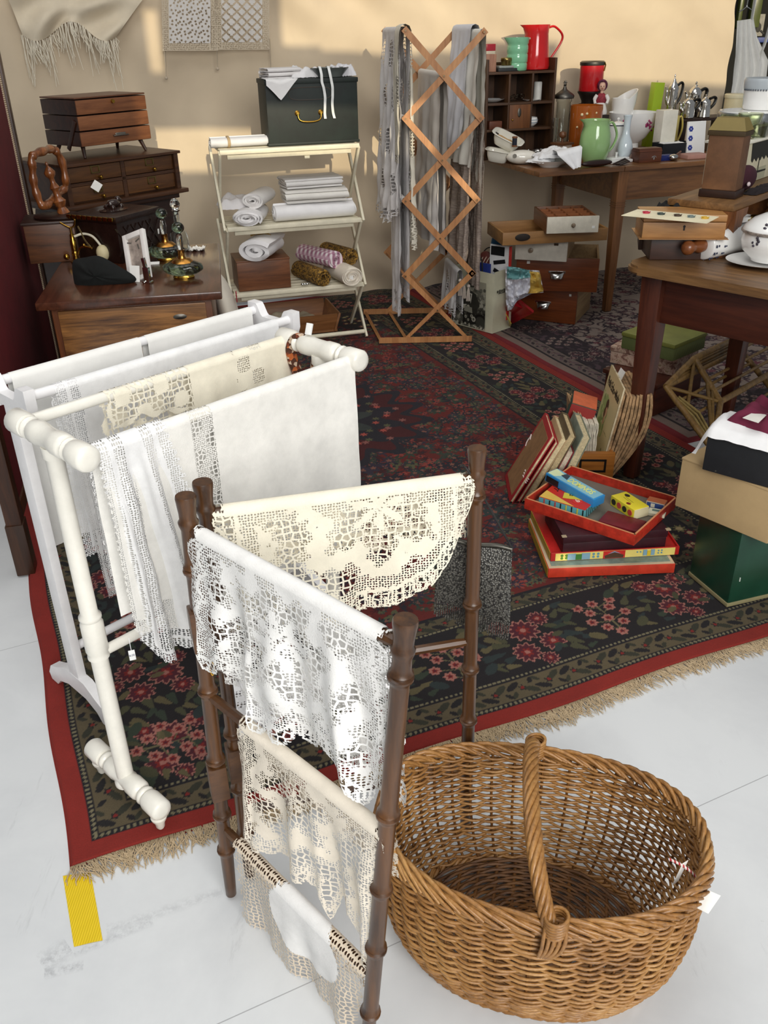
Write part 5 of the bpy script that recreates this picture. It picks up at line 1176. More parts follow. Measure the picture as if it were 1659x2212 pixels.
opot('red_jug', 'tall red enamel jug on top of the pigeonhole rack', 'jug', .80, .10, hO-.006, .078, .215, [(.8, 0), (.95, .02), (1, .1), (.9, .45), (.82, .8), (.84, .93), (.9, 1)], glaze('d11f22'), 1.95, True)
opot('green_jug', 'mint green ribbed jug beside the red jug on the pigeonhole rack', 'jug', .50, .07, hO-.006, .058, .158, [(.85, 0), (.93, .03), (.95, .2), (.9, .24), (.97, .28), (.97, .48), (.92, .52), (.98, .56), (.98, .74), (.93, .78), (1, .83), (1.02, 1)], glaze('86c79d'), 1.75, True)
t = T('tin', 'red and white printed tin at the back of the pigeonhole rack top', 'tin', oz(.16*ow, .12, hO), TA); b = B(30); b.box((0, 0, .055), (.05, .035, .11), 0, .004); t.p('body', b, paint('d9cdb4', .4)); b = B(30); b.box((0, 0, .114), (.053, .038, .034), 0, .004); t.p('lid', b, glaze('b02433', .3))
one('wooden_block_box', B(30).box((0, 0, .042), (.062, .05, .083), 0, .002), wood('8a5a48', 'b88a70', 'Z', 1, .5), 'small pinkish wooden box at the left end of the pigeonhole rack top', 'box', oz(.09*ow, .06, hO+.0005), TA)
t = T('scale_case', 'grey and black flat instrument case on the pigeonhole rack top', 'case', oz(.33*ow, .055, hO+.0005), TA); b = B(30); b.box((0, 0, .008), (.12, .07, .016), 0, .003); t.p('base', b, paint('2b2c2c', .5)); b = B(30); b.box((-.01, 0, .022), (.085, .055, .011), 0, .003); t.p('plate', b, paint('9da19b', .4))
t = T('brass_tin', 'small round brass tin standing on the grey case', 'tin', oz(.33*ow, .055, hO+.0285), TA); b = B(50); b.lathe([(.026, 0), (.028, .003), (.028, .02), (.03, .022), (.03, .034), (.027, .037)]); t.p('body', b, metal('94814e', .3))
z2 = rows_z[1]+.0065; z3 = rows_z[2]+.0065
t = one('saucer', B(50).lathe(shell([(.035, 0), (.06, .01), (.072, .016)], .004)), PORC, 'white saucer in the upper left pigeonhole', 'saucer', oz(ow*.17, .085, z2), TA)
one('white_canister', B(50).lathe([(.02, 0), (.022, .002), (.022, .088), (.019, .092)]), paint('dcdad4', .4), 'white cylinder standing in the upper right pigeonhole', 'canister', oz(ow*.84, .08, z2), TA)
one('flat_dish', B(50).lathe(shell([(.03, 0), (.045, .004), (.05, .008)], .003)), PORC, 'small flat white dish in the upper right pigeonhole', 'dish', oz(ow*.73, .06, z2), TA)
b = B(60)
for k in range(3): b.tube([Vector((.016*math.cos(a)+.03*k-.03, .012*math.sin(a), .014+.010*math.cos(a+k))) for a in [2*PI*j/14 for j in range(14)]], .0018, 5, True)
one('spectacles', b, metal('3d382f', .3), 'tangle of wire spectacles above the small door of the pigeonhole rack', 'spectacles', oz(ow*.5, .05, z2+.012), TA)
t = T('striped_bowl', 'small white bowl with blue rings in the lower right pigeonhole', 'bowl', oz(ow*.74, .07, z3), TA); b = B(50); b.lathe(shell([(.02, 0), (.04, .018), (.043, .032), (.037, .048)], .003)); t.p('body', b, PORC); b = B(50)
for z, r in ((.02, .0418), (.033, .0432)): b.lathe([(r, z), (r+.0006, z+.001), (r, z+.003)], cap=False)
t.p('blue_rings', b, paint('6d8496', .3))
one('wooden_case', B(30).box((0, 0, .02), (.075, .05, .04), 0, .003), wood('4f2716', '7a4630', 'X'), 'small brown case at the lower left of the pigeonhole rack', 'case', oz(ow*.17, .04, z3), TA)
# white ceramic troughs and bottle
def trough(lab, px, py, ey, z, rz, rx, ry, L_, W2, D_):
    q_, _, _ = tt(px, py, ey); t = T('ceramic_trough', lab, 'trough', q_+Vector((0, 0, z)), rz, 'ceramic troughs', rx, ry); b = B(60); outer, inner = [], []
    def ring(sc, z_): return [Vector((sc*L_/2*abs(math.cos(a))**.5*math.copysign(1, math.cos(a)), sc*W2/2*abs(math.sin(a))**.5*math.copysign(1, math.sin(a)), z_)) for a in [2*PI*k/36 for k in range(37)]]
    b.grid([ring(.02, 0), ring(.55, 0), ring(.68, .004), ring(.82, D_*.5), ring(.88, D_*.92), ring(1.04, D_*.96), ring(1.06, D_), ring(1.02, D_*1.03), ring(.84, D_), ring(.74, D_*.4), ring(.6, .014), ring(.02, .012)]); t.p('body', b, glaze('ebe8dc')); return t
trough('larger white ceramic trough tilted at the left end of the long table', 1090, 300, .43, .075, TA-38, 14, 24, .17, .1, .06)
trough('smaller white ceramic trough below the larger one at the left end of the long table', 1075, 330, .40, .006, TA-38, 4, 8, .14, .09, .06)
q_, _, _ = tt(1128, 340, .30); t = T('ceramic_bottle', 'white ceramic hot-water bottle with a round hole lying on the long table', 'bottle', q_, TA-18); b = B(60); b.ball((0, 0, .036), .05, (1.7, .85, .71), 28); t.p('body', b, glaze('e9e5da')); b = B(50); b.lathe([(.010, 0), (.011, .004), (.004, .0045)], (-.045, -.034, .044), 14, Matrix.Rotation(math.radians(65), 4, 'X')); t.p('hole_rim', b, paint('6e6a60', .5))
q_, _, _ = tt(1112, 300, .33); t = T('thread_spool', 'dark blue thread spool with wooden ends on the white troughs', 'spool', q_+Vector((0, 0, .085)), 0); b = B(50); b.lathe([(.012, .008), (.0125, .01), (.0125, .04), (.012, .042)]); t.p('thread', b, paint('151a2c', .7, .2, 200)); b = B(50)
for z in (0, .042): b.lathe([(.014, z), (.0145, z+.002), (.0145, z+.006), (.012, z+.008)])
t.p('wooden_end', b, wood('5c351d', '8a5a34', 'Z'))
q_, _, _ = tt(1093, 290, .40); t = T('wooden_brush', 'small pale wooden brush lying in the larger white trough', 'brush', q_+Vector((0, 0, .115)), TA-40, None, 0, 26); b = B(40); b.rod((-.05, 0, 0), (.05, 0, 0), [(.004, 0), (.008, .2), (.007, .6), (.011, .75), (.01, 1)], seg=10); t.p('handle', b, wood('a57c46', 'c9a468', 'X')); b = B(40); b.rod((-.07, 0, 0), (-.048, 0, 0), r=.009, seg=10); t.p('bristles', b, paint('2a221c', .8))
# plate of napkins
q_, _, _ = tt(1188, 345, .16); t = T('white_plate', 'white plate piled with napkins at the front left of the long table', 'plate', q_, TA); b = B(50); b.lathe(shell([(.05, 0), (.055, .006), (.095, .028), (.104, .034)], .005), seg=36); t.p('body', b, PORC)
for k, (dx, dy, dz, rz, w_, d_, lab) in enumerate(((-.045, .0, .036, 30, .13, .10, 'lowest left folded white napkin on the white plate'), (.0, .02, .055, -10, .15, .12, 'middle folded white napkin on the white plate'), (.03, .04, .075, 15, .12, .10, 'topmost folded white napkin on the white plate'))):
    onew('napkin', rumple(w_, d_, .03, 60+k).xf(mat4(q_+Vector((dx, dy, dz-.012)), TA+rz)), cloth('eff0f2'), lab, 'napkin', 'napkins on the plate')
b = B(180); rows = []; A1, A2 = q_+EX*.03+EY*.06+Vector((0, 0, .075)), q_+EX*.12+EY*.02+Vector((0, 0, .07))
A3, A4 = PL(1205, 335, TO-EY*.035, TO-EY*.035+EX), PL(1258, 318, TO-EY*.035, TO-EY*.035+EX); A5, A6 = PL(1238, 366, TO-EY*.05, TO-EY*.05+EX), PL(1255, 360, TO-EY*.05, TO-EY*.05+EX)
for i in range(13):
    t_ = i/12; L_, R_ = (A1.lerp(A3, t_*2), A2.lerp(A4, t_*2)) if t_ < .5 else (A3.lerp(A5, t_*2-1), A4.lerp(A6, t_*2-1))
    rows.append([L_.lerp(R_, j/10)+Vector((0, -.008*math.sin(j*1.6)*t_, .012*math.sin(PI*t_)*(t_ < .5))) for j in range(11)])
b.grid(rows); onew('napkin', b, cloth('f4f5f7'), 'white napkin hanging from the plate over the table edge', 'napkin', 'napkins on the plate')
onew('folded_linen', rumple(.13, .1, .05, 71).xf(mat4(tt(1145, 300, .45)[0], TA+30)), cloth('eceef0'), 'pointed white folded cloth behind the silver tray', 'linen')
q_, _, _ = tt(1172, 305, .42); t = T('silver_tray', 'tarnished silver tray of small metal things behind the napkins', 'tray', q_+Vector((0, 0, .03)), TA); b = B(50); b.lathe(shell([(.05, 0), (.07, .008), (.078, .018)], .004), seg=30, sy=.7); t.p('body', b, metal('8c897f', .25)); b = B(60)
for k in range(9): a = k*2.4; b.rod((.045*math.cos(a), .03*math.sin(a), .014), (.045*math.cos(a+2), .03*math.sin(a+2), .02), r=.004, seg=6)
t.p('metal_pieces', b, STEEL, kind='stuff')
b = B(30); b.box((0, 0, .015), (.20, .13, .03), 0, .004); one('book', b, paint('3a2a22', .6), 'dark book under the silver tray on the long table', 'book', q_, TA+4)
# coffee grinder, mirror, jars
q_, _, _ = tt(1215, 300, .34); t = T('coffee_grinder', 'small wooden coffee grinder with round knob between the napkins and the green jug', 'grinder', q_, TA+20); b = B(30); b.box((0, 0, .04), (.075, .075, .08), 0, .003); t.p('body', b, wood('a89080', 'cdb8a8', 'Z')); b = B(30); b.box((0, 0, .086), (.09, .09, .012), 0, .003); b.box((.05, .05, .06), (.06, .06, .012), 20, .003, 0, 30); t.p('lid', b, wood('4a2a16', '6f4526', 'X')); b = B(50); b.lathe([(.006, .09), (.006, .11), (.018, .118), (.021, .13), (.016, .142), (.003, .146)]); t.p('knob', b, wood('4a2a16', '7a4c2a', 'Z'))
q_, _, _ = tt(1228, 318, .20); t = T('magnifier', 'black round magnifier leaning beside the coffee grinder', 'magnifier', q_, TA-20, None, -20); b = B(50); b.lathe([(.03, -.008), (.036, -.008), (.037, .008), (.03, .008)], (0, 0, .04), 28, Matrix.Rotation(PI/2, 4, 'X'), False); t.p('rim', b, paint('1a1715', .3)); b = B(50); b.lathe([(.03, -.002), (.03, .002)], (0, 0, .04), 28, Matrix.Rotation(PI/2, 4, 'X')); t.p('lens', b, paint('15120f', .1))
pot('glass_jar', 'tall glass jar with pewter lid beside the pigeonhole rack', 'jar', 1219, 208, .55, 34, [(.8, 0), (.9, .03), (.9, .9), (1, .92), (1, .97), (.9, 1)], CLEAR)
q_, h_, m_ = tt(1219, 208, .55); t = T('pewter_lid', 'pewter lid with star finial on the tall glass jar', 'lid', q_+Vector((0, 0, h_+.001)), TA); b = B(50); b.lathe([(.052, -.012), (.055, 0), (.05, .008), (.03, .022), (.012, .034), (.006, .05), (.01, .054), (.004, .058)]); 
for k in range(4): a = PI*k/4; b.rod((-.012*math.cos(a), 0, .066-.012*math.sin(a)), (.012*math.cos(a), 0, .066+.012*math.sin(a)), r=.0022, seg=5)
t.p('body', b, OLDM)
pot('drinking_glass', 'small clear drinking glass in front of the pewter-lidded jar', 'glass', 1202, 255, .44, 15, [(.75, 0), (.8, .06), (1, 1)], CLEAR)
# crock, jugs, vase
pot('brown_crock', 'orange-brown glazed crock with cream dots behind the pale green jug', 'crock', 1268, 227, .44, 72, [(.8, 0), (.9, .05), (.97, .4), (.97, .82), (.99, .9), (.97, 1)], glaze('a9581f', .1))
q_, h_, m_ = tt(1268, 227, .44); b = B(60)
for a, z, r in ((-2.05, .86, .007), (-1.45, .87, .0055), (-2.35, .84, .008), (-2.0, .5, .0055), (-1.1, .5, .0055), (-2.6, .6, .006)): Rr = 36*m_*.968; b.ball((Rr*math.cos(a), Rr*math.sin(a), z*h_), r)
ck = [o for o in COL.objects if o.name.startswith('brown_crock')][0]; o = b.build('cream_dots', paint('ead9ac', .2)); o.parent = ck
pot('green_milk_jug', 'pale green pear-shaped jug near the middle of the long table', 'jug', 1290, 258, .17, 68, [(.62, 0), (.68, .03), (.9, .2), (1, .45), (.95, .66), (.82, .85), (.8, .92), (.86, 1)], glaze('9cc383'), (.2, .86, .55, .0085), True)
pot('enamel_mug', 'white enamel mug with dark blue rim and lid knob behind the green jug', 'mug', 1335, 270, .30, 46, [(.8, 0), (.82, .02), (.95, .9), (1, 1)], PORC)
q_, h_, m_ = tt(1335, 270, .30); b = B(50); Rm = 23*m_; b.lathe([(Rm*1.0, h_-.002), (Rm*1.03, h_+.001), (Rm*1.0, h_+.003)], cap=False); mg = [o for o in COL.objects if o.name.startswith('enamel_mug')][0]; o = b.build('blue_rim', paint('23293f', .3)); o.parent = mg
t = T('mug_lid', 'white enamel lid with knob on the white enamel mug', 'lid', q_+Vector((0, 0, h_+.0035)), 0); b = B(50); b.lathe([(Rm*.98, 0), (Rm*.9, .006), (.02, .012), (.005, .015), (.005, .02), (.009, .026), (.004, .033)]); t.p('body', b, PORC)
pot('bud_vase', 'slender pale blue-white bud vase in the middle of the long table', 'vase', 1357, 249, .20, 34, [(.55, 0), (.6, .02), (.95, .16), (1, .28), (.85, .42), (.5, .56), (.42, .7), (.46, .9), (.58, 1)], glaze('d3dfe6', .1))
# bowl with purple flowers
bw_, Rb, hb_ = pot('flowered_bowl', 'large white bowl with purple-pink flower sprays', 'bowl', 1368, 242, .56, 104, [(.34, 0), (.36, .1), (.34, .2), (.6, .34), (.86, .6), (.98, .88), (1.0, 1)], PORC)
b = B(60); rr_ = random.Random(4)
for a0_ in (-2.45, -1.35, -.4):
    for k in range(15):
        a = a0_+rr_.gauss(0, .12); z = hb_*(.72+rr_.gauss(0, .08)); R_ = Rb*(.86+.12*(z/hb_-.6)/.28)*1.0; b.ball((R_*math.cos(a), R_*math.sin(a), z), .006, (1, 1, 1), 8)
bw_.p('painted_flowers', b, paint('9c2d63', .3, .3, 90))
pot('cream_jug', 'white jug with dark rim and wide sloping lip behind the flowered bowl', 'jug', 1346, 212, .68, 46, [(.8, 0), (.85, .5), (.86, .6), (.95, .75), (1, .9), (1.02, 1)], PORC, None, False)
cj = [o for o in COL.objects if o.name.startswith('cream_jug')][0]
for vv in cj.children[0].data.vertices:
    if vv.co.z > .0 and vv.co.x > 0 and vv.co.z > cj.children[0].dimensions.z*.62: vv.co.x *= 1.38; vv.co.z += vv.co.x*.55
# red canister on the black grinder, doll
q_, h_, m_ = tt(1275, 197, .60); t = T('cast_iron_grinder', 'black cast iron coffee grinder under the red canister', 'grinder', q_, TA); b = B(40); b.lathe([(.06, 0), (.062, .02), (.045, .03), (.045, h_-.05), (.06, h_-.02), (.07, h_-.006), (.07, h_)], seg=24); t.p('body', b, paint('1f1814', .4)); b = B(60); b.tube(smooth_path([(-.05, -.03, h_*.8), (-.1, -.04, h_*.78), (-.13, -.05, h_*.62), (-.12, -.05, h_*.5)], 5), .007, 8); t.p('crank', b, paint('1f1814', .4))
q2, h2, _ = tt(1280, 132, .60); t = T('red_canister', 'bright red cylindrical canister with metal clasp lid', 'canister', q_+Vector((0, 0, h_+.001)), TA); hc = h2-h_; b = B(50); b.lathe([(.064, 0), (.066, .004), (.066, hc-.018)]); t.p('body', b, glaze('c01c22', .25)); b = B(50); b.lathe([(.067, hc-.022), (.069, hc-.018), (.069, hc-.006), (.06, hc)]); t.p('lid', b, OLDM); b = B(60); b.tube([(.045, -.052, hc-.05), (.05, -.054, hc-.02), (.045, -.052, hc-.008)], .004, 6); t.p('clasp', b, BRASS)
q_, h_, m_ = tt(1303, 170, .50); zb = tt(1303, 247, .50)[1]; t = T('doll', 'small doll in a purple headscarf and red bodice', 'doll', q_+Vector((0, 0, 0)), TA-30); hh = h_-zb
b = B(30); b.box((0, 0, zb/2), (.08, .07, zb), 0, .004); one('small_stand', b, paint('2a1d16', .5), 'dark small stand under the doll', 'stand', q_, TA)
t.o.location.z += zb+.001
b = B(60); b.ball((0, 0, hh*.78), hh*.135, (.85, .9, 1)); b.ball((0, -hh*.125, hh*.765), hh*.022); b.lathe([(hh*.05, hh*.58), (hh*.05, hh*.66)], seg=10); t.p('head', b, paint('dcb098', .5))
b = B(60); b.ball((0, hh*.02, hh*.81), hh*.165, (.95, .95, 1.02)); 
for vv in list(b.bm.verts):
    if vv.co.y < -hh*.06 and abs(vv.co.x) < hh*.1 and vv.co.z < hh*.9: vv.co.y = -hh*.02
t.p('headscarf', b, paint('5e2440', .8, .5, 90))
b = B(60); b.lathe([(hh*.13, hh*.3), (hh*.16, hh*.36), (hh*.13, hh*.5), (hh*.1, hh*.58), (hh*.05, hh*.6)], seg=16, sy=.7); t.p('bodice', b, paint('8b2432', .7, .3, 60))
b = B(60); b.lathe([(hh*.2, 0), (hh*.21, .01), (hh*.18, hh*.18), (hh*.13, hh*.33)], seg=16, sy=.8); t.p('skirt', b, cloth('e6e2dc'))
for sx in (-1, 1): b = B(60); b.tube(smooth_path([(sx*hh*.13, 0, hh*.54), (sx*hh*.2, -.003, hh*.42), (sx*hh*.17, -hh*.1, hh*.3)], 5), [hh*.06]*6+[hh*.045]*5, 8); t.p('sleeve', b, cloth('e6e2dc'))
b = B(60)
for sx in (-1, 1): b.ball((sx*hh*.042, -hh*.118, hh*.79), hh*.014)
t.p('eyes', b, paint('2a1c18', .3))
b = B(60); b.ball((0, -hh*.122, hh*.725), hh*.02, (1.3, .5, .5)); t.p('mouth', b, paint('a03a3a', .4))
# lime box, white square canister, teapots
q_, h_, m_ = tt(1416, 178, .66); one('lime_box', B(30).box((0, 0, h_/2), (.062, .05, h_), 0, .003), glaze('a3bf22', .3), 'tall lime green box standing behind the flowered bowl', 'box', q_, TA, rx=0, ry=3)
q_, h_, m_ = tt(1442, 237, .36); t = T('square_canister', 'plain white square canister behind the dark open box', 'canister', q_, TA); b = B(30); b.box((0, 0, h_/2), (.095, .075, h_), 0, .004); t.p('body', b, paint('e8e4d6', .35))
pot('yellow_mug', 'pale yellow mug behind the white square canister', 'mug', 1452, 250, .47, 34, [(.9, 0), (1, .06), (1, 1)], glaze('d8c46a'), (.15, .9, .75, .007))
q_, h_, m_ = tt(1512, 252, .60); th_ = h_
b = B(30); b.box((0, 0, th_-.008), (.36, .17, .016), 0, .004); t = T('raised_stand', 'dark wooden raised stand carrying the silver teapots', 'stand', q_, TA); t.p('board', b, DARKW); b = B(30)
for x in (-.15, .15): b.box((x, 0, (th_-.016)/2), (.03, .14, th_-.016), 0, .003)
t.p('feet', b, DARKW)
def silverpot(lab, px, top, dy, wpx, prof, hh_=.7, rz=TA):
    q_, h_, m_ = tt(px, top, .60+dy); R = wpx*m_/2; h_ -= th_; t = T('silver_pot', lab, 'teapot', q_+Vector((0, 0, th_+.0005)), rz, 'silver pots'); b = B(50); b.lathe([(r*R, z*h_) for r, z in prof], seg=24); t.p('body', b, SILVER)
    b = B(50); b.lathe([(.3*R, .84*h_), (.26*R, .88*h_), (.1*R, .9*h_), (.1*R, .93*h_), (.16*R, .96*h_), (.03*R, 1.0*h_)], seg=16); t.p('lid_finial', b, SILVER)
    b = B(60); b.tube(smooth_path([(R*.8, 0, hh_*h_), (R*1.5, 0, (hh_+.06)*h_), (R*1.85, 0, (hh_-.02)*h_), (R*1.6, 0, (hh_-.25)*h_), (R*.95, 0, (hh_-.42)*h_)], 6), R*.3, 8, False, .7); t.p('handle', b, paint('141210', .25))
    b = B(60); b.tube(smooth_path([(-R*.85, 0, h_*.3), (-R*1.25, 0, h_*.45), (-R*1.3, 0, h_*.62), (-R*1.6, 0, h_*.72)], 5), [R*.26]*6+[R*.2]*5+[R*.14]*5, 8); t.p('spout', b, SILVER)
P1 = [(.9, 0), (1, .03), (.92, .3), (.84, .6), (.88, .66), (.84, .7), (.6, .78), (.3, .84)]; P2 = [(.8, 0), (1, .04), (1.02, .3), (.86, .6), (.9, .66), (.85, .72), (.6, .8), (.3, .86)]
silverpot('tall slim silver pot, leftmost and highest of the silver set', 1459, 160, .03, 25, P1, .74)
silverpot('medium silver pot behind, second highest of the silver set', 1505, 176, .05, 32, P2, .72)
silverpot('short squat silver pot at the front left of the silver set', 1490, 206, -.055, 30, P2, .75)
silverpot('short tapered silver jug at the front right of the silver set', 1526, 204, -.05, 28, P1, .8)
# boxes and small things along the front of the table
t = T('wooden_casket', 'small brown lidded casket with pale clasp at the front of the long table', 'casket', tt(1397, 330, .10)[0], TA); b = B(30); b.box((0, 0, .026), (.135, .08, .052), 0, .003); t.p('body', b, wood('3f1f12', '6a3a22', 'X')); b = B(30); b.prism([(-.04, 0), (.04, 0), (.03, .016), (-.03, .016)], -.068, .068, Matrix(((0, 0, 1, 0), (1, 0, 0, 0), (0, 1, 0, .0525), (0, 0, 0, 1)))); t.p('lid', b, wood('3f1f12', '6a3a22', 'X')); b = B(60); b.tube([(.02+.012*math.cos(a), -.041, .022+.009*math.sin(a)) for a in [PI*k/8 for k in range(9)]], .0022, 6); b.box((.02, -.0405, .02), (.006, .003, .014)); t.p('clasp', b, STEEL)
t = T('open_box', 'dark blue-black open cardboard box with white papers', 'box', tt(1455, 305, .28)[0], TA); b = B(30)
for x, y, w_, d_ in ((0, -.05, .2, .004), (0, .05, .2, .004), (-.098, 0, .004, .1), (.098, 0, .004, .1)): b.box((x, y, .032), (w_, d_, .064))
b.box((0, 0, .003), (.2, .1, .006)); t.p('sides', b, paint('14181f', .5)); onew('papers', rumple(.17, .09, .02, 81).xf(mat4(t.M @ Vector((0, 0, .048)), TA)), paint('ececea', .7), 'white papers lying in the dark open box', 'paper')
one('blue_box', B(30).box((0, 0, .014), (.085, .045, .028), 0, .002), paint('1e2a6a', .3), 'small royal blue box at the front of the long table', 'box', tt(1440, 325, .10)[0], TA)
one('turquoise_tin', B(30).box((0, 0, .02), (.045, .04, .04), 0, .003), paint('3c8fb5', .3), 'small turquoise tin behind the brown casket', 'tin', tt(1388, 300, .32)[0], TA)
for k, (px, py, ey, rz, lab) in enumerate(((1462, 320, .10, 40, 'large silver ladle lying near the blue box'), (1345, 338, .05, 25, 'dark forks and spoons bundle, in front of the white lidded dish'))):
    q_ = tt(px, py, ey)[0]; t = T('ladle' if k == 0 else 'cutlery_bundle', lab, 'cutlery', q_, TA+rz); b = B(60)
    if k == 0: b.ball((-.045, 0, .017), .026, (1.2, 1, .6)); t.p('bowl', b, STEEL); b = B(60); b.rod((-.02, 0, .018), (.09, 0, .03), r=.0055, seg=8); t.p('handle', b, wood('4a2413', '7a4526', 'X'))
    else:
        for j in range(5): b.rod((-.05, -.02+.01*j, .006), (.05, -.012+.007*j, .012+.003*j), r=.0042, seg=6)
        t.p('handles', b, paint('2a1b17', .35), kind='stuff')
t = T('shoe_horn_case', 'long dark leather case lying at the table edge before the green jug', 'case', tt(1290, 342, .045)[0], TA+4); b = B(60); b.ball((0, 0, .017), .095, (1, .24, .18), 24); t.p('body', b, paint('2a1512', .35))
t = T('lidded_dish', 'flat white rectangular dish with small knob', 'dish', tt(1332, 330, .15)[0], TA+10); b = B(40); b.box((0, 0, .008), (.15, .1, .016), 0, .006); t.p('tray', b, PORC); b = B(40); b.box((0, 0, .021), (.12, .075, .009), 0, .004); b.rod((.0, 0, .025), (0, 0, .05), [(.007, 0), (.006, .5), (.008, 1)], seg=10); t.p('lid', b, PORC)
q_, h_, m_ = tt(1511, 262, .22); t = T('tile', 'white tile with three blue flowers leaning at the right of the long table', 'tile', q_, TA, None, -8); b = B(30); b.box((0, 0, h_/2), (.115, .012, h_), 0, .002); t.p('body', b, PORC); b = B(50)
for k in range(3):
    for j in range(6): a = 2*PI*j/6; b.ball((-.038+.009*math.cos(a), -.0065, h_*(.22+.28*k)+.009*math.sin(a)), .0065, (1, .25, 1), 8)
t.p('blue_flowers', b, paint('2f3f96', .3))
t = T('cream_canister', 'cream canister printed with a brown harbour picture at the right of the long table', 'canister', tt(1575, 300, .70)[0], TA); hh = tt(1575, 203, .70)[1]; b = B(50); b.lathe([(.06, 0), (.062, .005), (.062, hh-.02)]); t.p('body', b, paint('d9cda6', .35)); b = B(50); b.lathe([(.064, hh-.024), (.066, hh-.02), (.066, hh-.004), (.06, hh)]); t.p('lid', b, paint('e3dab8', .3)); b = B(50)
for k in range(14): a = -1.6+.06*k; b.box((.0622*math.cos(a), .0622*math.sin(a), hh*.45+.014*math.sin(k*1.7)), (.004, .006, .05+.02*math.sin(k*2.3)), math.degrees(a))
t.p('printed_picture', b, paint('6a4a2c', .4))
t = T('copper_jug', 'small copper jug beside the cream canister', 'jug', tt(1548, 290, .55)[0], TA); b = B(50); b.lathe(shell([(.02, 0), (.034, .02), (.03, .05), (.02, .08), (.024, .1)], .002)); b.xf(Matrix.Scale(1.2, 4)); t.p('body', b, metal('9a5a34', .3))
t = T('chess_box', 'grey-brown flat box and dark trinkets at the right of the long table', 'box', tt(1545, 320, .35)[0], TA); b = B(30); b.box((0, 0, .025), (.16, .1, .05), 0, .004); t.p('body', b, paint('5a4636', .5))
one('pink_book', B(30).box((0, 0, .01), (.14, .1, .02), 0, .002), paint('b98a7c', .6), 'thin pinkish book lying under the white tile', 'book', tt(1500, 318, .12)[0], TA)
# ------------------------------------------------------------------ front right table
FZ = .76; FQ = Vector((.765, 2.775, 0)); FA = -46.5
ft = T('kitchen_table', 'rustic wooden table with rounded corner at the right edge of the photo', 'table', FQ, FA)
FT1 = wood('4c3219', '8a653c', 'X', .7, .45, .1); FTR = wood('2f120b', '5a2a19', 'X', .8, .4, .15); FTZ = wood('34150c', '5f2e1b', 'Z', .8, .4, .15)
pl_ = []; Rn = .06; Lx, Ly = 1.25, .86
for cx_, cy_, a0_ in ((Rn, Rn, 180), (Lx-Rn, Rn, 270), (Lx-Rn, Ly-Rn, 0), (Rn, Ly-Rn, 90)):
    for k in range(9): a = math.radians(a0_+k*11.25); pl_.append((cx_+Rn*math.cos(a), cy_+Rn*math.sin(a)))
b = B(30); b.prism(pl_, FZ-.027, FZ); bmesh.ops.bevel(b.bm, geom=[e for e in b.bm.edges if all(abs(v.co.z-FZ) < 1e-5 for v in e.verts) or all(abs(v.co.z-FZ+.027) < 1e-5 for v in e.verts)], offset=.007, segments=2, affect='EDGES'); ft.p('top', b, FT1)
b = B(30); b.box((Lx/2, .085, FZ-.105), (Lx-.16, .024, .155), 0, .003); ft.p('apron', b, FTR)
b = B(30); b.box((.09, Ly/2, FZ-.105), (.024, Ly-.2, .155), 0, .003); ft.p('apron', b, FTR)
for x, y in ((.085, .085), (.085, Ly-.085), (Lx-.085, .085), (Lx-.085, Ly-.085)):
    b = B(30); b.box((x, y, (FZ-.028+G0)/2), (.074, .074, FZ-.028-G0), 0, .006, taper=(.6, .6)); ft.p('leg', b, FTZ)
def fp_(px, py): return P(px, py, FZ)+Vector((0, 0, .0005))
def tf(px, py, Yd): q_ = V(px, py, Yd); return q_
# dark box, oak box and card
a_, c_ = P(1402, 562, FZ), P(1500, 560, FZ); ang = math.degrees(math.atan2(c_.y-a_.y, c_.x-a_.x))
ang = -5
t = T('dark_box', 'flat dark brown wooden box under the oak box on the kitchen table', 'box', a_+Vector((0, 0, .0005)), ang); zt = .072
b = B(30); b.box((.09, .07, zt/2), (.18, .14, zt), 0, .003); t.p('body', b, wood('23110a', '432415', 'X')); b = B(30); b.box((.09, .07, zt-.008), (.182, .142, .003)); t.p('lid_seam', b, paint('140a06', .6))
a2 = P(1386, 514, FZ+zt+.002); t2 = T('oak_box', 'pale oak box with keyhole on the dark brown box', 'box', Vector((a2.x, a2.y, FZ+zt+.001)), -7); OK1 = wood('8a5e30', 'bd8a50', 'X', .8, .4, .2)
b = B(30); b.box((.125, .075, .024), (.25, .15, .048), 0, .002); t2.p('body', b, OK1); b = B(30); b.box((.125, .075, .060), (.25, .15, .020), 0, .002); t2.p('lid', b, OK1); b = B(30); b.box((.125, -.0005, .03), (.005, .002, .012)); b.lathe([(.004, 0), (.004, .002)], (.125, .001, .036), 10, Matrix.Rotation(PI/2, 4, 'X')); t2.p('keyhole', b, paint('1d1109', .6)); b = B(30); b.box((.125, .073, -.0), (.27, .175, .002)); t2.p('base_edge', b, OK1)
cz = FZ+zt+.0725; cc = [P(x, y, cz) for x, y in ((1342, 466), (1377, 453), (1553, 469), (1527, 483))]
t = T('thread_card', 'cream card with wound threads lying on the oak box', 'card', sum(cc, Vector())/4); b = B(); b._m([p for p in cc]+[p+Vector((0, 0, .0015)) for p in cc], [(3, 2, 1, 0), (4, 5, 6, 7), (0, 1, 5, 4), (1, 2, 6, 5), (2, 3, 7, 6), (3, 0, 4, 7)]); t.w('sheet', b, paint('e9e0c0', .7))
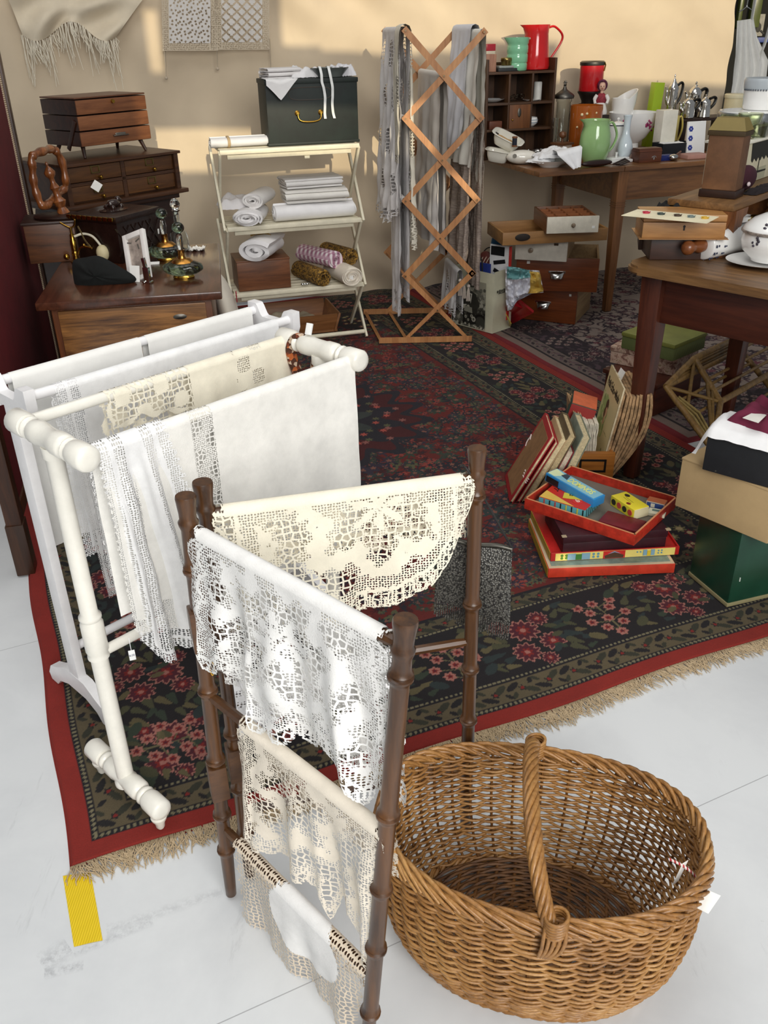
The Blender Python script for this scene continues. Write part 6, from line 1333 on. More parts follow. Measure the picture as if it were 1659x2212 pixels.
for f_, col in ((.2, 'b23048'), (.38, '3f4c48'), (.58, '4a3b30'), (.74, '6d7a78'), (.9, 'c8a23a')):
    q_ = cc[0].lerp(cc[3], f_).lerp(cc[1].lerp(cc[2], f_), .55); b = B(60)
    for k in range(5): b.tube([q_+Vector((.012*math.cos(a+k)*(.6+.1*k), .007*math.sin(a+k), .004+.003*math.sin(2*a+k))) for a in [2*PI*j/12 for j in range(12)]], .0011, 5, True)
    t.w('thread_knot', b, paint(col, .6))
onew('black_hat', rumple(.11, .10, .05, 91).xf(mat4(Vector((a2.x, a2.y, 0))+dirv(-14)*.10+dirv(76)*.20+Vector((0, 0, FZ+.11)), 0)), cloth('0c0d0d'), 'black cloth hat behind the oak box', 'hat')
one('book', B(30).box((0, 0, .053), (.2, .14, .105), 0, .003), paint('3c2416', .6), 'dark stack carrying the black hat behind the oak box', 'book', Vector((a2.x, a2.y, 0))+dirv(-14)*.10+dirv(76)*.235+Vector((0, 0, FZ+.001)), -14)
# rolling pin
r0 = P(1512, 562, FZ); r0.z = FZ+.047; r1_ = r0+Vector((.24*math.cos(math.radians(32)), .24*math.sin(math.radians(32)), .0)); dd = (r1_-r0).normalized()
t = T('rolling_pin', 'white porcelain rolling pin with blue pattern and wooden handle', 'rolling pin', Vector((r0.x, r0.y, FZ+.0005))+dd*.12); b = B(50); b.rod(r0, r1_, [(.02, 0), (.042, .004), (.0455, .02), (.0455, .98), (.042, .996), (.02, 1)], seg=32); t.w('barrel', b, PORC)
for s_, p_ in ((-1, r0), (1, r1_)): b = B(50); b.rod(p_, p_+dd*(.085*s_), [(.021, 0), (.023, .25), (.015, .45), (.016, .55), (.022, .72), (.021, .88), (.01, 1)], seg=18); t.w('handle', b, wood('6a3a20', '96592f', 'X', 1, .3, .3))
b = B(50); q4 = Vector((0, 0, 1)).rotation_difference(dd).to_matrix().to_4x4(); MM = Matrix.Translation(r0) @ q4
for k in range(12):
    a = 2*PI*k/12
    for z, w_, l_ in ((.012, .012, .008), (.024, .006, .006), (.052, .007, .006), (.06, .004, .004)): b.box(MM @ Vector((.0455*math.cos(a+(.1 if z > .03 else 0)), .0455*math.sin(a+(.1 if z > .03 else 0)), z)), (.004, w_, l_), 0)
t.w('blue_pattern', b, paint('27304a', .3))
# tureen
q_ = fp_(1655, 572)+Vector((.012, .0, 0)); t = T('tureen', 'white lidded porcelain tureen with dark flower sprays at the right edge', 'tureen', q_, 20)
b = B(50); b.lathe(shell([(.06, .014), (.062, .02), (.09, .045), (.098, .075), (.094, .098)], .004), seg=44); t.p('bowl', b, PORC); b = B(50); b.lathe([(.099, .099), (.1, .104), (.092, .118), (.07, .138), (.04, .152), (.012, .157), (.010, .163), (.019, .172), (.021, .184), (.014, .195), (.003, .199)], seg=44); t.p('lid', b, PORC)
b = B(50); b.lathe([(.0985, .098), (.1012, .100), (.1012, .105), (.0985, .107)], seg=44, cap=False); t.p('grey_band', b, paint('8c8178', .3, .3, 60)); b = B(60); rr_ = random.Random(8)
for a0_, z0_ in ((-2.9, .075), (-2.2, .07), (-1.5, .075), (-2.6, .122), (-1.9, .126), (-1.2, .122)):
    for k in range(9): a = a0_+rr_.gauss(0, .09); z = z0_+rr_.gauss(0, .007); R_ = .0965 if z < .1 else .099-(z-.1)*.55; b.ball((R_*math.cos(a), R_*math.sin(a), z), .0045, (1, 1, 1), 6)
t.p('flower_sprays', b, paint('3a3440', .4, .5, 90))
t = T('oval_stand', 'white oval platter under the tureen', 'platter', q_, 0); b = B(50); b.lathe(shell([(.07, 0), (.08, .004), (.125, .012), (.135, .016)], .004), seg=44, sy=.85); t.p('body', b, PORC); 
# console desk behind with bracket
CZ2 = .925; nA = P(1586, 440, CZ2); nL = P(1484, 417, CZ2); nR = P(1700, 397, CZ2)
nA.z = nL.z = nR.z = 0; exr, eyl = (nR-nA).normalized(), (nL-nA).normalized()
ang = math.degrees(math.atan2(exr.y, exr.x))
dk = T('writing_slope', 'brown wooden desk-top stand with carved bracket behind the tureen', 'desk stand', (nA.x, nA.y, FZ+.0005), ang); wl = min((nL-nA).length, .2); HD = CZ2-FZ
b = B(30); b.box((.36, .10, HD-.011), (.76, .22, .022), 0, .005); dk.p('top', b, FT1)
b = B(30); b.box((.28, .12, (HD-.022)/2), (.50, .012, HD-.022), 0, .002); b.box((.03, .11, (HD-.022)/2), (.014, .16, HD-.022)); b.box((.52, .11, (HD-.022)/2), (.014, .16, HD-.022)); dk.p('case', b, wood('4a2a14', '74461f', 'X'))
b = B(35); pr = [(.004, 0), (.085, 0), (.092, .03), (.084, .07), (.10, .10), (.118, .125), (.122, HD-.022), (-.004, HD-.022), (-.002, .11), (.010, .08), (.004, .04)]
b.prism(pr, -.018, .03, RZ); dk.p('carved_bracket', b, wood('54301a', '86552f', 'Z'))
b = B(35); b.prism([(.0, HD-.022), (.10, HD-.022), (.095, .12), (.07, .115), (.06, .085), (.035, .09), (.03, .05), (.0, .04)], -.012, .012, Matrix(((1, 0, 0, 0), (0, 0, 1, .0), (0, 1, 0, 0), (0, 0, 0, 1)))); dk.p('scroll_bracket', b, wood('54301a', '86552f', 'Z'))
# tower-shaped box
tb0 = P(1553, 429, CZ2); hT = V(1560, 284, tb0.y).z-CZ2
tw = T('tall_box', 'tall narrow brown box with olive sloping lid standing on the desk-top stand', 'box', Vector((tb0.x, tb0.y+.015, CZ2+.001)), -38); wt = .108
b = B(30); b.box((0, .03, .012), (wt+.012, .085, .024), 0, .004); tw.p('plinth', b, DARKW); BRC = paint('66462e', .6, .1, 30)
b = B(30); b.box((0, .03, .024+(hT-.024)/2), (wt, .072, hT-.024), 0, .002); tw.p('body', b, BRC)
b = B(30); b._m([(-wt/2-.004, -.01, hT), (wt/2+.004, -.01, hT), (wt/2+.004, .07, hT), (-wt/2-.004, .07, hT), (-wt/2+.012, .008, hT+.036), (wt/2-.012, .008, hT+.036), (wt/2-.012, .052, hT+.036), (-wt/2+.012, .052, hT+.036)], [(3, 2, 1, 0), (4, 5, 6, 7), (0, 1, 5, 4), (1, 2, 6, 5), (2, 3, 7, 6), (3, 0, 4, 7)]); tw.p('sloping_lid', b, paint('7d6c32', .45)); b = B(30); b.box((0, .03, hT-.008), (wt+.01, .082, .014), 0, .002); tw.p('moulding', b, paint('3f3017', .6))
# maroon cloth, beach printed carton, glass
def dw(x, y, z): return dk.M @ Vector((x, y, z))
t = T('evening_pouch', 'maroon velvet pouch with pale clasp on the desk-top stand', 'pouch', dw(.245, .066, HD+.001), ang); b = B(60); b.ball((0, 0, .040), .07, (1, .42, .57), 24); t.p('body', b, cloth('421726', .9, 500, .2)); b = B(60); b.ball((-.055, -.034, .03), .009, (1.1, .6, .8)); t.p('pale_clasp', b, paint('d9c9cc', .4))
onew('dark_scarf', rumple(.24, .05, .016, 95).xf(mat4(dw(.29, .018, HD+.001), ang)), cloth('201417', .9, 500, .3), 'dark purple scarf lying along the front of the desk-top stand', 'scarf')
cb_ = T('printed_carton', 'cream carton printed with a beach and thatched parasol silhouette', 'carton', dw(.355, .12, HD+.001), ang); q_ = V(1625, 310, (cb_.M.translation).y); HC = q_.z-CZ2; b = B(30); b.box((.14, .05, HC/2), (.40, .12, HC), 0, .002); cb_.p('body', b, paint('cfc9ae', .5)); b = B(30); b.box((.14, .05, HC+.004), (.415, .14, .008), 0, .002); cb_.p('white_top', b, paint('e9e6d8', .35)); b = B(20); yq = -.0115
def flatp(pts): b.prism(pts, yq-.0004, yq+.0016, Matrix(((1, 0, 0, 0), (0, 0, 1, 0), (0, 1, 0, 0), (0, 0, 0, 1))))
yq = -.0115
pts = [(.03, HC*.97), (.205, HC*.97)]+[(.205-.0125*k, HC*(.50+.10*((k*7) % 3)/2)) for k in range(14)]; flatp(pts); flatp([(.118, HC*.24), (.124, HC*.24), (.122, HC*.55), (.119, HC*.55)]); flatp([(-.05, HC*.12), (.0, HC*.22), (.08, HC*.26), (.2, HC*.24), (.2, HC*.2), (.06, HC*.2), (-.02, HC*.14)])
for x in (.035, .045): flatp([(x-.003, HC*.24), (x+.003, HC*.24), (x+.002, HC*.37), (x-.002, HC*.37)])
flatp([(-.02, HC*.2), (-.005, HC*.2), (-.01, HC*.3), (-.018, HC*.32)]); cb_.p('beach_silhouette', b, paint('1f1f17', .6))
b = B(20); flatp([(-.055, HC*.02), (.2, HC*.02), (.2, HC*.33), (-.055, HC*.33)]); b.xf(Matrix.Translation((0, .0008, 0))); cb_.p('sea_band', b, paint('a9a88f', .5))
GT = HC+.0085
def gl(lab, x, y, R, h_, prof, name='glass_dish', m=CLEAR, z=GT): t = T(name, lab, 'glass', cb_.M @ Vector((x, y, z)), 0); b = B(50); b.lathe(shell([(r*R, zz*h_) for r, zz in prof], .003), seg=22); t.p('body', b, m); return t
COUPE = [(.5, 0), (.52, .04), (.12, .1), (.1, .4), (.3, .5), (.85, .66), (1, 1)]; TUMB = [(.8, 0), (.85, .08), (1, 1)]
PG = glass('dfe4c8', .03)
gl('clear glass footed bowl, left one on the printed carton', -.02, .04, .04, .07, COUPE, m=PG); gl('clear glass footed bowl, middle one on the printed carton', .055, .02, .042, .08, COUPE, m=PG); gl('stout clear glass tumbler behind the glass bowls', .035, .085, .03, .075, TUMB, m=PG); gl('small glass dish at the right front of the printed carton', .12, .01, .034, .045, TUMB, m=PG)
cs = cb_.M @ Vector((.225, .085, GT)); FZ_ = cs.z; t = T('cake_stand', 'white cake stand with grey silver rim behind the glass bowls', 'cake stand', cs, 0); b = B(50); zc_ = V(1640, 240, cs.y).z-FZ_
b.lathe([(.05, 0), (.05, .008), (.02, .02), (.02, zc_-.05), (.09, zc_-.035)], seg=30); t.p('column', b, paint('d8d8d2', .4)); b = B(50); b.lathe([(.09, zc_-.04), (.108, zc_-.032), (.112, zc_-.010), (.107, zc_)], seg=40); t.p('silver_rim', b, metal('a9adb0', .3)); b = B(50); b.lathe([(.105, zc_), (.105, zc_+.004)], seg=40); t.p('white_top', b, PORC)
t = T('white_canister', 'large white enamel canister with grey band at the right edge', 'canister', Vector((cs.x+.05, cs.y+.02, FZ_+zc_+.005)), 0); h_ = V(1650, 172, cs.y).z-zc_-FZ_; b = B(50); b.lathe([(.066, 0), (.07, .006), (.074, h_*.66)], seg=36); t.p('body', b, PORC); b = B(50); b.lathe([(.075, h_*.66), (.078, h_*.92), (.074, h_)], seg=36); t.p('grey_band', b, paint('b4bcc2', .3)); b = B(50)
for k in range(26): a = PI+PI*k/26; b.ball((.0755*math.cos(a), .0755*math.sin(a), h_*.64), .0035, (1, 1, 1), 6)
t.p('dotted_line', b, paint('5a6068', .4))
# small things behind the tureen
pot_ = fp_(1602, 505); t = T('white_beaker', 'plain white beaker behind the rolling pin', 'beaker', pot_, 0); b = B(50); b.lathe(shell([(.026, 0), (.03, .05), (.033, .062)], .003)); t.p('body', b, PORC)
pot_ = fp_(1628, 508); t = T('gold_lid_jar', 'small jar with gold lid and purple label behind the tureen', 'jar', pot_, 0); b = B(50); b.lathe([(.028, 0), (.029, .045)]); t.p('body', b, paint('3e3a52', .4)); b = B(50); b.lathe([(.031, .044), (.031, .054), (.022, .056), (.022, .066), (.018, .068)]); t.p('gold_lid', b, metal('9c8a44', .3))
pot_ = fp_(1668, 500); t = T('glass_jar', 'ribbed clear glass jar with pale green lid at the right edge', 'jar', pot_, 0); b = B(50); b.lathe(shell([(.04, 0), (.042, .06), (.03, .08), (.03, .09)], .003)); t.p('body', b, CLEAR); b = B(50); b.lathe([(.033, .09), (.033, .12), (.02, .125)]); t.p('lid', b, glass('cfd9b0', .1))
# ------------------------------------------------------------------ things of the neighbouring stall beyond the wall
gq = V(1620, 130, 6.6); t = T('white_garment', 'white sleeveless garment on a wire hanger beyond the end of the fabric wall', 'garment', Vector((gq.x, gq.y, gq.z-.9)), 0)
b = B(180); rows = []; A_ = [V(x, y, 6.6) for x, y in ((1590, 45), (1588, 120), (1580, 180), (1566, 245))]; Z_ = [V(x, y, 6.6) for x, y in ((1626, 40), (1634, 80), (1655, 130), (1640, 245))]
for i in range(25):
    t_ = i/24*3; k = min(2, int(t_)); L_, R_ = A_[k].lerp(A_[k+1], t_-k), Z_[k].lerp(Z_[k+1], t_-k)
    rows.append([L_.lerp(R_, j/20)+Vector((0, .02*math.sin(j*1.3+.2*i)*(.3+i/24)-.02, 0)) for j in range(21)])
b.grid(rows); t.w('dress', b, cloth('f4f3ee')); b = B(60)
for p_, q_ in (((1624, 42), (1634, -15)), ((1640, 130), (1662, 60))): A_, Bv = V(*p_, 6.58), V(*q_, 6.58); b.tube([A_.lerp(Bv, k/8)+Vector((0, 0, .01*math.sin(k))) for k in range(9)], .022, 6, False, .25)
t.w('strap', b, cloth('e9e8e2')); b = B(60); b.tube(smooth_path([V(1596, 26, 6.6), V(1606, 20, 6.6), V(1613, 15, 6.6), V(1622, 20, 6.6), V(1630, 26, 6.6)], 5), .004, 6); b.tube(smooth_path([V(1613, 15, 6.6), V(1615, 4, 6.6), V(1618, -8, 6.6)], 5), .004, 6); t.w('wire_hanger', b, STEEL)
for k, (x0, x1, lab) in enumerate(((1590, 1612, 'olive green board of the far stall, left one'), (1616, 1652, 'olive green board of the far stall, right one'))):
    A_, Bv = V(x0, 60, 8.1), V(x1, -25, 8.1); b = B(30); b.box(((A_.x+Bv.x)/2, 8.12, (A_.z+Bv.z)/2), (Bv.x-A_.x, .064, Bv.z-A_.z), 0, .01); onew('olive_screen', b, paint('4a5222', .3), lab, 'board', 'green boards of the far stall')
A_, Bv = V(1634, 78, 8.1), V(1658, 30, 8.1); t = T('postcard', 'grey postcard with a dark bird on it in the far stall', 'postcard', ((A_.x+Bv.x)/2, 8.143, A_.z), 0); w_, h_ = Bv.x-A_.x, Bv.z-A_.z; b = B(30); b.box((0, 0, h_/2), (w_, .01, h_)); t.p('card', b, paint('8f8b80', .6, .2, 20)); b = B(60); b.ball((-.01, -.006, h_*.38), h_*.2, (.7, .1, 1.1)); b.ball((-.02, -.006, h_*.62), h_*.08, (1, .2, 1)); b.rod((.01, -.006, h_*.25), (.04, -.006, h_*.1), r=.008, seg=6); t.p('bird_print', b, paint('33322d', .7))
A_, Bv = V(1634, 92, 8.1), V(1664, 80, 8.1); b = B(30); b.box(((A_.x+Bv.x)/2, 8.12, (A_.z+Bv.z)/2), (Bv.x-A_.x, .064, Bv.z-A_.z), 0, .005); onew('blue_box', b, paint('2a3f80', .5), 'blue box below the bird postcard in the far stall', 'box')
# ------------------------------------------------------------------ drawers stacked on the floor under the long table
def openbox(b, w_, d_, h_, th=.01, bot=.008):
    for x, y, a_, c_ in ((0, th/2-d_/2, w_, th), (0, d_/2-th/2, w_, th), (-w_/2+th/2, 0, th, d_-2*th), (w_/2-th/2, 0, th, d_-2*th)): b.box((x, y, h_/2), (a_, c_, h_), 0, .002)
    b.box((0, 0, bot/2), (w_-th, d_-th, bot)); return b
DRW = wood('5f2c12', '8f4a20', 'X', .8, .35, .3); DRS = wood('8a6a48', 'b39468', 'Y', .8, .6)
def cup(t, parent, x, y, z, w_=.075):
    b = B(60); rows = []
    for i in range(9):
        v = i/8; row = []
        for j in range(13): a = PI*j/12; k = math.sin(PI*.5*v)**.7; row.append(Vector((x-w_/2*math.cos(a)*(1-.12*v), y-.022*k*math.sin(a)**.8-.001, z+.03*(1-v)+.0*a-.004+.006*math.sin(a)*(1-v))))
        rows.append(row)
    b.grid(rows); b.box((x, y-.0015, z+.028), (w_+.012, .003, .012), 0, .001); return t.p('cup_handle', b, STEEL, 'nickel cup handle', parent)
def drawer(lab, loc, rz, w_, d_, h_, front, side, pull=None, name='drawer'):
    t = T(name, lab, 'drawer', loc, rz); b = openbox(B(30), w_, d_, h_, .011); b.xf(Matrix.Translation((0, d_/2, 0))); t.p('body', b, side); b = B(30); b.box((0, -.006, h_/2), (w_+.004, .016, h_), 0, .003); f = t.p('front_board', b, front)
    if pull == 'cup': cup(t, f, 0, -.014, h_*.42)
    elif pull: b = B(50); b.rod((pull, -.012, h_*.5), (pull, -.032, h_*.5), [(.006, 0), (.006, .3), (.012, .55), (.012, .85), (.006, 1)], seg=14); t.p('knob', b, wood('6a5a48', '8f7d68', 'Y'), parent=f)
    return t
d1 = P(1172, 692, G0); z1 = .183
t = drawer('lowest reddish brown drawer with nickel cup handle, on the rug beside the paper bag', Vector((d1.x, d1.y, G0)), -26, .36, .32, z1, DRW, DRS, 'cup')
paper('tiny white price label on the lowest reddish brown drawer', t.M @ Vector((.145, -.016, .15)), .012, .012, -26)
d2 = P(1200, 628, G0+z1); t = drawer('reddish brown drawer with nickel cup handle, second from the floor', Vector((d2.x, d2.y, G0+z1+.001)), -12, .42, .34, .172, DRW, DRS, 'cup')
paper('tiny white price label on the second reddish brown drawer', t.M @ Vector((-.15, -.016, .14)), .016, .014, -12)
d3 = P(1168, 562, G0+z1+.174); zz3 = G0+z1+.174
t = drawer('chipped white fronted drawer, third from the floor under the long table', Vector((d3.x, d3.y+.0, zz3)), -18, .26, .34, .105, paint('d8d3c6', .5, .08, 14), DRS, -.05)
b = B(30); b.box((.075, -.015, .085), (.022, .002, .012), 0, .001); t.p('chipped_paint', b, paint('4a3a2a', .7))
zz4 = zz3+.107; d4 = P(1195, 525, zz4); t = T('drawer', 'shallow bare wooden drawer with finger hole, fourth from the floor', 'drawer', Vector((d4.x, d4.y, zz4)), 8)
b = openbox(B(30), .54, .30, .06, .012); b.xf(Matrix.Translation((.01, .15, 0))); t.p('body', b, wood('80592f', 'a87c48', 'X', .8, .5)); b = B(60); b.ball((-.16, -.004, .036), .03, (1.3, .12, .6)); t.p('finger_hole', b, paint('1c120b', .7))
zz5 = zz4+.061; d5 = P(1235, 503, zz5); t = T('drawer', 'small sectioned drawer with white front, on top of the drawer stack', 'drawer', Vector((d5.x, d5.y, zz5+.001)), 3)
b = openbox(B(30), .25, .30, .075, .01); b.xf(Matrix.Translation((0, .15, 0))); t.p('body', b, wood('52301a', '7d4d2b', 'Y')); b = B(30); b.box((0, -.005, .0385), (.254, .014, .077), 0, .003); f = t.p('front_board', b, paint('d6d0c0', .5, .08, 14)); b = B(50); b.rod((.0, -.012, .038), (.0, -.03, .038), [(.005, 0), (.005, .3), (.011, .55), (.005, 1)], seg=12); t.p('knob', b, wood('6a5a48', '8f7d68', 'Y'), parent=f); b = B(30)
for k in range(1, 4): b.box((-.125+.0625*k, .15, .06), (.006, .28, .02))
for k in range(1, 5): b.box((0, .06*k, .06), (.23, .006, .02))
t.p('partition_grid', b, wood('7a4526', '9c6038', 'X')); paper('tiny white label at the right of the sectioned drawer front', t.M @ Vector((.10, -.0135, .02)), .014, .012, 3)
# ------------------------------------------------------------------ paper carrier bag with a photograph
bL, bR, bB = P(975, 697, G0), P(1063, 721, G0), P(1093, 690, G0); bL.z = bR.z = bB.z = G0; wv = (bR-bL).length; az = math.degrees(math.atan2((bR-bL).y, (bR-bL).x)); dpt = .15; HB = .31
bag = T('paper_bag', 'tall paper carrier bag printed with a photograph of a person on a motorcycle', 'bag', bL, az); PB = paint('cfcdb4', .5, .05, 10)
b = B(50)
def wall_(a, c, hh_, bulge=.006): A_, C_ = Vector(a), Vector(c); n_ = Vector((-(C_-A_).y, (C_-A_).x, 0)).normalized(); b.grid([[A_.lerp(C_, j/10)+Vector((0, 0, hh_*i/10))+n_*(bulge*math.sin(PI*j/10)*math.sin(i*.9)) for j in range(11)] for i in range(11)])
wall_((0, 0, 0), (wv, 0, 0), HB); wall_((wv, 0, 0), (wv, dpt, 0), HB+.01); wall_((wv, dpt, 0), (0, dpt, 0), HB+.01); wall_((0, dpt, 0), (0, 0, 0), HB); b.quad((0, 0, .002), (wv, 0, .002), (wv, dpt, .002), (0, dpt, .002)); bag.p('sack', b, PB)
cvp = Canvas(wv*.80, HB*.80, .0016, '4a4a42'); W_, H_ = cvp.W, cvp.H; rg = random.Random(5)
cvp.rect(0, W_, H_*.74, H_, '9c9a88')
for k in range(260): cvp.blob(rg.random()*W_, H_*(.45+.4*rg.random()), .004+.008*rg.random(), rg.choice(['6d6c60', '8d8b7c', '55544a', 'a3a192']))
for k in range(420): cvp.blob(rg.random()*W_, H_*.42*rg.random(), .003+.006*rg.random(), rg.choice(['23231f', '34342e', '4a4a42', '5d5c52', '151513']))
u = lambda x, y: (x*W_, y*H_)
cvp.blob(*u(.13, .8), .03, '3f4038'); cvp.blob(*u(.14, .9), .016, 'b5b2a2'); cvp.poly([u(.05, .5), u(.24, .5), u(.26, .82), u(.03, .84)], '4a4b40')
cvp.poly([u(.36, .34), u(.74, .3), u(.8, .5), u(.72, .72), u(.56, .77), u(.4, .7), u(.3, .52)], '2f2f29'); cvp.poly([u(.5, .72), u(.6, .72), u(.56, .5)], 'c9c6b8'); cvp.poly([u(.535, .7), u(.56, .7), u(.555, .52)], '24241f')
cvp.line([u(.38, .62), u(.24, .5), u(.34, .42)], .011, '34342d'); cvp.line([u(.74, .6), u(.8, .48), u(.5, .42)], .011, '34342d'); cvp.blob(*u(.38, .41), .010, 'b9b5a4'); cvp.blob(*u(.49, .43), .009, 'b9b5a4')
cvp.blob(*u(.58, .86), .021, 'a8a595', sx=.8); cvp.blob(*u(.58, .925), .02, '57564c', sx=1.05); cvp.blob(*u(.555, .87), .003, '2a2a26'); cvp.blob(*u(.615, .87), .003, '2a2a26'); cvp.line([u(.56, .815), u(.61, .815)], .0018, '4a463f')
cvp.blob(*u(.2, .16), .047, '141412'); cvp.blob(*u(.2, .16), .035, '3b3b34'); cvp.blob(*u(.2, .16), .011, '77766a'); cvp.blob(*u(.86, .12), .05, '141412'); cvp.blob(*u(.86, .12), .036, '3b3b34')
for k in range(12): a = PI*k/12; cvp.line([(u(.2, .16)[0]+.034*math.cos(a), u(.2, .16)[1]+.034*math.sin(a)), (u(.2, .16)[0]-.034*math.cos(a), u(.2, .16)[1]-.034*math.sin(a))], .0007, '8d8c80')
cvp.line([u(.2, .16), u(.36, .42)], .004, 'a8a698'); cvp.line([u(.3, .44), u(.44, .46)], .003, 'c9c6b8'); cvp.poly([u(.36, .32), u(.62, .3), u(.6, .42), u(.4, .44)], '8f8e80'); cvp.poly([u(.5, .06), u(.74, .06), u(.7, .3), u(.48, .3)], '1f1f1b')
for x, y, r in ((.42, .2, .008), (.5, .14, .007), (.66, .18, .014), (.6, .24, .009)): cvp.blob(*u(x, y), r, 'b5b2a4'); cvp.blob(*u(x, y), r*.5, '55544a')
for k in range(40): cvp.blob(rg.random()*W_, H_*.06*rg.random(), .003+.004*rg.random(), rg.choice(['b5b3a2', '77766a']))
cvp.flat('photo_print', attr_mat('photo_print_ink', .5), bag.o, (wv*.04, -.0075, HB*.03), (1, 0, 0), (0, 0, 1))
tb = text_mesh('TRAMONTANA', .014, .0003, mat4((wv+.0062, dpt*.5, HB*.72), 90, 90)); bag.p('lettering', tb, paint('3a3a34', .6)) if False else tb.bm.free()
b = B(30)
for k in range(7): b.box((wv+.0075, dpt*.15+dpt*.11*k, HB*.70), (.0015, dpt*.075, .012+.004*(k % 2)))
b.box((wv+.0075, dpt*.36, HB*.665), (.0015, dpt*.34, .004)); bag.p('side_print', b, paint('4a4a42', .6))
for y in (.012, dpt-.012): b = B(60); b.tube(smooth_path([(wv*.3, y, HB-.03), (wv*.33, y, HB+.06), (wv*.5, y, HB+.09), (wv*.66, y, HB+.05), (wv*.68, y, HB-.03)], 5), .0045, 6, False, .7); bag.p('cord_handle', b, paint('1c1c1a', .6))
def bp(x, y, z): return bag.M @ Vector((x*wv, y*dpt, z))
def leaf_slab(name, lab, cat, x, y, z, w_, th, h_, mat, rz=0, ry=0, rx=0): b = B(30); b.box((0, 0, h_/2), (w_, th, h_), 0, .002); return one(name, b, mat, lab, cat, bp(x, y, z), az+rz, None, rx, ry)
t = T('poster_board', 'white board with bold black bars and red edge sticking out of the paper bag', 'board', bp(.80, .72, .05), az+8); b = B(30); b.box((0, 0, .19), (.12, .008, .38), 0, .001); t.p('board', b, paint('e3e3e4', .5)); b = B(30); b.box((.061, 0, .19), (.006, .018, .38)); t.p('red_edge', b, paint('c8322c', .5)); b = B(30); b.box((-.012, -.005, .35), (.08, .003, .045)); b.box((.0, -.005, .295), (.07, .003, .02), 0, 0, 0, -12); b.box((.0, -.005, .24), (.07, .003, .02), 0, 0, 0, 22); t.p('black_bars', b, paint('151517', .5))
t = T('plastic_bag', 'white plastic bag with blue top and red print behind the paper bag', 'bag', bp(.55, 1.2, 0), az); b = B(180); rows = []
for i in range(15):
    s_ = i/14; rows.append([Vector(((.08*(1-.5*s_**3))*math.cos(th)+.01*noise.noise((th, s_*4, 2)), (.035*(1-.6*s_))*math.sin(th), .44*s_+.01*noise.noise((th*2, s_*5, 7)))) for th in [2*PI*j/24 for j in range(25)]])
b.grid(rows); pb = t.p('sack', b, None) if False else t.p('sack', b, paint('d3d5df', .3, .05, 12)); b = B(180); rows = []
for i in range(7):
    s_ = .84+.155*i/6; rows.append([Vector(((.0815*(1-.5*s_**3))*math.cos(th)+.01*noise.noise((th, s_*4, 2)), (.0365*(1-.6*s_))*math.sin(th)-.001, .443*s_+.01*noise.noise((th*2, s_*5, 7)))) for th in [2*PI*j/24 for j in range(25)]])
b.grid(rows); t.p('blue_top', b, paint('1f6ea8', .35)); b = B(30)
for x, z, w_, h_, r_ in ((-.03, .335, .012, .04, 10), (-.008, .325, .012, .05, 0), (.008, .30, .035, .022, 20), (.04, .345, .018, .008, 0)): b.box((x, -.034, z), (w_, .004, h_), 0, .001, 0, r_)
t.p('red_print', b, paint('cf2f35', .4))
t = T('book', 'tilted pale books with rounded backs poking out of the left of the paper bag', 'book', bp(.28, .4, .10), az-10, None, 0, -8); b = B(40); b.box((0, 0, .13), (.09, .045, .26), 0, .008); t.p('cover', b, paint('d5d2c6', .5)); b = B(40); b.box((.012, -.024, .12), (.05, .008, .22), 0, .003); t.p('brown_panel', b, paint('8d7a66', .6))
t = T('purse', 'brown striped purse in the top of the paper bag', 'purse', bp(.42, .85, .24), az); b = B(60); b.ball((0, 0, .075), .055, (1, .45, 1.2), 22); t.p('body', b, paint('5d2a24', .6)); b = B(60)
for k in (-1, 0, 1): b.tube([Vector((.02*k+.035*math.cos(a)*.6, -.027*math.sin(a)*(1)-.001, .075+.05*math.cos(a))) for a in [PI*j/10 for j in range(11)]], .002, 5)
t.p('pale_stripes', b, paint('d8c8b4', .6))
leaf_slab('notebook', 'small royal blue notebook at the right of the paper bag opening', 'notebook', .62, .35, .16, .07, .012, .18, paint('22357f', .5), 4)
# crumpled white plastic bag with coloured patches
pz = V(1110, 600, 4.52); b = B(25); rows = []
ctrl = [[(1092, 575), (1120, 578), (1140, 583), (1165, 584)], [(1092, 597), (1118, 600), (1146, 600), (1171, 612)], [(1092, 622), (1112, 630), (1140, 634), (1174, 632)], [(1093, 652), (1108, 658), (1120, 640), (1150, 634)], [(1096, 672), (1106, 668), (1116, 652), (1118, 650)]]
def cpt(v, u_): i, j = min(3, int(v)), min(2, int(u_)); f, g = v-i, u_-j; a = ctrl[i][j]; b_ = ctrl[i][j+1]; c = ctrl[i+1][j]; d = ctrl[i+1][j+1]; return ((a[0]*(1-g)+b_[0]*g)*(1-f)+(c[0]*(1-g)+d[0]*g)*f, (a[1]*(1-g)+b_[1]*g)*(1-f)+(c[1]*(1-g)+d[1]*g)*f)
def crump(v, u_, off=0, dep=0): x, y = cpt(v, u_); return V(x, y, 4.43+dep+off-.05*math.sin(u_*1.0)+.035*noise.noise((u_*2.1, v*2.3, 1))+.02*noise.noise((u_*5, v*5, 3)))
t = T('carrier_bag', 'crumpled white plastic bag with teal and yellow patches between paper bag and drawers', 'bag', Vector((pz.x, pz.y, G0)), 0)
for k_, sgn in enumerate((0, 1)): b.grid([[crump(4*i/24, 3*j/30, 0, .07*sgn*math.sin(PI*i/24)*math.sin(PI*j/30)) for j in range(31)] for i in range(25)])
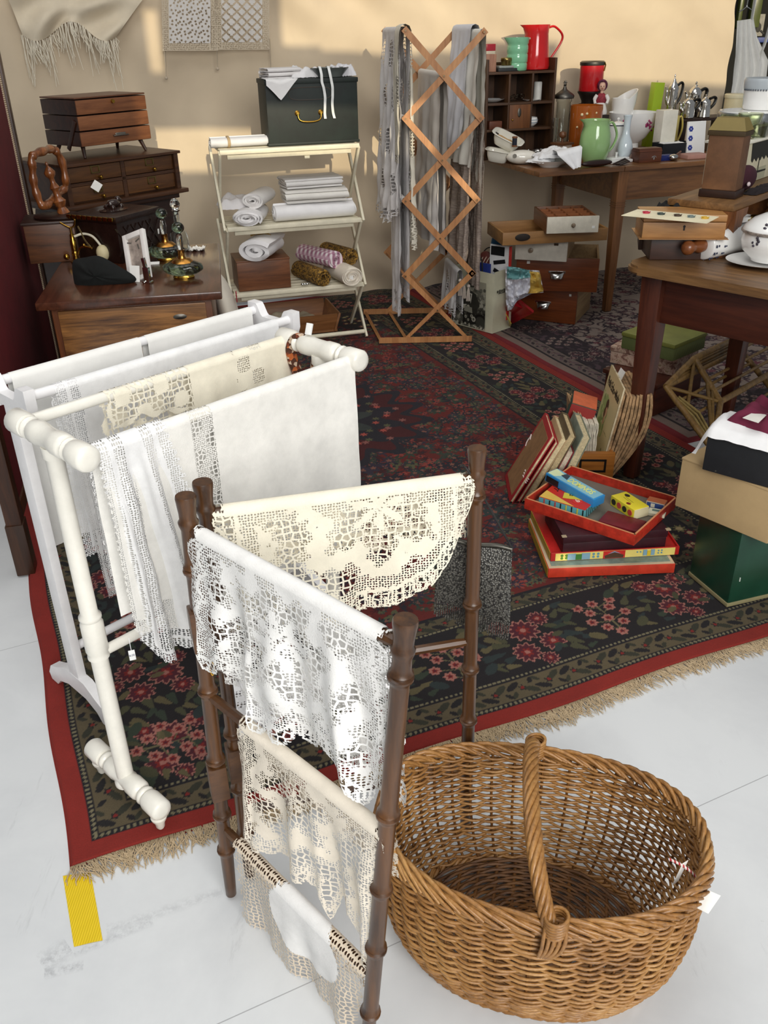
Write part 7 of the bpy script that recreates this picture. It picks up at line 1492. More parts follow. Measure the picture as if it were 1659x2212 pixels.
t.w('sack', b, paint('dcdde6', .3)); b = B(25); b.grid([[crump(1.25*i/10*(1-.25*j/14), .12+2.0*j/14, -.006) for j in range(15)] for i in range(11)]); t.w('teal_patch', b, paint('6fa2a4', .35)); b = B(25); b.grid([[crump(.15+1.9*i/10, 2.05+.93*j/8+.05*math.sin(i), -.007) for j in range(9)] for i in range(11)]); t.w('yellow_patch', b, paint('cda94f', .35))
# red and yellow plastic sheet at its foot
A_ = [V(1093, 662, 4.44), V(1118, 648, 4.44), V(1152, 676, 4.36), P(1108, 699, G0+.004), P(1094, 692, G0+.004)]
b = B(30); b._m(A_+[p+Vector((.01, .04, 0)) for p in A_], [(0, 1, 2, 3, 4), (9, 8, 7, 6, 5)]+[(i, (i+1) % 5, 5+(i+1) % 5, 5+i) for i in range(5)]); t = T('red_folder', 'red plastic folder with yellow corner at the foot of the drawer stack', 'folder', Vector((A_[3].x, A_[3].y, G0))); t.w('cover', b, paint('b3202a', .3)); b = B(30)
C_ = [V(1092, 678, 4.40), V(1104, 700, 4.36), P(1102, 706, G0+.003)]; b._m(C_+[p+Vector((.004, .01, 0)) for p in C_], [(0, 1, 2), (5, 4, 3), (0, 3, 4, 1), (1, 4, 5, 2), (2, 5, 3, 0)]); t.w('yellow_corner', b, paint('c9b43a', .4))
# ------------------------------------------------------------------ leaning books
def slab_book(lab, base, ln, hgt, th, tilt, rz, cov, page='d9c9a0', name='book', spine=None):
    """book leaning: base corner near us, cover facing left"""
    t = T(name, lab, 'book', base, rz, 'leaning books', 0, tilt); b = B(30)
    b.box((.0, ln/2, hgt/2), (.003, ln, hgt), 0, .001); b.box((th, ln/2, hgt/2), (.003, ln, hgt), 0, .001); b.box((th/2, ln-.001, hgt/2), (th+.003, .004, hgt), 0, .001); t.p('cover', b, cov); b = B(30); b.box((th/2, ln/2-.002, hgt/2), (th-.004, ln-.01, hgt-.008)); t.p('pages', b, paint(page, .8, .15, 120)); return t
zb = G0
b0 = P(1101, 1086, zb); b0.z = zb+.002; RB = -3; TL = 27
t = slab_book('thin brown album with red borders, nearest of the leaning books', b0, .195, .275, .011, TL, RB, paint('a01f26', .5))
b = B(30); b.box((-.002, .0975, .1375), (.002, .16, .235)); t.p('brown_cover_panel', b, paint('8d6844', .6, .1, 30)); b = B(60)
for k in range(3): b.tube([Vector((-.003, .02+.006*k+.004*math.sin(a), .10+.008*k)) for a in [PI*j/6 for j in range(7)]]+[Vector((.012, -.002, .088+.008*k))], .0035, 6, False, .5)
b.tube(smooth_path([(-.004, .165, .175), (-.008, .172, .19), (-.004, .18, .18), (-.006, .176, .16), (-.004, .17, .145)], 4), .002, 6); t.p('white_ribbon', b, cloth('e6d4cf'))
def bx(k): return b0+Vector((k, .004*k*10, 0))
slab_book('thin red book, second of the leaning books', bx(.024), .18, .25, .010, TL, RB, paint('9a1e26', .5))
slab_book('tall cream-topped book with pale wooden-looking cover, third of the leaning books', bx(.043), .19, .262, .018, TL-1, RB, paint('b89a72', .6), 'dccaa0')
slab_book('dark olive book with cream top, fourth of the leaning books', bx(.072), .19, .272, .022, TL-3, RB, paint('5a4c34', .6), 'c3ae84')
slab_book('dark red book with pale pages, fifth of the leaning books', bx(.106), .18, .205, .020, TL-5, RB, paint('8d2a30', .5), 'd6c8b0')
slab_book('grey-green worn book, rightmost of the leaning books', bx(.140), .20, .255, .026, TL-7, RB, paint('7d8474', .6, .12, 20), 'cdbd96')
q_ = V(1183, 905, 3.02); t = T('box_file', 'thick green and orange box file standing behind the leaning books', 'box file', Vector((.60, 2.83, G0)), -14, None, 0, 14); b = B(30); b.box((.04, .06, .135), (.09, .11, .27), 0, .003); t.p('body', b, paint('2f4a3e', .6, .15, 20)); b = B(30); b.box((.04, .06, .272), (.086, .106, .006), 0, .001); t.p('orange_top', b, paint('c9653f', .6, .1, 30)); b = B(30); b.box((.04, .004, .135), (.088, .004, .265), 0, .001); t.p('red_spine', b, paint('8f2420', .5))
# ------------------------------------------------------------------ wooden drawer of old magazines
m0 = P(1232, 1040, G0); m1 = P(1318, 1041, G0); mw = (m1-m0).length; t = T('file_drawer', 'pale wooden file drawer with black label frame on the rug', 'drawer', Vector((m0.x, m0.y, G0)), -4); FDW = wood('8a4f1c', 'b8762f', 'X', .8, .4, .2)
b = openbox(B(30), mw, .30, .115, .01); b.xf(Matrix.Translation((mw/2, .15, 0))); t.p('body', b, FDW); b = B(30); b.box((mw/2, -.004, .0575), (mw+.01, .014, .118), 0, .003); f = t.p('front_board', b, FDW); b = B(30); fw, fh = .085, .042
for x, z, w_, h_ in ((-fw/2, 0, .007, fh+.007), (fw/2, 0, .007, fh+.007), (0, fh/2, fw, .007), (0, -fh/2, fw, .007)): b.box((mw/2+x, -.0125, .068+z), (w_, .003, h_))
t.p('label_frame', b, paint('18120d', .4), parent=f); FDM = t.M
def pages(name, lab, x0, x1, y, h_, d_, bend, mat, seed, lean=0, fan=0, fr=None):
    """stack of old papers standing in the drawer, bowing over at the top"""
    b = B(30); nsh = max(3, int((x1-x0)/.0042)); rr_ = random.Random(seed)
    for k in range(nsh):
        f_ = k/max(1, nsh-1); xx = x0+(x1-x0)*f_; hh_ = h_*(1-.04*rr_.random()); dx = lean+fan*f_; pts = []
        for i in range(9): v = i/8; pts.append((xx+dx*v+bend*f_*math.sin(PI*.9*v)+.0012*rr_.uniform(-1, 1), hh_*v))
        yo = y+rr_.uniform(-.004, .004); L_ = [[Vector((px_, yo+d_*j/3, .012+pz_)) for px_, pz_ in pts] for j in range(4)]; Rr = [[p+Vector((((x1-x0)+fan*i/8+bend*math.sin(PI*.9*i/8))/nsh*.86, 0, 0)) for i, p in enumerate(row)] for row in L_]
        b.grid(L_); b.grid(Rr); b.grid([L_[0], Rr[0]]); b.grid([L_[3], Rr[3]]); b.grid([[r[8] for r in L_], [r[8] for r in Rr]])
    b.xf(FDM); return onew(name, b, mat, lab, 'magazines', fr)
PG1 = paint('cdbd9c', .9, .18, 40); PG2 = paint('b08d66', .9, .3, 40); PG3 = paint('d8d0bc', .9, .12, 40)
FDI = FDM.inverted(); yf = .02
ftop = FDI @ V(1345, 846, (FDM @ Vector((.1, yf, 0))).y); lean_ = ftop.x-.100; hm_ = math.hypot(lean_, ftop.z-.012)*1.04; La = math.atan2(lean_, ftop.z-.012)
pages('magazine_bundle', 'small brown-edged bundle of papers at the left of the file drawer', .012, .036, .05, .225, .2, -.01, PG2, 1, -.012)
pages('magazine_bundle', 'pale greyish bundle of magazines in the middle of the file drawer', .040, .086, .02, .205, .2, -.006, PG3, 2, -.012, .006)
pages('magazine_bundle', 'large bowed bundle of yellowed magazines at the right of the file drawer', .108, .146, yf, ftop.z-.02, .24, .045, PG2, 3, lean_-.004, .036)
# the front magazine, cover towards us and to the left
cvm = Canvas(.20, .275, .0016, 'd6c291'); rg = random.Random(2)
cvm.rect(.006, .085, .08, .20, 'b9bd7c')
for k in range(60): cvm.blob(.01+.08*rg.random(), .09+.1*rg.random(), .008+.012*rg.random(), rg.choice(['a3ad6a', 'c3c586', '8f9c5c', 'cfc690']))
cvm.blob(.083, .175, .020, '5d3a24', sx=.85); cvm.blob(.09, .158, .015, 'd3a07c', sx=.8); cvm.blob(.072, .150, .014, '6b4128', sx=.8); cvm.blob(.084, .130, .013, 'cf9a78', sx=.7); cvm.blob(.145, .06, .006, '8c8050'); cvm.line([(.11, .11), (.17, .11)], .001, '8d8250')
Mm = FDM @ Matrix(((0, math.sin(La), -math.cos(La), .100), (-1, 0, 0, yf+.24), (0, math.cos(La), math.sin(La), .012), (0, 0, 0, 1)))
mt = T('magazine', 'yellowed fashion magazine with printed title cover leaning in the file drawer', 'magazine', Mm.translation); mt.o.matrix_world = Mm; mt.M = Mm; mt.I = Mm.inverted()
sx_m, sy_m = .24/.20, hm_/.275
cvm.flat('cover', attr_mat('magazine_print', .7), mt.o, (0, 0, .0012), (sx_m, 0, 0), (0, sy_m, 0))
for txt, x, sz in (('Petit Echo', .082, .044), ('de la', .156, .015), ('Mode', .196, .042)):
    mt.p('title', text_mesh(txt, sz, .0002, Matrix.Translation((x, hm_*.85, .0022)), .0005, .66), paint('3f3524', .7))
b = B(30); b.box((.12, hm_/2, -.003), (.24, hm_-.002, .006), 0, .001); mt.p('pages', b, PG1)
paper('white diamond price tag tucked behind the magazine cover', mt.M @ Vector((.10, hm_-.012, -.012)), .026, .036, -60, 0, ry=24)
# ------------------------------------------------------------------ stack of board games
g0 = P(1183, 1249, G0); g1 = P(1456, 1238, G0); gw = (g1-g0).length; gz = math.degrees(math.atan2((g1-g0).y, (g1-g0).x)); RED = paint('c23a24', .45, .1, 30); REDW = paint('b5301f', .45, .18, 40)
t = T('game_box', 'flat red and grey-green board game box, lowest of the game stack', 'game box', Vector((g0.x, g0.y, G0)), gz); b = B(30); b.box((gw/2, .15, .0165), (gw, .30, .031), 0, .002); t.p('body', b, RED); b = B(30); b.box((gw/2, .15, .0325), (gw-.004, .295, .0015)); t.p('lid_border', b, paint('c9b394', .6)); b = B(30); b.box((gw/2, .15, .0336), (gw-.022, .275, .0012)); t.p('lid_picture', b, paint('7f9085', .5, .15, 30)); b = B(30); b.box((-.0006, .15, .0165), (.0016, .29, .028)); t.p('mustard_side', b, paint('a8892c', .5))
h1 = G0+.0345; g2 = P(1189, 1213, h1); t = T('game_box', 'red board game box with yellow side printed with windows and huts', 'game box', Vector((g2.x, g2.y, h1)), gz+1.5); g3 = P(1469, 1203, h1); gw2 = (g3-g2).length; gd2 = .27; gh2 = .028
b = openbox(B(30), gw2, gd2, gh2, .005, .02); b.xf(Matrix.Translation((gw2/2, gd2/2, 0))); t.p('body', b, paint('b3221f', .4, .1, 30)); b = B(30); b.box((gw2*.5, -.0008, gh2*.5), (gw2*.93, .0016, gh2*.86)); t.p('yellow_strip', b, paint('e3cf73', .4)); b = B(30); b.box((-.0008, gd2/2, gh2/2), (.0016, gd2*.94, gh2*.9)); t.p('mustard_side', b, paint('b0922f', .5))
def pr(name, col, rects, ybase=-.0022): b = B(30); [b.box((gw2*x, ybase, gh2*z), (gw2*w_, .0012, gh2*h_)) for x, z, w_, h_ in rects]; t.p(name, b, paint(col, .4))
pr('printed_red_panel', 'c02824', [(.49, .5, .17, .86)]); pr('printed_shutters', '7fa3b5', [(.16, .5, .065, .75), (.27, .5, .065, .75), (.73, .55, .03, .7), (.79, .55, .03, .7)], -.0028); pr('printed_doors', '3f7a32', [(.215, .45, .05, .65)], -.0028); pr('printed_yellow_door', 'd8b92c', [(.76, .45, .028, .6)], -.003)
b = B(30)
for x, z in ((.085, .68), (.12, .68), (.085, .36), (.12, .36)): b.rod((gw2*x, -.001, gh2*z), (gw2*x, -.0028, gh2*z), r=.0042, seg=14)
t.p('printed_green_dots', b, paint('4f7f2e', .4)); b = B(30)
for x, z in ((.33, .7), (.365, .7), (.33, .36), (.365, .36), (.67, .65), (.695, .65), (.835, .7), (.86, .72), (.835, .4), (.86, .42)): b.rod((gw2*x, -.001, gh2*z), (gw2*x, -.0028, gh2*z), r=.0038 if x < .5 else .0026, seg=14)
t.p('printed_blue_dots', b, paint('5f93a8', .4)); b = B(30); b.prism([(gw2*.42, gh2*.12), (gw2*.56, gh2*.12), (gw2*.565, gh2*.42), (gw2*.49, gh2*.8), (gw2*.415, gh2*.42)], -.0034, -.0024, Matrix(((1, 0, 0, 0), (0, 0, 1, 0), (0, 1, 0, 0), (0, 0, 0, 1)))); t.p('printed_hut', b, paint('4a3220', .5)); b = B(30); b.prism([(gw2*.44, gh2*.62), (gw2*.49, gh2*.93), (gw2*.54, gh2*.62), (gw2*.49, gh2*.82)], -.0036, -.0026, Matrix(((1, 0, 0, 0), (0, 0, 1, 0), (0, 1, 0, 0), (0, 0, 0, 1)))); t.p('printed_roof', b, paint('6f9dbb', .5))
h2 = h1+.0205; g4 = P(1213, 1199, h2); t = T('game_box', 'dark maroon leatherette game box in the middle of the game stack', 'game box', Vector((g4.x+.003, g4.y+.004, h2)), gz+3); b = B(30); b.box((.155, .10, .018), (.31, .2, .036), 0, .003); t.p('body', b, paint('35101a', .45, .15, 40)); b = B(30); b.box((.155, .10, .049), (.314, .204, .026), 0, .003); t.p('lid', b, paint('35101a', .45, .15, 40)); b = B(30)
for x, y in ((.0, -.001), (.31, -.001), (0, .2), (.31, .2)): b.box((x, y, .062), (.014, .012, .002))
t.p('worn_corners', b, paint('a8977a', .7))
h3 = h2+.0635; tF = P(1372, 1160, h3+.03); tL = P(1133, 1080, h3+.03); tR = P(1452, 1075, h3+.03); a3 = math.degrees(math.atan2((tF-tL).y, (tF-tL).x)); tw_, td_ = (tF-tL).length, (tR-tF).length
t = T('game_tray', 'open red box tray full of small games on top of the game stack', 'game box', Vector((tL.x, tL.y, h3)), a3); b = openbox(B(30), tw_, td_, .036, .006, .006); b.xf(Matrix.Translation((tw_/2, td_/2, 0))); t.p('tray', b, REDW); b = B(30); b.box((tw_/2, td_/2, .0068), (tw_-.014, td_-.014, .0012)); t.p('grey_lining', b, paint('6d675c', .7)); TM = t.M
b = B(30)
for x, y, w_, d_ in ((tw_/2, .003, tw_, .005), (tw_/2, td_-.003, tw_, .005), (.003, td_/2, .005, td_), (tw_-.003, td_/2, .005, td_)): b.box((x, y, .0365), (w_, d_, .001))
t.p('worn_rim', b, paint('cf8a5e', .6))
def intray(px, py, z): return Vector((P(px, py, h3+z).x, P(px, py, h3+z).y, h3+z))
s0 = intray(1163, 1092, .0085); s1 = intray(1262, 1122, .0085); t = T('game_box', 'square game box with striped turquoise sides and red numbered lid', 'game box', s0, math.degrees(math.atan2((s1-s0).y, (s1-s0).x))); wq = (s1-s0).length; dq = .115; hq = .03
b = B(30); b.box((wq/2, dq/2, hq/2), (wq, dq, hq), 0, .001); t.p('body', b, paint('5fa3ab', .4)); b = B(30); b.box((wq/2, dq/2, hq+.0008), (wq, dq, .0016)); t.p('lid', b, paint('c32e20', .4)); b = B(30); b.prism([(0, 0), (wq*.75, 0), (.0, dq*.42)], hq+.0014, hq+.0024); b.xf(Matrix.Translation((.001, .001, 0))); t.p('yellow_corner', b, paint('e2bb52', .4)); b = B(30); b.box((wq*.58, dq*.5, hq+.0024), (wq*.42, dq*.3, .001), 18); t.p('yellow_card', b, paint('d9c63e', .4))
for k in range(8):
    b = B(30); b.box((wq*(.12+.12*k), -.0006, hq/2), (.0035, .0014, hq*.9)); t.p('side_stripe', b, paint(['c43c3a', '15231f', 'c43c3a', '15231f', 'd3c43a', '15231f', 'd3c43a', '15231f'][k], .4))
b = B(30)
for k in range(7): b.box((wq+.0006, dq*(.1+.13*k), hq/2), (.0014, .003, hq*.9))
t.p('end_stripes', b, paint('243a3c', .4))
t.p('lettering', text_mesh('JAC', .026, .0004, mat4((wq*.2, dq*.74, hq+.0022), 62)), paint('1c1614', .5)); t.p('lettering', text_mesh('L', .026, .0004, mat4((wq*.5, dq*.55, hq+.0034), 18)), paint('1c1614', .5)); b = B(60); b.lathe([(.016, 0), (.016, .001)], (wq*.72, dq*.32, hq+.0018), 20); t.p('red_disc', b, paint('cf3226', .4)); t.p('lettering', text_mesh('6', .026, .0004, mat4((wq*.72, dq*.32, hq+.0032), 70)), paint('ecdcc4', .5))
u0, u1 = intray(1180, 1031, .056), intray(1283, 1090, .042); ux = math.degrees(math.atan2((u1-u0).y, (u1-u0).x)); ul = (u1-u0).length; t = T('game_box', 'long bright blue dominoes box lying across the striped box', 'game box', u0+Vector((0, 0, -.010)), ux, None, 0, 4); b = B(30); b.box((ul/2, .02, .014), (ul, .05, .028), 0, .001); t.p('body', b, paint('2c86c4', .35)); b = B(30); b.box((ul/2, .02, .0288), (ul-.01, .044, .0012)); t.p('lid_picture', b, paint('7fb6c9', .35)); b = B(30); b.box((.03, -.0058, .012), (.05, .001, .02)); t.p('domino_print', b, paint('15181c', .4)); b = B(60)
t.p('lettering', text_mesh('DOMINOS', .034, .0004, mat4((ul*.62, .02, .0298), 0), .0003, .62), paint('e6e27a', .4)); b = B(30); b.prism([(.004, .0), (.03, .0), (.05, .03), (.004, .04)], .0294, .0299); t.p('pale_corner', b, paint('d5e2b4', .4)); b = B(30); b.prism([(.04, .02), (.07, .014), (.06, .04), (.045, .042)], .0294, .03); t.p('dark_figure', b, paint('23394a', .4))
y0, y1 = intray(1318, 1090, .0085), intray(1366, 1122, .0085); yz = math.degrees(math.atan2((y1-y0).y, (y1-y0).x)); yl = (y1-y0).length*1.02; t = T('game_box', 'yellow counters box with black and red rings on its side', 'game box', y0, yz); b = B(30); b.box((yl/2, .028, .016), (yl, .056, .032), 0, .001); t.p('body', b, paint('e0cf35', .4)); b = B(30); b.box((yl+.0008, .028, .016), (.0016, .053, .03)); t.p('cream_end', b, paint('e3dcb4', .5)); b = B(30)
for k in (0, 2): b.lathe([(.0095, 0), (.0095, .001)], (yl*(.14+.235*k), -.0002, .016), 18, Matrix.Rotation(PI/2, 4, 'X'))
t.p('black_rings', b, paint('2a2a1c', .4)); b = B(30)
for k in (1, 3): b.lathe([(.0095, 0), (.0095, .001)], (yl*(.14+.235*k), -.0002, .016), 18, Matrix.Rotation(PI/2, 4, 'X'))
t.p('red_rings', b, paint('c2443c', .4)); b = B(30); b.lathe([(.010, 0), (.010, .0008)], (yl*.22, .042, .0318), 18, sy=.7); t.p('dark_spot', b, paint('231b14', .4)); b = B(30); b.lathe([(.008, 0), (.008, .0008)], (yl*.62, .012, .0318), 18, sy=.7); t.p('dark_red_spot', b, paint('7a2018', .4)); b = B(30)
for k in range(2): b.box((yl*.45, .03-.007*k, .0322), (yl*.4, .0016, .0006), -6)
t.p('print_lines', b, paint('8f8428', .5))
e0 = intray(1395, 1098, .0085); t = T('small_packet', 'small blue and cream patterned packet in the far right corner of the red tray', 'packet', e0, a3+8); b = B(30); b.box((.025, .02, .012), (.055, .03, .024), 0, .001); t.p('body', b, paint('d9cbb4', .5)); b = B(30); b.box((.025, .0045, .012), (.05, .001, .018)); t.p('blue_label', b, paint('334f92', .5)); b = B(30); b.box((.018, .0038, .013), (.012, .001, .012)); t.p('cream_mark', b, paint('e8e2cf', .5)); b = B(30); b.box((.025, .02, .0245), (.054, .029, .001)); t.p('rust_top', b, paint('b5633c', .5))
e0 = intray(1402, 1112, .0085); t = T('small_packet', 'pale paper packet with dark print lying beside the yellow counters box', 'packet', e0, a3+14); b = B(30); b.box((.02, .012, .005), (.05, .035, .01), 0, .001); t.p('body', b, paint('dcd9bf', .6)); b = B(30); b.box((.02, .016, .0105), (.03, .01, .001)); t.p('print', b, paint('5d7a72', .6))
e0 = intray(1300, 1132, .0085); t = one('pocket_book', B(30).box((.05, .03, .006), (.12, .075, .012), 0, .003), paint('6a1520', .45, .12, 40), 'worn dark red pocket book at the front of the red tray', 'book', e0, a3+5)
# ------------------------------------------------------------------ boxes at the right edge
gA, gB, gC = P(1570, 1311, G0), P(1462, 1251, G0), P(1659, 1299, G0); zg = .235
ga = 18; lw = (gB-gA).length
t = T('storage_box', 'dark green storage box, lowest of the boxes at the right edge', 'box', Vector((gA.x, gA.y, G0)), ga); GRN = paint('173f2e', .32, .12, 8); b = B(30); b.box((.17, lw/2, zg/2), (.34, lw, zg), 0, .004); t.p('body', b, GRN); b = B(30); b.box((.17, lw/2, .006), (.345, lw+.004, .012), 0, .002); t.p('base_edge', b, paint('8d8460', .6)); b = B(30); b.box((.024, -.001, .085), (.002, .002, .012)); t.p('paint_chip', b, paint('dfe4dc', .6))
zt0 = G0+zg+.001; tA, tB = P(1457, 1092, zt0), P(1657, 1176, zt0); ta = math.degrees(math.atan2((tB-tA).y, (tB-tA).x)); tlen = (tB-tA).length; tz = V(1470, 990, tA.y).z-zt0
t = T('cardboard_box', 'tan storage box in the middle of the boxes at the right edge', 'box', Vector((tA.x, tA.y, zt0)), ta); TAN = paint('b59a70', .6, .06, 5); b = B(30); b.box((tlen/2, .16, tz/2), (tlen, .32, tz), 0, .004); t.p('body', b, TAN); b = B(30); b.box((tlen/2, .16, tz), (tlen+.002, .322, .006), 0, .002); t.p('lid', b, TAN)
zk0 = zt0+tz+.0035; kA = P(1516, 1014, zk0); kB = P(1700, 1066, zk0); ka = math.degrees(math.atan2((kB-kA).y, (kB-kA).x)); kz = V(1528, 928, kA.y).z-zk0
t = T('storage_box', 'worn black storage box, topmost of the boxes at the right edge', 'box', Vector((kA.x, kA.y, zk0)), ka); q = N('worn_black'); v = q.coord(); n_ = q.noise(v, 45, 6, .75); q.base(q.ramp(n_, [(.2, lin('17191c')), (.66, lin('1e2024')), (.72, lin('8a8878'))]), .5); b = B(30); b.box((.13, .11, kz/2), (.26, .22, kz), 0, .003); t.p('body', b, q.m); KM = t.M; zk1 = zk0+kz
b = B(180); rows = []
edge = [(1497, 948), (1508, 925), (1530, 908), (1560, 902), (1600, 905), (1640, 925)]
for i in range(13):
    v_ = i/12; row = []
    for j in range(19):
        u_ = j/18; x = -.03+.20*u_; y = .16*(1-v_)-.015; z = .004+.016*math.sin(PI*v_)*(1-u_*.3)+.003*noise.noise((u_*6, v_*6, 2))
        if x < 0: z += x*(2.2*(.4+v_))
        if y < 0: z += y*1.2; y = max(y, -.012)
        row.append(KM @ Vector((x, y, kz+max(z, -.07))))
    rows.append(row)
b.grid(rows); onew('lace_edged_napkin', b, cloth('f2f2f3'), 'white scallop-edged cloth spread over the left end of the worn black box', 'cloth')
onew('maroon_cloth', rumple(.20, .13, .055, 103).xf(KM @ mat4((.135, .095, kz+.014), -8)), cloth('6b1a38', .9, 600, .08), 'folded maroon cloth on the white cloth at the right edge', 'cloth')
onew('maroon_cloth', ribbon(serp(.11, .05, 3), .012, .12, KM @ mat4((.20, .10, kz+.05), 10), .01, 4), cloth('6b1a38', .9, 600, .08), 'second folded maroon cloth with white stripe, uppermost on the black box', 'cloth')
c_ = [P(x, y, zk1+.045) for x, y in ((1604, 903), (1626, 892), (1659, 894), (1638, 914))]; b = B(); b._m(c_+[p+Vector((0, 0, .001)) for p in c_], [(3, 2, 1, 0), (4, 5, 6, 7), (0, 1, 5, 4), (1, 2, 6, 5), (2, 3, 7, 6), (3, 0, 4, 7)]); onew('price_tag', b, paint('ebe8e0', .6), 'white price tag lying on the maroon cloth at the right edge', 'tag')
# ------------------------------------------------------------------ under the front table: chest, floral box, green box, crate
def quadbox(name, lab, cat, z, h_, c, mat, dmin=None, **kw):
    n_, l_, r_ = [P(x, y, z+h_) for x, y in c]; ex_ = r_-n_; ey_ = l_-n_; a = math.degrees(math.atan2(ex_.y, ex_.x)); t = T(name, lab, cat, Vector((n_.x, n_.y, z)), a); return t, ex_.length, ey_.length
t, w_, d_ = quadbox('plain_chest', 'dark brown chest under the floral box below the kitchen table', 'chest', G0, .14, ((1420, 830), (1330, 790), (1520, 790)), None); b = B(30); b.box((w_/2, d_/2, .06), (w_, d_, .12), 0, .003); t.p('body', b, FTR); b = B(30); b.box((w_/2, d_/2, .13), (w_+.02, d_+.02, .02), 0, .004); t.p('lid', b, FTR)
t, w_, d_ = quadbox('floral_box', 'flat box covered in faded pink floral paper under the green box', 'box', G0+.141, .075, ((1462, 775), (1318, 748), (1512, 742)), None); q = N('faded_floral_paper'); v = q.coord(); n_ = q.noise(v, 46, 4, .6, .6); q.base(q.ramp(n_, [(.42, lin('7d5a4e')), (.5, lin('b59684')), (.58, lin('c3aa98')), (.68, lin('8a7456'))]), .6); w_ = min(w_, .3); d_ = min(d_, .36); b = B(30); b.box((w_/2, d_/2, .026), (w_, d_, .052), 0, .003); t.p('body', b, q.m); b = B(30); b.box((w_/2, d_/2, .064), (w_+.006, d_+.006, .022), 0, .004); t.p('lid', b, q.m); z2_ = G0+.141+.0765
t, w_, d_ = quadbox('green_casket', 'olive green upholstered box with bright metal rosette on its lid', 'box', z2_, .07, ((1458, 745), (1346, 716), (1527, 717)), None); w_ = min(w_, .28); d_ = min(d_, .32); b = B(30); b.box((w_/2, d_/2, .026), (w_, d_, .052), 0, .004); q = N('pleated_green'); wv_ = q.n('TexWave', Scale=40.0, Distortion=1.5); q.l(q.coord(), wv_.inputs['Vector']); q.base(q.mix(wv_.outputs[0], lin('5c6638'), lin('7d8650')), .7); t.p('pleated_side', b, q.m); b = B(30); b.box((w_/2, d_/2, .061), (w_+.006, d_+.006, .018), 0, .005); t.p('lid', b, paint('7f8440', .45, .08, 12)); b = B(50); b.lathe([(.03, 0), (.03, .003), (.02, .006), (.004, .009)], (w_*.45, d_*.62, .07), 20); t.p('rosette', b, metal('b9b08a', .25))
onew('blue_checked_cloth', rumple(.16, .14, .07, 111).xf(mat4(Vector((1.36, 3.85, G0+.003)), 20)), paint('8d95a8', .8, .3, 40), 'pale blue checked cloth behind the green box under the table', 'cloth')
# lying bamboo crate
cr = T('bamboo_crate', 'open bamboo lattice crate lying tilted under the kitchen table', 'crate', P(1545, 965, G0)); BMB = wood('5f4726', '93723f', 'Z', 1.2, .5, .1); BM2 = wood('5a431f', '84652f', 'X', 1.2, .5)
A0 = Vector(P(1560, 985, G0)); 
def cv_(px, py, Y): return V(px, py, Y)
fl, ftp, fbm, fbr = cv_(1438, 835, 3.02), cv_(1500, 774, 3.20), cv_(1540, 972, 2.80), cv_(1556, 868, 3.02)
dv_ = cv_(1655, 700, 3.66)-cv_(1500, 774, 3.20)
bl_, btp, bbm, bbr = fl+dv_*.95, ftp+dv_, fbm+dv_*.95, fbr+dv_
for v_ in (fl, ftp, fbm, fbr, bl_, btp, bbm, bbr): v_.z = max(v_.z, G0+.014)
for p_, q_ in ((fl, ftp), (ftp, fbr), (fl, fbm), (fbm, fbr), (bl_, btp), (btp, bbr), (bl_, bbm), (bbm, bbr), (fl, bl_), (ftp, btp), (fbm, bbm), (fbr, bbr)): b = B(50); b.rod(p_, q_, [(.011, 0), (.012, .3), (.0135, .31), (.0115, .33), (.012, .66), (.0135, .67), (.0115, .69), (.012, 1)], seg=10); cr.w('frame_pole', b, BMB)
for f_ in (.25, .5, .75):
    b = B(50); b.rod(fl.lerp(ftp, f_), bl_.lerp(btp, f_), r=.006, seg=8); cr.w('slat', b, BMB); b = B(50); b.rod(ftp.lerp(fbr, f_), btp.lerp(bbr, f_), r=.006, seg=8); cr.w('slat', b, BMB); b = B(50); b.rod(fl.lerp(fbm, f_), bl_.lerp(bbm, f_), r=.006, seg=8); cr.w('slat', b, BMB)
for p_, q_ in ((fl, fbr), (ftp, fl.lerp(fbm, .45)), (fbm, fbr.lerp(ftp, .3)), (ftp.lerp(fbr, .5), fbm)): b = B(50); b.rod(p_, q_, r=.007, seg=8); cr.w('lattice_stick', b, BM2)
b = B(60)
for k in range(9): o_ = Vector((.006*(k % 3), -.004*(k//3), .004*(k % 3))); b.tube([fl.lerp(fbm, .2)+o_, fl.lerp(fbm, .5)+o_*1.6+Vector((.02, .02, 0)), fbm.lerp(fl, .06)+o_+Vector((.01, .02, 0))], .0055, 6)
cr.w('rush_binding', b, paint('84703f', .7, .2, 60))
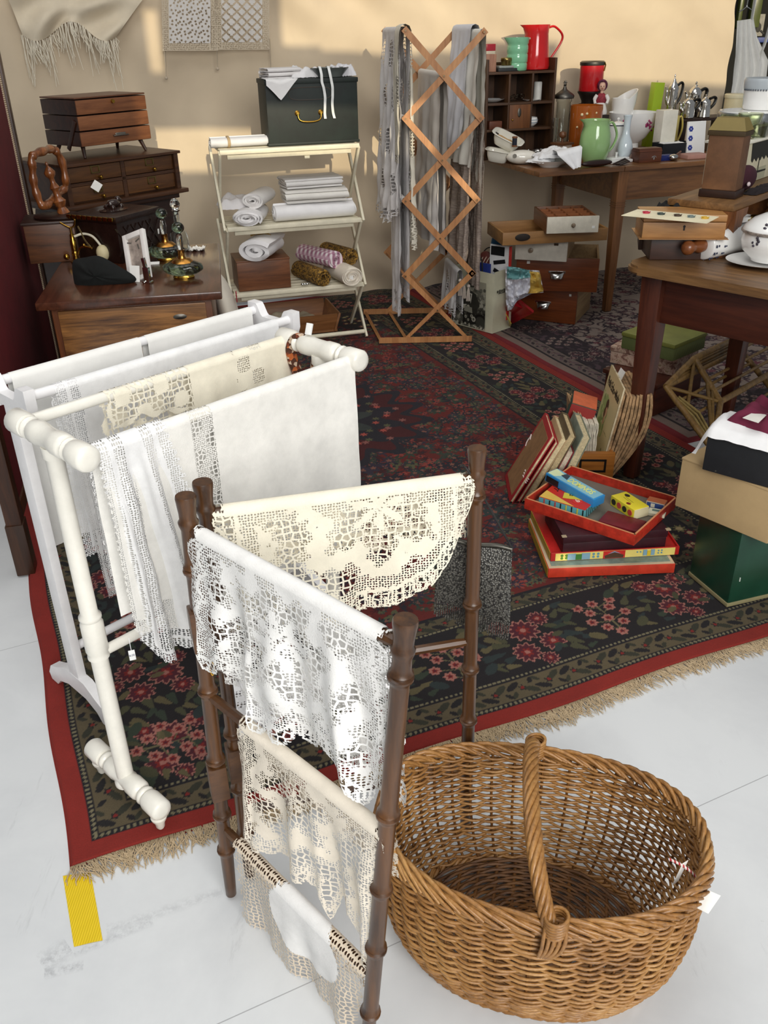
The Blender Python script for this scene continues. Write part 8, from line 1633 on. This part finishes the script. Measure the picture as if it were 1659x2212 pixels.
# ------------------------------------------------------------------ textiles pinned on the fabric wall
def hangq(px0, px1, py0, py1, off=.075): return wp(px0, py0, off), wp(px1, py0, off), wp(px1, py1, off), wp(px0, py1, off)
def panel(name, lab, x0, x1, y1, seed, diamond):
    tl, tr, br, bl = hangq(x0, x1, -18, y1); t = T(name, lab, 'hanging', (bl+br)/2); w_, h_ = (tr-tl).length, (tl-bl).length
    n, m = 90, 100; rows, uvs, at = [], [], []; rg = random.Random(seed); pts = []
    for gx in range(4):
        for gy in range(5):
            cx_, cy_ = w_*(gx+.5)/4, h_*(gy+.5)/5
            if diamond: 
                for k in range(14): a = k/14*4; i_ = int(a); f_ = a-i_; c4 = [(0, 1), (1, 0), (0, -1), (-1, 0), (0, 1)]; pts.append((cx_+(c4[i_][0]*(1-f_)+c4[i_+1][0]*f_)*w_/8, cy_+(c4[i_][1]*(1-f_)+c4[i_+1][1]*f_)*h_/10))
            else:
                for k in range(5): a = 2*PI*k/5+gx+gy; pts.append((cx_+.017*math.cos(a), cy_+.017*math.sin(a)))
                pts.append((cx_+.03, cy_+.02)); pts.append((cx_-.03, cy_+.025))
    for i in range(m+1):
        pr, ur, ar = [], [], []
        for j in range(n+1):
            u_, v_ = j/n, i/m; p = tl.lerp(bl, v_).lerp(tr.lerp(br, v_), u_)+WN*(.004*math.sin(u_*7+seed)); pr.append(p); ur.append((u_*w_, v_*h_)); x, y = u_*w_, v_*h_
            ar.append(3.0 if any((x-a)**2+(y-c)**2 < .0052**2 for a, c in pts) else 0.0)
        rows.append(pr); uvs.append(ur); at.append(ar)
    b = B(180); b.grid(rows, uvs, {'reg': at}); t.w('embroidered_linen', b, lace('d3cfca', .004, .01))
    bo = .034
    for (a, c, d, e) in ((tl-WD*bo, tl, bl+Vector((0, 0, -bo)), bl-WD*bo+Vector((0, 0, -bo))), (tr, tr+WD*bo, br+WD*bo+Vector((0, 0, -bo)), br+Vector((0, 0, -bo))), (bl, br, br+Vector((0, 0, -bo)), bl+Vector((0, 0, -bo)))):
        rw = [[a.lerp(e, i/40).lerp(c.lerp(d, i/40), j/14)+WN*.001 for j in range(15)] for i in range(41)]; W2, H2 = (c-a).length, (e-a).length
        b = B(180); b.grid(rw, [[(j/14*W2, i/40*H2) for j in range(15)] for i in range(41)], {'reg': [[0.0 if j in (0, 14) or i in (0, 40) else 1.0 for j in range(15)] for i in range(41)]}); t.w('lace_border', b, lace('c6b8a2', .0085, .02))
    return t
a = panel('embroidered_hanging', 'hanging white embroidered panel with flower cutwork and beige lace border, left one on the wall', 362, 452, 93, 3, False)
c = panel('embroidered_hanging', 'hanging white embroidered panel with diamond cutwork and beige lace border, right one on the wall', 474, 562, 91, 5, True)
for t, px, py in ((a, 358, 168), (c, 468, 148), (c, 582, 154)):
    e = wp(px, py); s_ = wp(px-4, py-70); b = B(60); b.tube(smooth_path([s_, s_.lerp(e, .5)+WN*.01, e], 6), [.012-.0009*k for k in range(13)], 6, False, .4); b.ball(e, .008); t.w('corner_tassel', b, cloth('b9ab97'))
sh_t = T('fringed_shawl', 'thin cream fringed shawl pinned high on the left of the fabric wall', 'shawl', wp(140, 60)); b = B(180); rows = []
for i in range(25):
    v_ = i/24; row = []
    for j in range(41):
        u_ = j/40; x0, x1 = 10+40*v_, 330-80*v_; yb = 75-10*math.sin(u_*3)+18*math.sin(u_*9)*v_; row.append(wp(x0+(x1-x0)*u_, -30+(yb+30)*v_, .06+.02*math.sin(u_*18+v_*5)*(.3+v_)+.015*math.sin(v_*9+u_*6)))
    rows.append(row)
b.grid(rows); low = rows[-1]; sh_t.w('cloth', b, cloth('d6c9b2')); b = B(60)
for j in range(0, 41):
    for k in range(3): p = low[j]+WD*rnd.uniform(-.012, .012); L_ = rnd.uniform(.05, .16)*(1.4 if j % 9 < 3 else .7); b.tube([p, p+Vector((0, 0, -L_*.5))+WD*rnd.uniform(-.01, .015), p+Vector((0, 0, -L_))+WD*rnd.uniform(-.01, .03)], [.0022, .002, .0012], 4)
sh_t.w('fringe', b, cloth('e2dac8'), kind='stuff')
